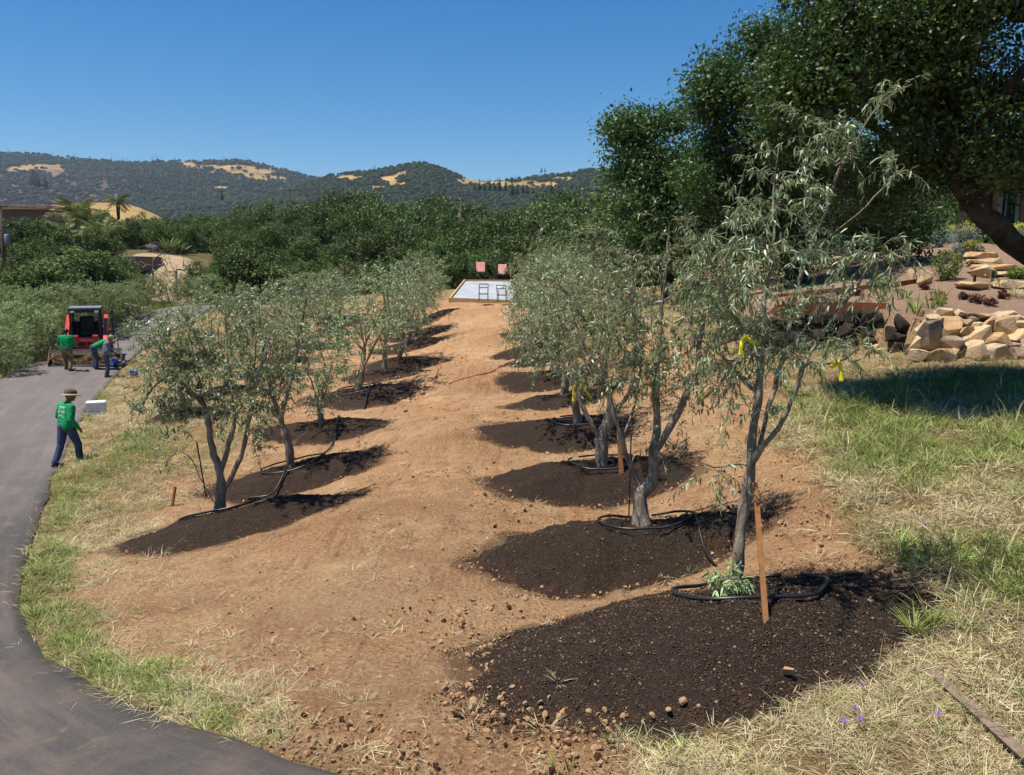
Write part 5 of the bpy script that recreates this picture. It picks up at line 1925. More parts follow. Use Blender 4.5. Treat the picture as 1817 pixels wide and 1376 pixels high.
def cut_branch(px, py, ln, ang, seed, label):
    r = np.random.default_rng(seed)
    g = G(px, py)
    b = np.array([g[0], g[1], zg1(*g) + .05])
    w = Wood()
    e_ = np.array([ln * math.cos(ang), ln * math.sin(ang), .18])
    w.limb([(0, 0, 0), tuple(e_ * .5 + np.array([0, 0, .12])), tuple(e_)], .1, .01, r)
    pts = np.array([e_ * f_ + r.normal(0, .14, 3) * np.array([1, 1, .5]) + np.array([0, 0, .1]) for f_ in np.linspace(.2, 1, 12)])
    tips = w.reach(pts, .1, .1, .01, r)
    V, Fs, ti, ln_ = olive_leaves(w, tips, r, shoots=2, per=16, L=(.07, .11), slen=(.15, .3), droop=.2)
    V[:, 2] = np.maximum(V[:, 2], .0)
    e = empty('cut_branch', b, 0, label, 'branch', 'cut olive branches by the road')
    obj('stem', w.mesh('stem', M_OBARK, .004, .015, 2.1, 6, 3), e)
    obj('leaves', mesh_np('leaves', V, Fs, M_OLIVE, False, ti), e)


cut_branch(212, 680, 1.3, .3, 310, 'cut olive branch heaped beside the blue tub')
cut_branch(225, 668, 1.2, 1.4, 311, 'cut olive branch lying behind the blue bucket')
cut_branch(162, 805, 1.3, .9, 312, 'cut olive branch lying on the grass right of the walking person')
cut_branch(205, 800, 1.2, .5, 313, 'cut olive branch in the green grass below the white cooler')

# white cooler
a = gloc(172, 737)
a = (a[0], a[1], a[2] - .045)
ce = empty('cooler', a, R(20), 'white wheeled cooler box standing on the verge', 'cooler')
MB().box((0, 0, .225), (.50, .40, .33), bevel=.025, taper=1.04).build('box', M_WHITEP, ce)
MB().box((0, 0, .425), (.54, .44, .075), bevel=.025).build('lid', M_WHITEP, ce)
MB().box((0, -.219, .19), (.38, .012, .012)).build('seam', M_GREYM, ce)
hd_ = MB().tube([(-.14, -.225, .34), (-.10, -.26, .24), (-.02, -.255, .22)], .010, 6).tube([(.06, -.225, .34), (.10, -.26, .24)], .010, 6).build('handle', M_GREYM, ce)
for s_ in (-1, 1):
    Mx = Matrix.Translation((s_ * .21, -.17, .06)) @ Euler((0, R(90), 0)).to_matrix().to_4x4()
    MB().lathe([(.058, -.025), (.06, .0), (.058, .025), (.001, .03)], n=14, M=Mx).build('wheel', M_BLACKM, ce)
    MB().box((s_ * .21, .15, .035), (.06, .06, .07)).build('foot', M_BLACKM, ce)

# ------------------------------------------------------------------ court and chairs at the end of the track
M_CONC = simple('white_concrete', srgb(196, 200, 204, .62), .85, .15, var=.22, scale=.9)
M_TIMBER = simple('pale_timber', srgb(206, 172, 126, .75), .8, .15, var=.2, scale=10)
c0, c1, c2, c3 = (P(800, 534, 45.5), P(960, 540, 45.0), P(975, 502, 53.5), P(826, 501, 53.5))
ce = empty('court_slab', tuple(c0), 0, 'white concrete slab in a timber frame at the end of the track', 'slab')
cs = [Vector(q - c0) for q in (c0, c1, c2, c3)]
sl = MB()
top = [sl.bm.verts.new(v + Vector((0, 0, .06))) for v in cs]
bot = [sl.bm.verts.new(v + Vector((0, 0, -.6))) for v in cs]
sl.bm.faces.new(top)
for i in range(4): sl.bm.faces.new((top[i], bot[i], bot[(i + 1) % 4], top[(i + 1) % 4]))
sl.build('slab', M_CONC, ce)
for i in range(4):
    p0_, p1_ = cs[i], cs[(i + 1) % 4]
    dv = (p1_ - p0_).normalized()
    nrm = Vector((dv.y, -dv.x, 0)).normalized()
    fb = MB()
    q0, q1 = p0_ - dv * .1, p1_ + dv * .1
    pr_ = [(.012, -.3), (.012, .16), (.10, .16), (.10, -.3)]
    A_ = [fb.bm.verts.new(q0 + nrm * o_ + Vector((0, 0, z_))) for o_, z_ in pr_]
    B_ = [fb.bm.verts.new(q1 + nrm * o_ + Vector((0, 0, z_))) for o_, z_ in pr_]
    fb.bm.faces.new(A_); fb.bm.faces.new(B_[::-1])
    for k in range(4): fb.bm.faces.new((A_[k], B_[k], B_[(k + 1) % 4], A_[(k + 1) % 4]))
    fb.build('frame_board', M_TIMBER, ce)
M_SLAT = simple('faded_red_slat', srgb(226, 160, 148, .9), .7, .2, var=.2)
M_DARKF = simple('dark_chair_frame', (.03, .022, .02), .6, .3)


def chair(loc, rz, label, s=1.0, openback=False):
    e = empty('garden_chair', loc, rz, label, 'chair', 'garden chairs round the court')
    e.scale = (s, s, s)
    for k in range(5): MB().box((0, -.20 + k * .1, .44), (.50, .085, .025), bevel=.005).build('seat_slat', M_SLAT, e)
    for k in range(2 if openback else 6):
        if openback: MB().box((0, .33 + .07 * k, .80 + .22 * k), (.52, .02, .05), rot=(R(-22), 0, 0), bevel=.004).build('back_slat', M_DARKF, e)
        else: MB().box((-.205 + k * .082, .34, .74), (.074, .02, .58), rot=(R(-24), 0, 0), bevel=.004).build('back_slat', M_SLAT, e)
    for s_ in (-1, 1):
        MB().tube([(s_ * .27, -.24, 0), (s_ * .27, -.24, .64)], .022, 6).build('leg', M_DARKF, e)
        MB().tube([(s_ * .27, .24, 0), (s_ * .27, .25, .45), (s_ * .27, .47, 1.02)], .022, 6).build('leg', M_DARKF, e)
        MB().box((s_ * .27, 0, .66), (.05, .56, .03), bevel=.006).build('armrest', M_DARKF, e)
    MB().box((0, -.26, .415), (.54, .03, .05)).box((0, .26, .415), (.54, .03, .05)).build('rail', M_DARKF, e)
    return e


def at(px, py, d, dz=0):
    q = P(px, py, d)
    return (q[0], q[1], q[2] + dz)


chair(at(853, 497, 54.5), R(3), 'faded red garden chair behind the white slab, left of the two', 1.12)
chair(at(890, 500, 54.3), R(-6), 'faded red garden chair behind the white slab, half behind the olive leaves', 1.08)
chair(at(858, 534, 44.6), R(184), 'dark framed garden chair at the near edge of the white slab', .85, True)
chair(at(891, 536, 44.4), R(172), 'dark framed garden chair at the near slab edge, beside the olive', .85, True)

# ------------------------------------------------------------------ hoses, stakes, ribbons, board
M_HOSE = simple('black_drip_hose', (.014, .014, .015), .38, .5, var=.2)
M_ORHOSE = simple('faded_red_hose', srgb(176, 92, 70, .75), .6, .3, var=.2)
M_LATH = simple('new_wooden_lath', srgb(178, 124, 76, .62), .75, .2, var=.25, scale=14)
M_ORSTAKE = simple('red_brown_stake', srgb(150, 84, 56, .75), .8, .2, var=.25, scale=14)
M_REBAR = simple('rusty_rod', (.03, .018, .014), .7, .3)
M_TAPE = simple('yellow_flagging_tape', srgb(240, 226, 40, .85), .4, .4, var=.12)
M_GREYW = simple('weathered_board', srgb(156, 134, 114, .62), .85, .15, var=.4, scale=16, bump=.4)


def hose(pts2, rad, mat, label, lift=0.0, closed=False, wig=.0, name='drip_hose', cat='hose', group=None, arch=None):
    p = np.asarray(pts2, float)
    if closed: p = np.vstack([p, p[:1]])
    q = smooth_line(p, .06 if rad < .02 else .08)
    z = zg(q[:, 0], q[:, 1]) + rad * .8 + lift + (.022 if mat is M_HOSE else 0)
    for _ in range(3): z[1:-1] = (z[:-2] + z[1:-1] + z[2:]) / 3
    if arch is not None: z = z + arch * np.sin(np.linspace(0, np.pi, len(z)))
    mb = MB()
    o_ = q[0]
    b = Vector((q[0][0], q[0][1], z[0]))
    mb.tube([Vector((a, c, e)) - b for (a, c), e in zip(q, z)], rad, 8)
    return mb.build(name, mat, None, True, loc=b, label=label, cat=cat, group=group)


def ring(tree, rx, ry, ph, ox=0, oy=0):
    a = np.linspace(0, 6.0, 22) + ph
    rr = 1 + .05 * np.sin(2 * a + ph) + .03 * np.sin(5 * a)
    return np.stack([tree[0] + ox + rx * rr * np.cos(a), tree[1] + oy + ry * rr * np.sin(a)], 1)


hose(ring(ROWS['R'][0]['tree'], .62, .50, .9, .12, -.02), .0165, M_HOSE, 'black hose ring round the olive nearest the camera', .008)
hose(ring(ROWS['R'][1]['tree'], .55, .46, 1.6, .05), .0145, M_HOSE, 'black hose ring round the second olive of the right row', .006)
hose(ring(ROWS['R'][2]['tree'], .50, .44, 2.6), .0145, M_HOSE, 'black hose ring round the third olive of the right row', .006)
hose(ring(ROWS['R'][3]['tree'], .5, .42, 2.6), .016, M_HOSE, 'black hose ring round the fourth olive of the right row', .006)
hose(Gs([(1270, 1008), (1240, 985), (1226, 960), (1212, 935), (1200, 922)]), .013, M_HOSE, 'black hose linking the two nearest mounds of the right row', .004)
hose(Gs([(440, 893), (480, 888), (505, 875), (520, 858), (528, 845)]), .018, M_HOSE, 'black hose looping between the two nearest mounds left of the track', .0, arch=.06)
hose(Gs([(568, 812), (585, 800), (597, 780), (603, 760), (606, 748)]), .020, M_HOSE, 'black hose between the second and third mounds left of the track', .0, arch=.05)
hose(Gs([(646, 728), (655, 712), (660, 698), (672, 690)]), .020, M_HOSE, 'black hose between the third and fourth mounds left of the track', .0, arch=.05)
hose(ring(ROWS['L'][0]['tree'], .62, .5, 2.2), .015, M_HOSE, 'black hose ring round the many-stemmed olive left of the track', .006)
hose(ring(ROWS['L'][1]['tree'], .6, .5, .2), .016, M_HOSE, 'black hose ring round the leaning olive left of the track', .006)
hose(ring(ROWS['L'][3]['tree'], .6, .5, 1.2), .018, M_HOSE, 'black hose ring round the fourth olive left of the track', .006)
hose(Gs([(783, 628), (783, 645), (776, 662), (764, 678), (752, 687), (772, 688), (794, 684), (812, 676), (842, 668), (880, 657), (905, 650), (930, 642), (968, 636)]), .022, M_ORHOSE, 'faded red garden hose lying across the bare track', .0)
hose(Gs([(770, 628), (745, 627), (718, 622)]), .02, M_ORHOSE, 'short faded red hose end near the sixth mound', .0)


def stick(p0, p1, w, th, mat, name, label, cat, tw=0.0, group=None):
    p0, p1 = Vector(p0), Vector(p1)
    d = p1 - p0
    L_ = d.length
    me_ = MB()
    me_.box((0, 0, L_ / 2), (w, th, L_), bevel=min(w, th) * .12)
    o = me_.build(name, mat, None, False, label=label, cat=cat, group=group)
    o.location = p0
    o.rotation_mode = 'QUATERNION'
    from mathutils import Quaternion
    o.rotation_quaternion = d.to_track_quat('Z', 'Y') @ Quaternion((0, 0, 1), tw)
    return o


def foot(px, py):
    """base point on the mound surface for a pixel"""
    r_ = ray(px, py); r_ = r_ / r_[1]
    dd = np.linspace(3, 60, 6000)
    h = zg(r_[0] * dd, dd)
    k = int(np.argmax(r_[2] * dd < h))
    return np.array([r_[0] * dd[k], dd[k], h[k]])


f_ = foot(1362, 1126)
stick(f_ - np.array([0, 0, .05]), P(1340, 857, ROWS['R'][0]['tree'][1] - .10), .042, .018, M_LATH, 'wooden_stake', 'long new wooden stake leaning against the nearest olive', 'stake', .2)
f_ = foot(1103, 838)
stick(f_ - np.array([0, 0, .05]), P(1098, 762, f_[1] + .2), .07, .02, M_LATH, 'wooden_stake', 'pale wooden stake behind the trunk of the second right-row olive', 'stake', .1)
f_ = foot(304, 900)
stick(f_ - np.array([0, 0, .06]), P(311, 864, f_[1] + .05), .085, .03, M_ORSTAKE, 'wooden_stake', 'short red-brown stake left of the many-stemmed olive', 'stake', .1)
f_ = foot(1116, 915)
stick(f_ - np.array([0, 0, .05]), P(1120, 770, f_[1]), .018, .018, M_REBAR, 'metal_rod', 'thin dark rod beside the second olive of the right row', 'rod')
f_ = foot(367, 885)
stick(f_ - np.array([0, 0, .05]), P(349, 785, f_[1]), .022, .022, M_REBAR, 'metal_rod', 'thin dark rod beside the many-stemmed olive', 'rod')
f_ = foot(693, 662)
stick(f_ - np.array([0, 0, .05]), P(702, 634, f_[1]), .035, .03, M_ORSTAKE, 'wooden_stake', 'thin reddish stake by the fifth mound left of the track', 'stake')
f_ = foot(722, 636)
stick(f_ - np.array([0, 0, .05]), P(719, 624, f_[1]), .05, .03, M_LATH, 'wooden_stake', 'short pale stake by the sixth mound left of the track', 'stake')
q0, q1 = G(1640, 1188), G(1822, 1372)
stick((q0[0], q0[1], z1(*q0) + .03), (q1[0], q1[1], z1(*q1) + .085), .062, .03, M_GREYW, 'board', 'long weathered board lying in the dry grass at lower right', 'board', .35)
for k, (px, py, dx, dz) in enumerate([(1255, 975, .02, .22), (1268, 968, .06, .16)]):
    f_ = foot(px, py + 10)
    stick(f_ - np.array([0, 0, .02]), f_ + np.array([dx, 0, dz]), .008, .006, M_LATH, 'dry_stalk', ['pale dry stalk standing between the two nearest right mounds', 'shorter dry stalk beside the black linking hose'][k], 'stalk')


def ribbon(px, py, d, tails, label):
    """flagging tape: a knot and bent strips, each px offsets"""
    c = P(px, py, d)
    e = empty('ribbon', tuple(c), 0, label, 'ribbon', 'yellow ribbons on the olives')
    kn = MB()
    kn.lathe([(.006, -.015), (.016, -.008), (.018, 0), (.014, .010), (.005, .015)], n=10)
    kn.build('knot', M_TAPE, e)
    for tl in tails:
        pts = [Vector(P(px + a, py + b, d + z) - c) for a, b, z in [(0, 0, 0)] + tl]
        pts = [Vector(v) for v in smooth_line(np.array([list(v) for v in pts]), .015)]
        V_, n_ = [], len(pts)
        w_ = .016
        for i, v in enumerate(pts):
            tn = (pts[min(i + 1, n_ - 1)] - pts[max(i - 1, 0)]).normalized()
            sd = tn.cross(Vector((0.2, 1, .1))).normalized()
            fold = Vector((0, .006 * math.sin(i * .9), 0))
            for s_ in (-1, 0, 1): V_.append(v + sd * w_ * s_ + fold * (1 if s_ == 0 else 0))
        V_ = np.array([list(v) for v in V_])
        ix = np.arange(n_ * 3).reshape(n_, 3)
        F_ = np.stack([ix[:-1, :-1].ravel(), ix[:-1, 1:].ravel(), ix[1:, 1:].ravel(), ix[1:, :-1].ravel()], 1)
        me = mesh_np('tail', V_, F_, M_TAPE, True)
        o = obj('tail', me, e)
        sm = o.modifiers.new('thick', 'SOLIDIFY'); sm.thickness = .002


dR1, dR2, dR3 = (ROWS['R'][k]['tree'][1] for k in range(3))
ribbon(1322, 598, dR1 - .35, [[(-6, 12, 0), (-8, 34, -.02)], [(12, 8, 0), (24, 16, .03)]], 'yellow ribbon high on the trunk of the nearest olive')
ribbon(1488, 642, dR1 - .45, [[(4, 14, 0), (5, 36, -.02)], [(-6, 4, 0), (-14, 10, .02)]], 'yellow ribbon hanging from the right limb of the nearest olive')
ribbon(1246, 694, dR2 - .35, [[(1, 12, 0), (1, 28, 0)]], 'narrow yellow ribbon on the second olive of the right row')
ribbon(1022, 680, dR3 - .3, [[(-4, 14, 0), (-5, 34, 0)], [(14, 10, 0), (28, 28, .05)], [(3, 8, 0), (4, 14, 0)]], 'pair of long yellow ribbons on the third olive of the right row')

# ------------------------------------------------------------------ terraced garden on the right
M_BOULDER = []
for k, (c1, c2, c3) in enumerate([((162, 134, 106), (214, 188, 152), (234, 216, 184)), ((150, 118, 88), (212, 174, 126), (228, 204, 164)), ((116, 102, 90), (160, 142, 124), (200, 182, 160)), ((160, 130, 92), (222, 194, 150), (236, 218, 180))]):
    t = NT('sandstone_%d' % k)
    co = t.coord()
    f = t.noise(3.0, 6, .65, co)
    c = t.ramp(f, [(.3, srgb(*c1, .72)), (.5, srgb(*c2, .72)), (.72, srgb(*c3, .72))])
    c = t.mix(t.sramp(t.noise(1.2, 4, .6, co), .5, .66, 0, .5), c, srgb(206, 148, 92, .7))
    c = t.mix(t.sramp(t.noise(9, 5, .7, co), .58, .7, 0, .5), c, srgb(98, 84, 74, .7))
    t.base(c, .9, .15)
    t.bump(t.math('ADD', f, t.math('MULTIPLY', t.noise(24, 5, .7, co), .3)), .8, .05)
    M_BOULDER.append(t.m)
M_SHADESTONE = simple('shade_toned_stone', srgb(74, 66, 58, .6), .9, .15, var=.4, scale=4, bump=.5)  # stone colour darkened to stand in for the shadow on the bank


def rock_mesh(seed, mat, n=16, sq=(1, 1, 1), bev=.06, sub=True):
    r = np.random.default_rng(seed)
    v = norm(r.normal(size=(n, 3))) * r.uniform(.86, 1.05, (n, 1))
    v = np.sign(v) * np.abs(v) ** .72
    v = v / np.abs(v).max(0) * np.array(sq) * .5
    bm = bmesh.new()
    for p in v: bm.verts.new(p)
    bmesh.ops.convex_hull(bm, input=bm.verts[:])
    for x in [x for x in bm.verts if not x.link_faces]: bm.verts.remove(x)
    bmesh.ops.dissolve_limit(bm, angle_limit=R(22), verts=bm.verts[:], edges=bm.edges[:])
    bmesh.ops.bevel(bm, geom=bm.edges[:], offset=bev * min(sq), segments=2, profile=.6, affect='EDGES')
    bmesh.ops.triangulate(bm, faces=bm.faces[:])
    bmesh.ops.recalc_face_normals(bm, faces=bm.faces[:])
    me = bpy.data.meshes.new('boulder')
    bm.to_mesh(me)
    bm.free()
    me.materials.append(mat)
    return me


wl = empty('boulder_wall', (9.3, 17.4, z1(9.3, 17.3)), 0, 'retaining wall of stacked tan sandstone boulders at the grass edge', 'rock wall')
o0 = np.array(wl.location)
BL = [(680, 410, 300, 330, 2), (950, 290, 240, 250, 1), (940, 500, 280, 170, 2), (1130, 350, 185, 125, 1), (450, 500, 150, 180, 0), (525, 640, 300, 130, 0), (810, 665, 330, 190, 3), (1190, 620, 400, 250, 0), (1290, 400, 350, 190, 3), (1400, 240, 240, 140, 1),
      (1620, 270, 280, 210, 3), (1550, 460, 350, 165, 1), (1530, 625, 420, 270, 0), (1770, 400, 220, 170, 3), (1790, 640, 160, 170, 2), (850, 115, 200, 105, 0), (715, 195, 180, 120, 0), (1110, 235, 110, 95, 2), (1030, 115, 130, 85, 0), (1235, 275, 130, 80, 0),
      (1200, 205, 120, 85, 2), (970, 620, 110, 110, 1), (1750, 545, 110, 90, 2), (575, 310, 140, 160, 0), (1800, 290, 140, 130, 0), (1300, 170, 300, 90, 0), (1560, 150, 300, 80, 0), (1720, 190, 240, 90, 3), (2000, 300, 330, 190, 3), (1980, 480, 340, 190, 0), (1960, 640, 320, 200, 1), (2250, 500, 360, 260, 2), (2270, 260, 300, 220, 0)]
for k, (X, Y, w_, h_, mi) in enumerate(BL):
    px, py = 1560 + X / 7.07, 540 + Y / 7.07
    d = 17.05 + (645 - py) / 95 * .95
    q = P(px, py, d)
    s_ = d / FPX / 7.07
    sq = (w_ * s_ * 1.32, max(.36, .8 * w_ * s_), h_ * s_ * 1.34)
    me = rock_mesh(400 + k, M_BOULDER[mi], 15, sq, .045)
    obj('boulder', me, wl, tuple(q - o0 + np.array([0, sq[1] * .35, 0])), (R(random.uniform(-8, 8)), R(random.uniform(-10, 10)), R(random.uniform(-12, 12))))
# stones under the steel edging, their shade painted in as a darker colour
wl = empty('shade_toned_bank', (7.0, 19.2, z1(7.0, 19.0)), 0, 'bank of stones with shade painted into their colour below the rusty steel edging', 'rock wall')
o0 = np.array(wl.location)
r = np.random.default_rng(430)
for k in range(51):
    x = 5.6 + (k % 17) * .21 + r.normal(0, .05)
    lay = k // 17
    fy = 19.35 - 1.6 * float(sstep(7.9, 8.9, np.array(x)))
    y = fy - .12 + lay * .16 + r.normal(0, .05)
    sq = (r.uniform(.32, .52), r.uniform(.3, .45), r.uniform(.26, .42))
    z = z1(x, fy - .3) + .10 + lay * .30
    obj('stone', rock_mesh(440 + k, M_SHADESTONE, 14, sq, .06), wl, (x - o0[0], y - o0[1], z - o0[2]), (0, 0, r.uniform(0, 3)))
M_RUST = simple('rusted_steel_edging', srgb(150, 84, 54, .75), .8, .2, var=.3, scale=9, bump=.2)


def edging(pts, h, label):
    p = np.array(pts)
    q = smooth_line(p, .25)
    mb = MB()
    z = zt(q[:, 0], q[:, 1] + .25)
    for i in range(len(q) - 1):
        a, b = q[i], q[i + 1]
        A_ = [mb.bm.verts.new((a[0], a[1] + o, z[i] + dz)) for o, dz in ((0, -.25), (0, h), (.02, h), (.02, -.25))]
        B_ = [mb.bm.verts.new((b[0], b[1] + o, z[i + 1] + dz)) for o, dz in ((0, -.25), (0, h), (.02, h), (.02, -.25))]
        for k in range(4): mb.bm.faces.new((A_[k], B_[k], B_[(k + 1) % 4], A_[(k + 1) % 4]))
    bmesh.ops.remove_doubles(mb.bm, verts=mb.bm.verts[:], dist=1e-5)
    return mb.build('steel_edging', M_RUST, None, label=label, cat='edging', group='rusted steel edgings of the garden')


edging([(5.5, 20.2), (6.2, 19.62), (7.0, 19.55), (7.8, 19.5), (8.4, 19.2)], .14, 'rusted steel edging above the shaded stones, left of the boulder wall')
edging([(6.6, 22.6), (8.0, 22.4), (9.6, 22.2), (10.6, 22.5)], .12, 'rusted steel edging crossing the middle of the garden terrace')
M_STEP = M_BOULDER[1]
sg = gloc(1775, 492)
stp = empty('stone_steps', sg, R(8), 'flight of broad tan stone steps climbing behind the leaning oak trunk', 'steps')
for k in range(4):
    obj('step', rock_mesh(480 + k, M_BOULDER[1] if k % 2 else M_BOULDER[3], 26, (1.35 - .08 * k, .60, .22), .08), stp, (.05 * k, .36 * k, .08 + .17 * k))
for px, py, w_, h_, mi, lab in [(1744, 484, 46, 26, 3, 'pale rounded boulder left of the stone steps'), (1640, 494, 34, 30, 3, 'upright pale slab beside the dark stake'), (1620, 492, 30, 28, 0, 'grey flat slab left of the upright pale slab'), (1790, 506, 60, 16, 3, 'flat stepping stone below the stone steps'),
                                (1722, 508, 60, 14, 1, 'flat orange stone at the foot of the dark stake'), (1548, 478, 50, 16, 2, 'grey flat rock seen through the olive leaves'), (1495, 480, 36, 14, 0, 'low pale rock at the far left of the garden'), (1552, 622, 28, 20, 1, 'small orange rock alone on the grass left of the boulder wall'), (1820, 452, 40, 24, 3, 'pale rock above the stone steps at the right edge')]:
    g = G(px, py + h_ * .4)
    s_ = g[1] / FPX
    obj('garden_rock', rock_mesh(500 + px, M_BOULDER[mi], 16, (w_ * s_, max(.2, w_ * s_ * .7), h_ * s_ * 1.2), .06), None, (g[0], g[1], z1(*g) + h_ * s_ * .4), (0, 0, px * .1), label=lab, cat='rock')
M_STAKE = simple('dark_garden_stake', (.02, .016, .013), .8, .2)
for px, py, hgt, lab in [(1615, 503, 24, 'dark stake beside the upright pale slab'), (1727, 513, 24, 'dark stake standing on the flat orange stone'), (1760, 503, 22, 'dark stake in front of the stone steps'), (1556, 498, 18, 'dark stake seen through the nearest olive'), (1520, 500, 16, 'dark stake at the left of the garden terrace')]:
    g = G(px, py)
    h_ = hgt * g[1] / FPX
    stick((g[0], g[1], z1(*g) - .05), (g[0] + .02, g[1], z1(*g) + h_), .055, .05, M_STAKE, 'garden_stake', lab, 'stake')

# planting
M_EUPH = leafmat('yellow_flower_head', (.28, .32, .06), (.52, .52, .10), (.72, .68, .22), .3, .7, .1)
M_SAGE = leafmat('blue_grey_leaf', (.10, .14, .12), (.20, .27, .23), (.34, .42, .36), .2, .6, .2)
M_CITRUS = leafmat('bright_green_leaf', (.05, .10, .015), (.13, .22, .03), (.34, .38, .06), .3, .5, .3)
M_BARB = leafmat('dark_red_leaf', (.035, .010, .008), (.10, .025, .018), (.22, .06, .04), .25, .6, .2)
M_TUFT = leafmat('green_blade', (.095, .120, .028), (.235, .285, .072), (.50, .50, .20), .3, .6, .15)
M_DRYB = leafmat('straw_blade', (.26, .20, .10), (.50, .41, .23), (.74, .64, .42), .3, .7, .1)


def garden_shrub(px, py, wpx, hpx, mat, label, name='garden_shrub', seed=0, flower=None, n=60, per=26, W=.5, L=.055, cat='shrub', group=None):
    g = G(px, py)
    s_ = g[1] / FPX
    rw, rh = wpx * s_ * .5, hpx * s_
    r = np.random.default_rng(seed + px)
    base = np.array([g[0], g[1], z1(*g)])
    e = shrub(name, base, (rw, rw, rh * .42), n, per, rw * .16, L, mat, r, label, cat, group, 5, M_KBARK, .5, W, .62)
    if flower is not None:
        pts = ellipsoid_pts((0, 0, rh * .72), (rw * .95, rw * .95, rh * .26), 34, r, .6)
        V, Fs, ti = oak_leaves(pts, r, 26, rw * .09, .05, .7, tint0=.5)
        obj('flower_heads', mesh_np('flower_heads', V, Fs, flower, False, ti), e)
    return e


garden_shrub(1668, 440, 46, 42, M_SAGE, 'blue-grey shrub at the back left of the garden')
garden_shrub(1706, 432, 50, 36, M_SAGE, 'blue-grey shrub topped with yellow flowers beside the oak trunk', flower=M_EUPH)
garden_shrub(1712, 458, 40, 34, M_SAGE, 'blue-grey shrub behind the small yellow flowering one')
garden_shrub(1724, 462, 34, 34, M_SAGE, 'small bright yellow flowering shrub near the steps', flower=M_EUPH)
garden_shrub(1792, 440, 60, 44, M_SAGE, 'yellow flowering shrub in front of the cabin posts', flower=M_EUPH)
garden_shrub(1830, 438, 50, 44, M_SAGE, 'blue-grey shrub at the right edge below the cabin')
garden_shrub(1650, 430, 40, 30, M_SAGE, 'grey shrub half hidden under the oak branches')
garden_shrub(1679, 500, 48, 70, M_CITRUS, 'upright bright green shrub in the middle of the garden', n=80)
garden_shrub(1804, 496, 30, 24, M_CITRUS, 'low yellow-green shrub at the foot of the steps')
for k, (px, py, w_, h_, lab) in enumerate([(1517, 526, 26, 22, 'dark red shrub on the terrace seen right of the olive trunk'), (1642, 516, 20, 18, 'dark red shrub left of the bright green shrub'), (1710, 534, 18, 18, 'smallest dark red shrub above the boulder wall'), (1735, 540, 26, 22, 'rounded dark red shrub above the boulders'),
                                           (1757, 545, 22, 18, 'dark red shrub nearest the boulder wall'), (1779, 532, 18, 22, 'upright dark red shrub beside the green tuft'), (1726, 474, 24, 18, 'dark red shrub below the yellow flowering one'), (1662, 540, 26, 30, 'dark red shrub among the sword leaves')]):
    garden_shrub(px, py, w_, h_, M_BARB, lab, seed=k, n=26, per=18, L=.045, group='dark red shrubs of the garden')


def blades(seed, n, h, spread, W, lean=.4, bend=.35):
    r = np.random.default_rng(seed)
    a = r.uniform(0, 6.28, n)
    q = r.random(n) ** .6 * spread
    pos = np.stack([q * np.cos(a), q * np.sin(a), np.full(n, -.01)], 1)
    dr = np.stack([np.cos(a) * lean * r.uniform(.1, 1.3, n), np.sin(a) * lean * r.uniform(.1, 1.3, n), np.ones(n)], 1) + r.normal(0, .14, (n, 3)) * np.array([1, 1, .3])
    up = np.stack([-np.cos(a), -np.sin(a), .4 * np.ones(n)], 1) + r.normal(0, .25, (n, 3))
    L_ = r.uniform(h * .5, h * 1.15, n)
    return leaf_cards(pos, dr, up, L_, np.full(n, W) * r.uniform(.7, 1.3, n), bend, True, np.clip(r.normal(.45, .22, n), 0, 1))


def tuft(px, py, h, spread, n, W, mat, label, name='grass_tuft', cat='plant', lean=.5, group=None, seed=0, bend=.35):
    f_ = foot(px, py)
    V, Fs, ti = blades(600 + px + seed, n, h, spread, W, lean, bend)
    return obj(name, mesh_np(name, V, Fs, mat, False, ti), None, tuple(f_), label=label, cat=cat, group=group)


tuft(1773, 512, .32, .16, 120, .014, M_TUFT, 'round green grass tuft between the red shrubs')
tuft(1800, 528, .28, .16, 100, .014, M_DRYB, 'straw coloured grass tuft at the right of the terrace')
for px, py, lab in [(1626, 562, 'clump of sword leaves hanging over the shaded stones'), (1666, 546, 'clump of sword leaves behind the boulder wall'), (1604, 535, 'clump of sword leaves beside the steel edging'), (1650, 552, 'clump of sword leaves at the top of the boulders'), (1560, 535, 'clump of sword leaves right of the olive trunk on the terrace')]:
    tuft(px, py, .5, .10, 18, .035, M_TUFT, lab, 'iris_clump', lean=.45, group='sword-leaved clumps of the terrace', bend=.15)

# cabin glimpsed behind the oak
M_PLANK = simple('brown_wood_post', srgb(140, 120, 98, .5), .8, .15, var=.25, scale=8)
M_DARKW = simple('dark_brown_wall', srgb(64, 54, 46, .7), .8, .15, var=.3, scale=5)
t = NT('teal_window_glass')
t.base(t.ramp(t.noise(1.5, 3, .5, t.coord()), [(.35, (.010, .016, .018)), (.6, (.03, .075, .085))]), .04, .6)
M_TEAL = t.m
q = G(1752, 404)
d = 36.0
q = P(1752, 408, d)
cb = empty('cabin', tuple(q), R(-6), 'dark wooden cabin with tall windows behind the oak trunk', 'cabin')
MB().box((4.5, 1.6, 1.4), (9.0, 3.0, 3.0)).build('wall', M_DARKW, cb)
MB().box((4.4, .6, 2.0), (9.6, 6.0, .16), rot=(R(5), 0, 0)).box((4.4, -1.6, 1.72), (9.6, .12, .2)).build('roof', M_DARKW, cb)
for k in range(4):
    MB().box((k * 1.05, -.55, .75), (.16, .16, 2.0), bevel=.01).build('post', M_PLANK, cb)
for k in range(6):
    x_ = .38 + k * .40 + (k // 3) * .25
    fr = MB().box((x_, .07, .95), (.38, .06, 1.4)).build('window', M_DARKW, cb)
    MB().box((x_, .03, .95), (.28, .03, 1.24)).build('pane', M_TEAL, fr)

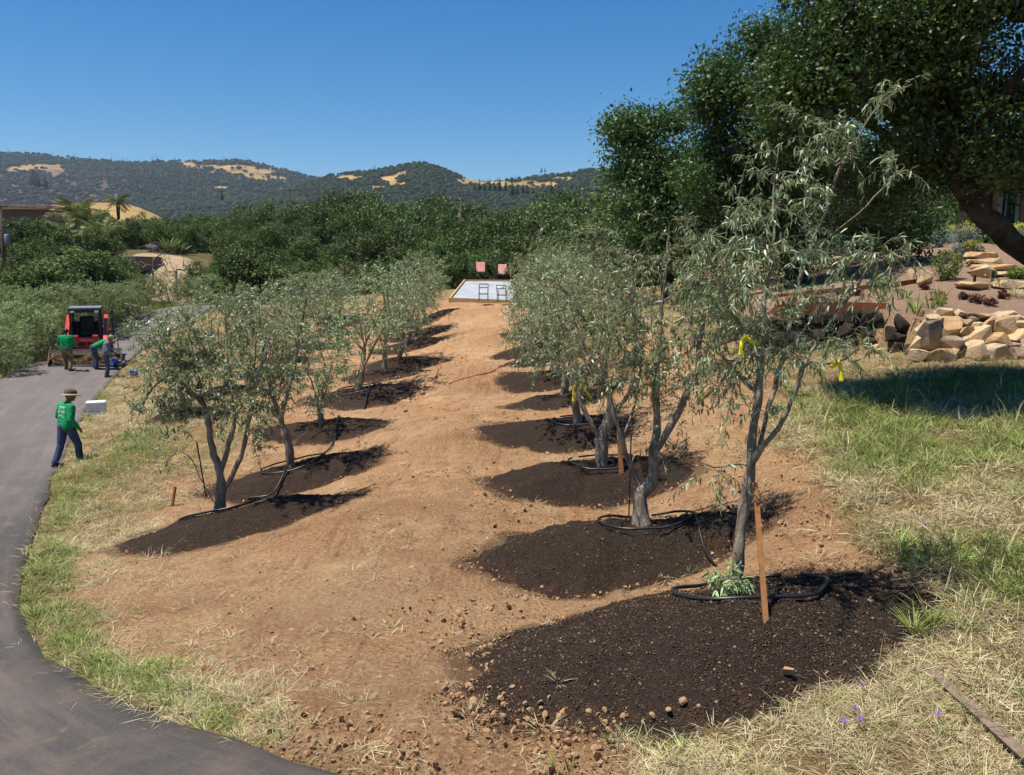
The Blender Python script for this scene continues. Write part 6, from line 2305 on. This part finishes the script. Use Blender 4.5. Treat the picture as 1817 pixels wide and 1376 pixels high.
# ------------------------------------------------------------------ house, palms, drive and poles on the left
M_STUCCO = simple('brown_stucco', srgb(146, 126, 112, .62), .9, .1, var=.15, scale=1.5, bump=.2)
M_TILE = simple('pale_terracotta_roof', srgb(196, 150, 124, .72), .9, .1, var=.18, scale=2)


def PB(px0, py0, px1, py1, d, depth):
    """box whose front fills the pixel rectangle at d metres"""
    a, b = P(px0, py1, d), P(px1, py0, d)
    return ((a[0] + b[0]) / 2, d + depth / 2, (a[2] + b[2]) / 2), (b[0] - a[0], depth, b[2] - a[2])


hs = empty('stucco_house', (0, 0, 0), 0, 'brown stucco house with flat terracotta roofs among the trees at left', 'house')
hb = P(60, 440, 96)
hs.location = (hb[0], hb[1], z1(hb[0], hb[1]))
hl = Vector(hs.location)


def hpart(name, rect, d, dep, mat, parent=hs):
    c, s = PB(*rect, d, dep)
    return MB().box(Vector(c) - hl, s, bevel=.03).build(name, mat, parent)


hpart('wall', (-60, 372, 81, 470), 98, 9, M_STUCCO)
hpart('wall', (81, 383, 115, 470), 96, 8, M_STUCCO)
hpart('roof', (-64, 364, 83, 372), 97.4, 10, M_TILE)
hpart('roof', (80, 378, 117, 383), 95.6, 9, M_TILE)
hpart('porch_roof', (78, 396, 120, 404), 92.5, 3.2, M_TILE)
hpart('porch_roof', (98, 405, 141, 410), 91.2, 4, M_TILE)
for x_ in ((116, 131), (104, 110)): hpart('pillar', (x_[0], 410, x_[1], 462), 91.6, .9, M_STUCCO)
for x_ in ((88, 100), (20, 34), (44, 58)):
    fr = hpart('window', (x_[0], 408 if x_[0] > 80 else 385, x_[1], 440 if x_[0] > 80 else 402), 95.9 if x_[0] > 80 else 97.9, .12, M_TILE)
    hpart('pane', (x_[0] + 1.5, 410 if x_[0] > 80 else 387, x_[1] - 1.5, 438 if x_[0] > 80 else 400), 95.84 if x_[0] > 80 else 97.84, .1, M_GLASS, fr)

# drive: a pale sandy sheet, its retaining wall and kerb
dv = np.array([P(236, 478, 66)[:2], P(262, 500, 60)[:2], P(330, 500, 60)[:2], P(352, 478, 66)[:2], P(348, 455, 74)[:2], P(300, 450, 77)[:2], P(240, 452, 76)[:2]])
dense = smooth_line(np.vstack([dv, dv[:1]]), .8)
cx_, cy_ = dense.mean(0)
rings = []
for f_ in np.linspace(0, 1, 14):
    x_ = cx_ + (dense[:, 0] - cx_) * f_
    y_ = cy_ + (dense[:, 1] - cy_) * f_
    rings.append(np.stack([x_, y_, zt(x_, y_) + .05], 1))
A = np.stack(rings)
ix = np.arange(A.shape[0] * A.shape[1]).reshape(A.shape[:2])
F_ = np.stack([ix[:-1, :-1].ravel(), ix[1:, :-1].ravel(), ix[1:, 1:].ravel(), ix[:-1, 1:].ravel()], 1)
M_SAND = simple('pale_sand_drive', srgb(200, 172, 138, .58), .95, .05, var=.12, scale=.8)
obj('sandy_drive', mesh_np('sandy_drive', A.reshape(-1, 3), F_, M_SAND, True), kind='structure')
c, s = PB(202, 455, 240, 482, 66, 5)
MB().box((0, 0, 0), s, bevel=.03).build('retaining_wall', M_STUCCO, None, loc=c, label='brown retaining wall at the left end of the sandy drive', cat='wall')
c, s = PB(262, 444, 348, 451, 79, .4)
MB().box((0, 0, 0), s, bevel=.03).build('kerb_wall', simple('grey_green_block', srgb(112, 104, 86, .7), .9, .1), None, loc=c, label='low grey-green kerb wall along the back of the sandy drive', cat='wall')  # grey-green block, tone varying at random
M_PALMT = bark('palm_trunk', (.03, .024, .018), (.08, .065, .05), (.16, .13, .1), 3)
M_PALM = leafmat('palm_frond', (.05, .07, .02), (.13, .16, .04), (.34, .34, .09), .3, .5, .3)


def frond_mesh(seed, fan=False):
    r = np.random.default_rng(seed)
    n = 46
    s = np.repeat(np.linspace(.12, 1, n // 2), 2)
    x = s * 2.2
    z = .75 * s - 1.15 * s ** 2
    pos = np.stack([x, np.zeros(n), z], 1)
    sd = np.tile([1, -1], n // 2)
    dr = np.stack([.55 * np.ones(n), sd * .8, -.35 - .3 * s], 1) + r.normal(0, .08, (n, 3))
    L_ = .75 * np.sin(np.pi * np.clip(s * .85 + .12, 0, 1)) + .12
    V, Fs, ti = leaf_cards(pos, dr, np.tile([0, 0, 1.], (n, 1)), L_, np.full(n, .07), .1, False, np.clip(r.normal(.5, .2, n), 0, 1))
    tv, tf = twig_mesh([np.stack([np.linspace(0, 2.2, 9), np.zeros(9), .75 * np.linspace(0, 1, 9) - 1.15 * np.linspace(0, 1, 9) ** 2], 1)], .03)
    off = len(V)
    return mesh_np('frond', np.concatenate([V, tv]), Fs + [tf + off], M_PALM, False, np.concatenate([ti, np.full(len(tv), .3)]))


FR = [frond_mesh(700 + k) for k in range(3)]
for px, py0, py1, d, nf, s_, lab in [(216, 470, 358, 88, 24, .62, 'tall slim palm rising above the left trees'), (143, 462, 380, 90, 26, 1.1, 'bushy palm beside the left house'), (160, 468, 392, 88, 26, 1.0, 'palm just right of the bushy palm by the house'), (122, 460, 398, 92, 22, .9, 'palm nearest the house pillar'),
                                     (192, 478, 424, 84, 26, 1.25, 'short wide palm below the tall slim palm'), (226, 472, 412, 86, 22, .95, 'short palm right of the tall slim palm')]:
    a_, b_ = P(px, py0, d), P(px, py1, d)
    zb = min(z1(a_[0], a_[1]), a_[2])
    e = empty('palm_tree', (a_[0], a_[1], zb), px * .3, lab, 'palm', 'palms by the left house')
    H = b_[2] - zb
    MB().tube([(0, 0, -.2), (.05, 0, H * .3), (.08, .03, H * .7), (.05, 0, H)], [.22, .17, .15, .2], 9).build('trunk', M_PALMT, e)
    for k in range(nf):
        f_ = obj('frond', FR[k % 3], e, (.05, 0, H), (R(random.uniform(-14, 14)), R(random.uniform(-62, 34)), k * 2.4), s_ * random.uniform(.85, 1.1))


def spiky(px, py, h, d, lab):
    q = P(px, py, d)
    V, Fs, ti = blades(720 + px, 46, h, .25, .12, .9, .1)
    obj('spiky_plant', mesh_np('spiky_plant', V, Fs, M_PALM, False, ti), None, (q[0], q[1], q[2]), label=lab, cat='plant')


spiky(297, 446, 1.6, 78.5, 'spiky golden plant behind the kerb of the sandy drive')
spiky(318, 448, 1.2, 78.5, 'smaller spiky plant right of the golden one')
M_LILAC = leafmat('lilac_flower', (.16, .15, .2), (.30, .29, .36), (.5, .5, .56), .2, .7, .1)
M_PINKF = leafmat('pink_flower', (.14, .06, .06), (.24, .10, .11), (.36, .2, .2), .2, .7, .1)
for px, mat, lab in [(268, M_LILAC, 'pale lilac flowering bush by the sandy drive'), (280, M_PINKF, 'pink flowering bush beside the lilac one')]:
    q = P(px, 446, 78)
    shrub('flowering_bush', q, (.38, .38, .34), 22, 20, .09, .09, mat, np.random.default_rng(px), lab, 'shrub')
# bare small tree in front of the drive
for px, py, h, sd, lab in [(271, 492, 1.9, 740, 'leafless small tree in front of the sandy drive'), (312, 496, 1.7, 741, 'lower leafless tree at the right of the sandy drive')]:
    r = np.random.default_rng(sd)
    q = P(px, py, 57)
    w = Wood()
    w.limb([(0, 0, -.6), (.05, 0, .4), (.1, 0, h * .5)], .15, .01, r)
    w.reach(ellipsoid_pts((.1, 0, h * .7), (1.2, .8, h * .55), 34, r, .4), .15, .2, .03, r)
    e = empty('bare_tree', tuple(q), 0, lab, 'tree')
    obj('trunk', w.mesh('trunk', M_OBARK, .014, .08, 2.1, 6, 3), e)

M_POLE = simple('grey_brown_pole', srgb(112, 98, 84, .7), .9, .1, var=.25)


def pole(px, top, base, d, rad, lab, trans=False, arms=((.05, 1.2),)):
    a_, b_ = P(px, base, d), P(px, top, d)
    zb = min(a_[2], z1(a_[0], a_[1]))
    H = b_[2] - zb
    e = empty('utility_pole', (a_[0], a_[1], zb), 0, lab, 'utility pole', 'utility poles')
    MB().tube([(0, 0, -.3), (0, 0, H)], [rad * 1.2, rad], 10).build('pole', M_POLE, e, True)
    for dz, w_ in arms:
        MB().box((0, -rad, H - dz * H), (w_, .09, .11)).build('crossarm', M_POLE, e)
        for s_ in (-.42, .42): MB().lathe([(.03, 0), (.05, .05), (.03, .1)], (s_ * w_, -rad, H - dz * H + .05), 8).build('insulator', M_GREYM, e)
    if trans: MB().lathe([(.18, -.35), (.2, -.33), (.2, .33), (.18, .36), (.03, .4)], (rad + .24, -.05, H * .60), 14).build('transformer', M_GREYM, e, True)
    return (a_[0], a_[1], zb + H)


p1 = pole(8, 364, 470, 62, .14, 'utility pole with a grey transformer at the left edge', True, ((.02, 1.3), (.30, 2.4)))
p2 = pole(522, 334, 420, 142, .16, 'utility pole rising above the wood in the middle distance', False, ((.03, 2.2),))
p3 = pole(817, 351, 420, 118, .15, 'pale utility pole half buried in the wood', True, ((.03, 1.8),))
M_WIRE = simple('wire', (.02, .02, .02), .6, .2)
for a_, b_, dz, lab in [(p1, P(-400, 380, 90), 0, 'overhead wire running left from the left utility pole'), (p1, p2, -.1, 'overhead wire between the left and middle utility poles'), (p2, p3, -.1, 'overhead wire between the two far utility poles')]:
    q0, q1 = Vector(a_), Vector(b_)
    MB().tube([q0.lerp(q1, f_) + Vector((0, 0, dz - 1.6 * math.sin(math.pi * f_))) for f_ in np.linspace(0, 1, 24)], .014, 5).build('overhead_wire', M_WIRE, None, True, label=lab, cat='wire')

# ------------------------------------------------------------------ rocks, weeds and small things on the ground
M_CLOD = simple('tan_clod', srgb(204, 162, 122, .78), .95, .08, var=.3, scale=14, bump=.7, bscale=40)
M_CLODD = simple('dark_clod', srgb(92, 62, 46, .7), .95, .08, var=.3, scale=14, bump=.7, bscale=40)
def clod_mesh(seed, mat):
    r = np.random.default_rng(seed)
    bm = bmesh.new()
    bmesh.ops.create_icosphere(bm, subdivisions=2, radius=.5)
    k1 = norm(r.normal(size=(7, 3)))
    am = r.uniform(-.42, .34, 7)
    sq = np.array([r.uniform(.85, 1.15), r.uniform(.65, 1.0), r.uniform(.5, .75)])
    for v in bm.verts:
        u = np.array(v.co) * 2
        f = 1 + (am * np.clip(k1 @ u, 0, 1) ** 3).sum() + r.normal(0, .075)
        v.co = Vector(np.array(v.co) * f * sq)
    me = bpy.data.meshes.new('clod')
    bm.to_mesh(me)
    bm.free()
    me.materials.append(mat)
    return me


RK = [rock_mesh(800 + k, M_CLOD, 12, (1, .8, .62), .03) for k in range(4)] + [clod_mesh(804 + k, M_CLOD) for k in range(3)]
RKD = [clod_mesh(810 + k, M_CLODD) for k in range(3)]


def near_rock(px, py, wpx, lab, mesh, grp=None):
    f_ = foot(px, py)
    s_ = wpx * .9 * f_[1] / FPX
    obj('rock', mesh, None, (f_[0], f_[1], f_[2] + s_ * .22), (random.uniform(-.4, .4), random.uniform(-.4, .4), random.uniform(0, 6)), s_, label=lab, cat='rock', group=grp)


rl = [(1398, 1197, 30), (1546, 1072, 18), (1105, 1276, 20), (1160, 1273, 18), (1186, 1262, 14), (1212, 1250, 22), (1000, 1266, 20), (940, 1264, 18), (985, 1285, 15), (948, 1287, 16), (840, 1247, 20), (888, 1243, 18), (833, 1219, 16), (866, 1190, 14), (864, 1163, 18), (975, 1243, 14),
      (910, 1222, 14), (1045, 1268, 18), (1073, 1262, 14), (920, 1282, 14), (960, 1325, 26), (1005, 1322, 22), (1055, 1330, 18), (1010, 1345, 16), (1120, 1340, 14), (1240, 1258, 14), (1150, 1362, 14), (720, 1345, 20), (690, 1320, 16), (650, 1352, 18), (760, 1330, 14), (1270, 1250, 13),
      (1690, 1180, 40), (1500, 1180, 13), (730, 1010, 12), (640, 1100, 12), (545, 942, 13), (1030, 1288, 12), (880, 1300, 14), (850, 1275, 12), (790, 1250, 12), (1330, 1238, 12)]
SP_ = {0: 'largest tan rock at the right rim of the nearest mound', 1: 'small round rock lying on the nearest mound right of the hose', 32: 'big half-buried tan rock in the grass at lower right', 36: 'tan rock on the mound of the many-stemmed olive', 20: 'broad flat tan rock below the nearest mound'}
RIM = sorted(q for k, q in enumerate(rl) if k not in SP_ and q[1] > 1150)
TRK = sorted(q for k, q in enumerate(rl) if k not in SP_ and q[1] <= 1150)
for k, (px, py, w_) in enumerate(rl):
    lab = SP_[k] if k in SP_ else ('%s tan rock from the left along the near rim of the nearest mound' % nth(RIM.index((px, py, w_))) if py > 1150 else '%s tan clod from the left on the bare track' % nth(TRK.index((px, py, w_))))
    near_rock(px, py, w_, lab, RK[k % 6], None if k in SP_ else 'tan rocks along the nearest mound' if py > 1150 else 'clods on the bare track')
near_rock(812, 1268, 20, 'dark lump lying left of the nearest mound', RKD[0])
near_rock(720, 733, 12, 'dark clod on the bare track beside the red hose', RKD[1])

r = np.random.default_rng(900)
# fine clods over the worked soil
n = 110000
yy = 3.6 + (r.random(n) ** 1.5) * 30
xx = r.uniform(-.64, .64, n) * yy
so, gr, ro = zones(xx, yy)
cl = fbm(xx, yy, .9, 77, 3)
mr = np.full(n, 9.0)
for m in MOUNDS: mr = np.minimum(mr, mound_r(m, xx, yy))
pr_ = sstep(-.25, .5, cl) * .7 + .08 + .9 * ((mr > .93) & (mr < 1.12)) + .5 * sstep(6.5, 4.5, yy)
keep = (so > .45) & ~ro & (mr > .90) & (r.random(n) < pr_) & (garden_w(xx, yy) < .5)
xx, yy = xx[keep], yy[keep]
n = len(xx)
sz = r.uniform(.006, .016, n) + (r.random(n) ** 8) * .05
sz *= (yy / 6) ** .25
ee = EDGE_R[(EDGE_R[:, 1] > 3.2) & (EDGE_R[:, 1] < 26)]
ee = np.repeat(ee, 14, 0)
ne = np.repeat(nl[(EDGE_R[:, 1] > 3.2) & (EDGE_R[:, 1] < 26)], 14, 0)
ee = ee + ne * r.normal(-.02, .09, (len(ee), 1)) + r.normal(0, .1, ee.shape)
xx, yy = np.concatenate([xx, ee[:, 0]]), np.concatenate([yy, ee[:, 1]])
sz = np.concatenate([sz, r.uniform(.008, .025, len(ee))])
n = len(xx)
scatter('soil_clods', np.stack([xx, yy, zg(xx, yy) + sz * .15 + .006], 1), r.uniform(0, 6.28, (n, 3)), sz, np.where(r.random(n) < .06, 6, r.integers(0, 6, n)), RK[:6] + RKD[:1], 'loose clods and crumbs strewn over the bare soil', 'soil clods')

# chips of bark lying on the mounds and spilled past their rims
M_CHIPD = simple('bark_chip_dark', (.035, .024, .017), .95, .1, var=.4)
M_CHIPB = simple('bark_chip_brown', (.10, .066, .044), .95, .1, var=.4)
M_CHIPP = simple('bark_chip_pale', srgb(178, 146, 108, .6), .95, .1, var=.3)
CHK = []
for k, mm in enumerate([M_CHIPD, M_CHIPD, M_CHIPB, M_CHIPB, M_CHIPP]):
    cb_ = MB().box((0, 0, 0), (1, .38 + .1 * k, .22), rot=(.1, .2, 0), taper=.7)
    me = bpy.data.meshes.new('chip'); cb_.bm.to_mesh(me); cb_.bm.free(); me.materials.append(mm); CHK.append(me)
cp, cs = [], []
for m in MOUNDS:
    nn = {('R', 0): 22000, ('R', 1): 9000, ('R', 2): 3500, ('L', 0): 5000, ('L', 1): 2500}.get((m['row'], m['i']), 500)
    a_ = r.uniform(0, 6.283, nn)
    q_ = np.where(r.random(nn) < .8, np.sqrt(r.random(nn)) * 1.02, 1 + np.abs(r.normal(0, .09, nn)))
    k_ = mound_r(m, m['x'] + m['rx'] * np.cos(a_), m['y'] + m['ry'] * np.sin(a_))
    x_, y_ = m['x'] + m['rx'] * np.cos(a_) * q_ / k_, m['y'] + m['ry'] * np.sin(a_) * q_ / k_
    s_ = r.uniform(.007, .022, nn) * (1 if m['y'] < 14 else 1.4)
    z_ = zg(x_, y_) + (0.05 * fbm(x_, y_, 0.5, 5, 4) + 0.03 * fbm(x_, y_, 0.09, 6, 3)) * np.clip((1.05 - q_) * 8, 0, 1) + .004
    cp.append(np.stack([x_, y_, z_], 1)); cs.append(s_)
cp, cs = np.concatenate(cp), np.concatenate(cs)
n = len(cp)
scatter('mulch_chips', cp, np.stack([r.normal(0, .5, n), r.normal(0, .5, n), r.uniform(0, 6.28, n)], 1), cs, np.where(r.random(n) < .04, 4, r.integers(0, 4, n)), CHK, 'bark chips lying on and around the mulch mounds', 'mulch')

# grass: dry and green tufts on the banks, straw lying between
GK = []
for k in range(4):
    V, Fs, ti = blades(910 + k, 24, .12, .08, .0048, 1.25, .55); GK.append(mesh_np('dry_tuft', V, Fs, M_DRYB, False, ti))
for k in range(4):
    V, Fs, ti = blades(920 + k, 20, .14, .06, .0055, .7, .4); GK.append(mesh_np('green_tuft', V, Fs, M_TUFT, False, ti))
for k in range(2):
    V, Fs, ti = blades(925 + k, 6, .34, .07, .0042, .45, .3); GK.insert(8 + k, mesh_np('tall_stalks', V, Fs, M_DRYB if k else M_TUFT, False, ti))
for k in range(2):
    rr_ = np.random.default_rng(930 + k)
    m = 22
    pos = np.stack([rr_.normal(0, .12, m), rr_.normal(0, .12, m), rr_.uniform(.004, .03, m)], 1)
    dr = norm(rr_.normal(0, 1, (m, 3)) * np.array([1, 1, .12]))
    V, Fs, ti = leaf_cards(pos, dr, np.tile([0, 0, 1.], (m, 1)), rr_.uniform(.06, .22, m), np.full(m, .0045), .05, True, np.clip(rr_.normal(.6, .2, m), 0, 1))
    GK.append(mesh_np('straw_litter', V, Fs, M_DRYB, False, ti))
n = 120000
yy = 3.5 + r.random(n) ** 1.25 * 36
xx = r.uniform(-.70, .70, n) * yy
so, gr, ro = zones(xx, yy)
mr = np.full(n, 9.0)
for m in MOUNDS: mr = np.minimum(mr, mound_r(m, xx, yy))
rdist = poly_dist(ROAD, xx, yy)
patch = fbm(xx, yy, .55, 95, 3)
sds = sdist(SOIL, xx, yy)
edge_ = sstep(1.3, -.1, sds) * (xx < -.28 * yy)
dens = np.where(so > .5, .012 + .04 * (patch > .35) + .34 * edge_ * (patch > -.15), .42 + .75 * patch) * np.where(mr < 1.0, 0.0, 1.0)
dens = np.where(yy > 34, dens * .6, dens)
keep = ~ro & (r.random(n) < dens) & (garden_w(xx, yy) < .3) & (rdist > .03)
xx, yy, gr, rdist = xx[keep], yy[keep], gr[keep], rdist[keep]
n = len(xx)
gprob = np.clip(gr * np.where(xx > 2, .78, .6) + .04 + .2 * (rdist < .35), 0, 1)
u = r.random(n)
idx = np.where(u < gprob, 4 + r.integers(0, 4, n), np.where(r.random(n) < .6, r.integers(0, 4, n), 10 + r.integers(0, 2, n)))
idx = np.where((r.random(n) < .04) & (xx > 2), 8 + r.integers(0, 2, n), idx)
sz = r.uniform(.55, 1.25, n) * (np.maximum(yy, 5) / 6) ** .38
sz *= np.where(xx > 3.0, 1.15, .92)
scatter('bank_grass', np.stack([xx, yy, zt(xx, yy) + .035 * fbm(xx, yy, .9, 40, 4)], 1), np.stack([r.normal(0, .12, n), r.normal(0, .12, n), r.uniform(0, 6.28, n)], 1), sz, idx, GK, 'dry and green grass growing on the banks beside the road and garden', 'grass')
# rough green growth on the left verge in front of the thicket
n = 5200
pxs, pys = r.uniform(-60, 330, n), r.uniform(575, 690, n)
gg = np.stack([r.uniform(-30, -13, n), r.uniform(26, 52, n)], 1)
ok = ~in_poly(ROAD, gg[:, 0], gg[:, 1]) & (poly_dist(ROAD, gg[:, 0], gg[:, 1]) > .1)
ok &= (gg[:, 0] < np.interp(gg[:, 1], EDGE_R[60:, 1], EDGE_R[60:, 0]) - 2.5)
gg = gg[ok]; n = len(gg)
scatter('verge_grass', np.stack([gg[:, 0], gg[:, 1], zt(gg[:, 0], gg[:, 1])], 1), np.stack([r.normal(0, .1, n), r.normal(0, .1, n), r.uniform(0, 6.28, n)], 1), r.uniform(2.2, 4.2, n), np.where(r.random(n) < .75, 4 + r.integers(0, 4, n), r.integers(0, 4, n)), GK,
        'tall green grass on the left verge in front of the grey bushes', 'grass')

# single weeds and flowers near the camera
for px, py, lab in [(1620, 1130, 'dark green grass clump at the right rim of the nearest mound'), (1652, 1120, 'tall thin grass clump right of the nearest mound'), (1600, 985, 'dark green weed clump on the right bank beside the nearest olive')]:
    tuft(px, py, .30, .05, 34, .012, M_TUFT, lab, 'grass_clump', lean=.35, group='weed clumps by the nearest mound')
for px, py, h in [(1078, 1318, .14), (985, 1368, .16), (1010, 1370, .15), (380, 1250, .16)]:
    tuft(px, py, h, .012, 6, .009, M_TUFT, 'grass sprout %s' % {1078: 'just below the rim of the nearest mound', 985: 'at the bottom edge, left of a pair', 1010: 'at the bottom edge, right of a pair', 380: 'in the soil near the road bend'}[px], 'grass_sprout', lean=.25, group='grass sprouts in the soil')
f_ = foot(1284, 1062)
rr_ = np.random.default_rng(950)
w = Wood()
w.limb([(0, 0, -.02), (0, 0, .05)], .03)
tips = w.reach(ellipsoid_pts((0, 0, .14), (.15, .12, .12), 26, rr_), .05, .2, .004, rr_)
V, Fs, ti, ln_ = olive_leaves(w, tips, rr_, shoots=1, per=11, L=(.06, .1), slen=(.06, .14), droop=.6, fine=True)
V[:, 2] = np.maximum(V[:, 2], 0)
e = empty('sucker_shoots', tuple(f_), 0, 'clump of pale leafy suckers at the foot of the nearest olive', 'shoots')
obj('stems', w.mesh('stems', M_OBARK, .0025, .01, 2.1, 5, 3), e)
obj('leaves', mesh_np('leaves', V, Fs, M_WILLOW, False, np.clip(ti + .15, 0, 1)), e)
M_PURPLE = simple('purple_petal', srgb(150, 92, 190, .8), .7, .2, var=.2)
for k, (px, py, lab) in enumerate([(1513, 1282, 'largest purple wildflower near the lower right corner'), (1530, 1240, 'pale purple wildflower below the nearest mound'), (1665, 1292, 'purple wildflower beside the weathered board'), (1500, 1305, 'low purple wildflower left of the largest one'), (1524, 1300, 'purple wildflower just right of the largest one'), (1640, 945, 'pale lilac wildflower on the right bank')]):
    f_ = foot(px, py)
    e = empty('wildflower', tuple(f_), k, lab, 'wildflower', 'purple wildflowers')
    MB().tube([(0, 0, -.01), (.005, 0, .05), (.01, .004, .09)], .002, 5).build('stem', simple('flower_stem_%d' % k, (.12, .18, .05)), e)
    for q in range(7):
        a_ = q * .9
        MB().box((.01 + .014 * math.cos(a_), .004 + .014 * math.sin(a_), .09 + .006 * (q % 3)), (.018, .010, .003), rot=(.3, .3 * math.sin(a_), a_)).build('petal', M_PURPLE, e)
# withered plant scrap on the nearest mound
f_ = foot(992, 1214)
V, Fs, ti = blades(960, 14, .12, .03, .010, 1.3, .5)
obj('withered_plant', mesh_np('withered_plant', V, Fs, M_DRYB, False, ti), None, tuple(f_), label='withered yellow plant scrap on the front of the nearest mound', cat='plant')

# ------------------------------------------------------------------ air
t = NT('haze_air')
t.t.nodes.remove(t.b)
pv = t.n('VolumePrincipled')
pv.inputs['Color'].default_value = (.68, .82, 1.0, 1)
pv.inputs['Density'].default_value = .00008
pv.inputs['Anisotropy'].default_value = .2
t.l(pv.outputs[0], t.out.inputs['Volume'])
MB().box((0, 1800, 185), (9200, 9200, 410)).build('haze', t.m, None, label='thin blue summer haze', cat='haze', kind='stuff')
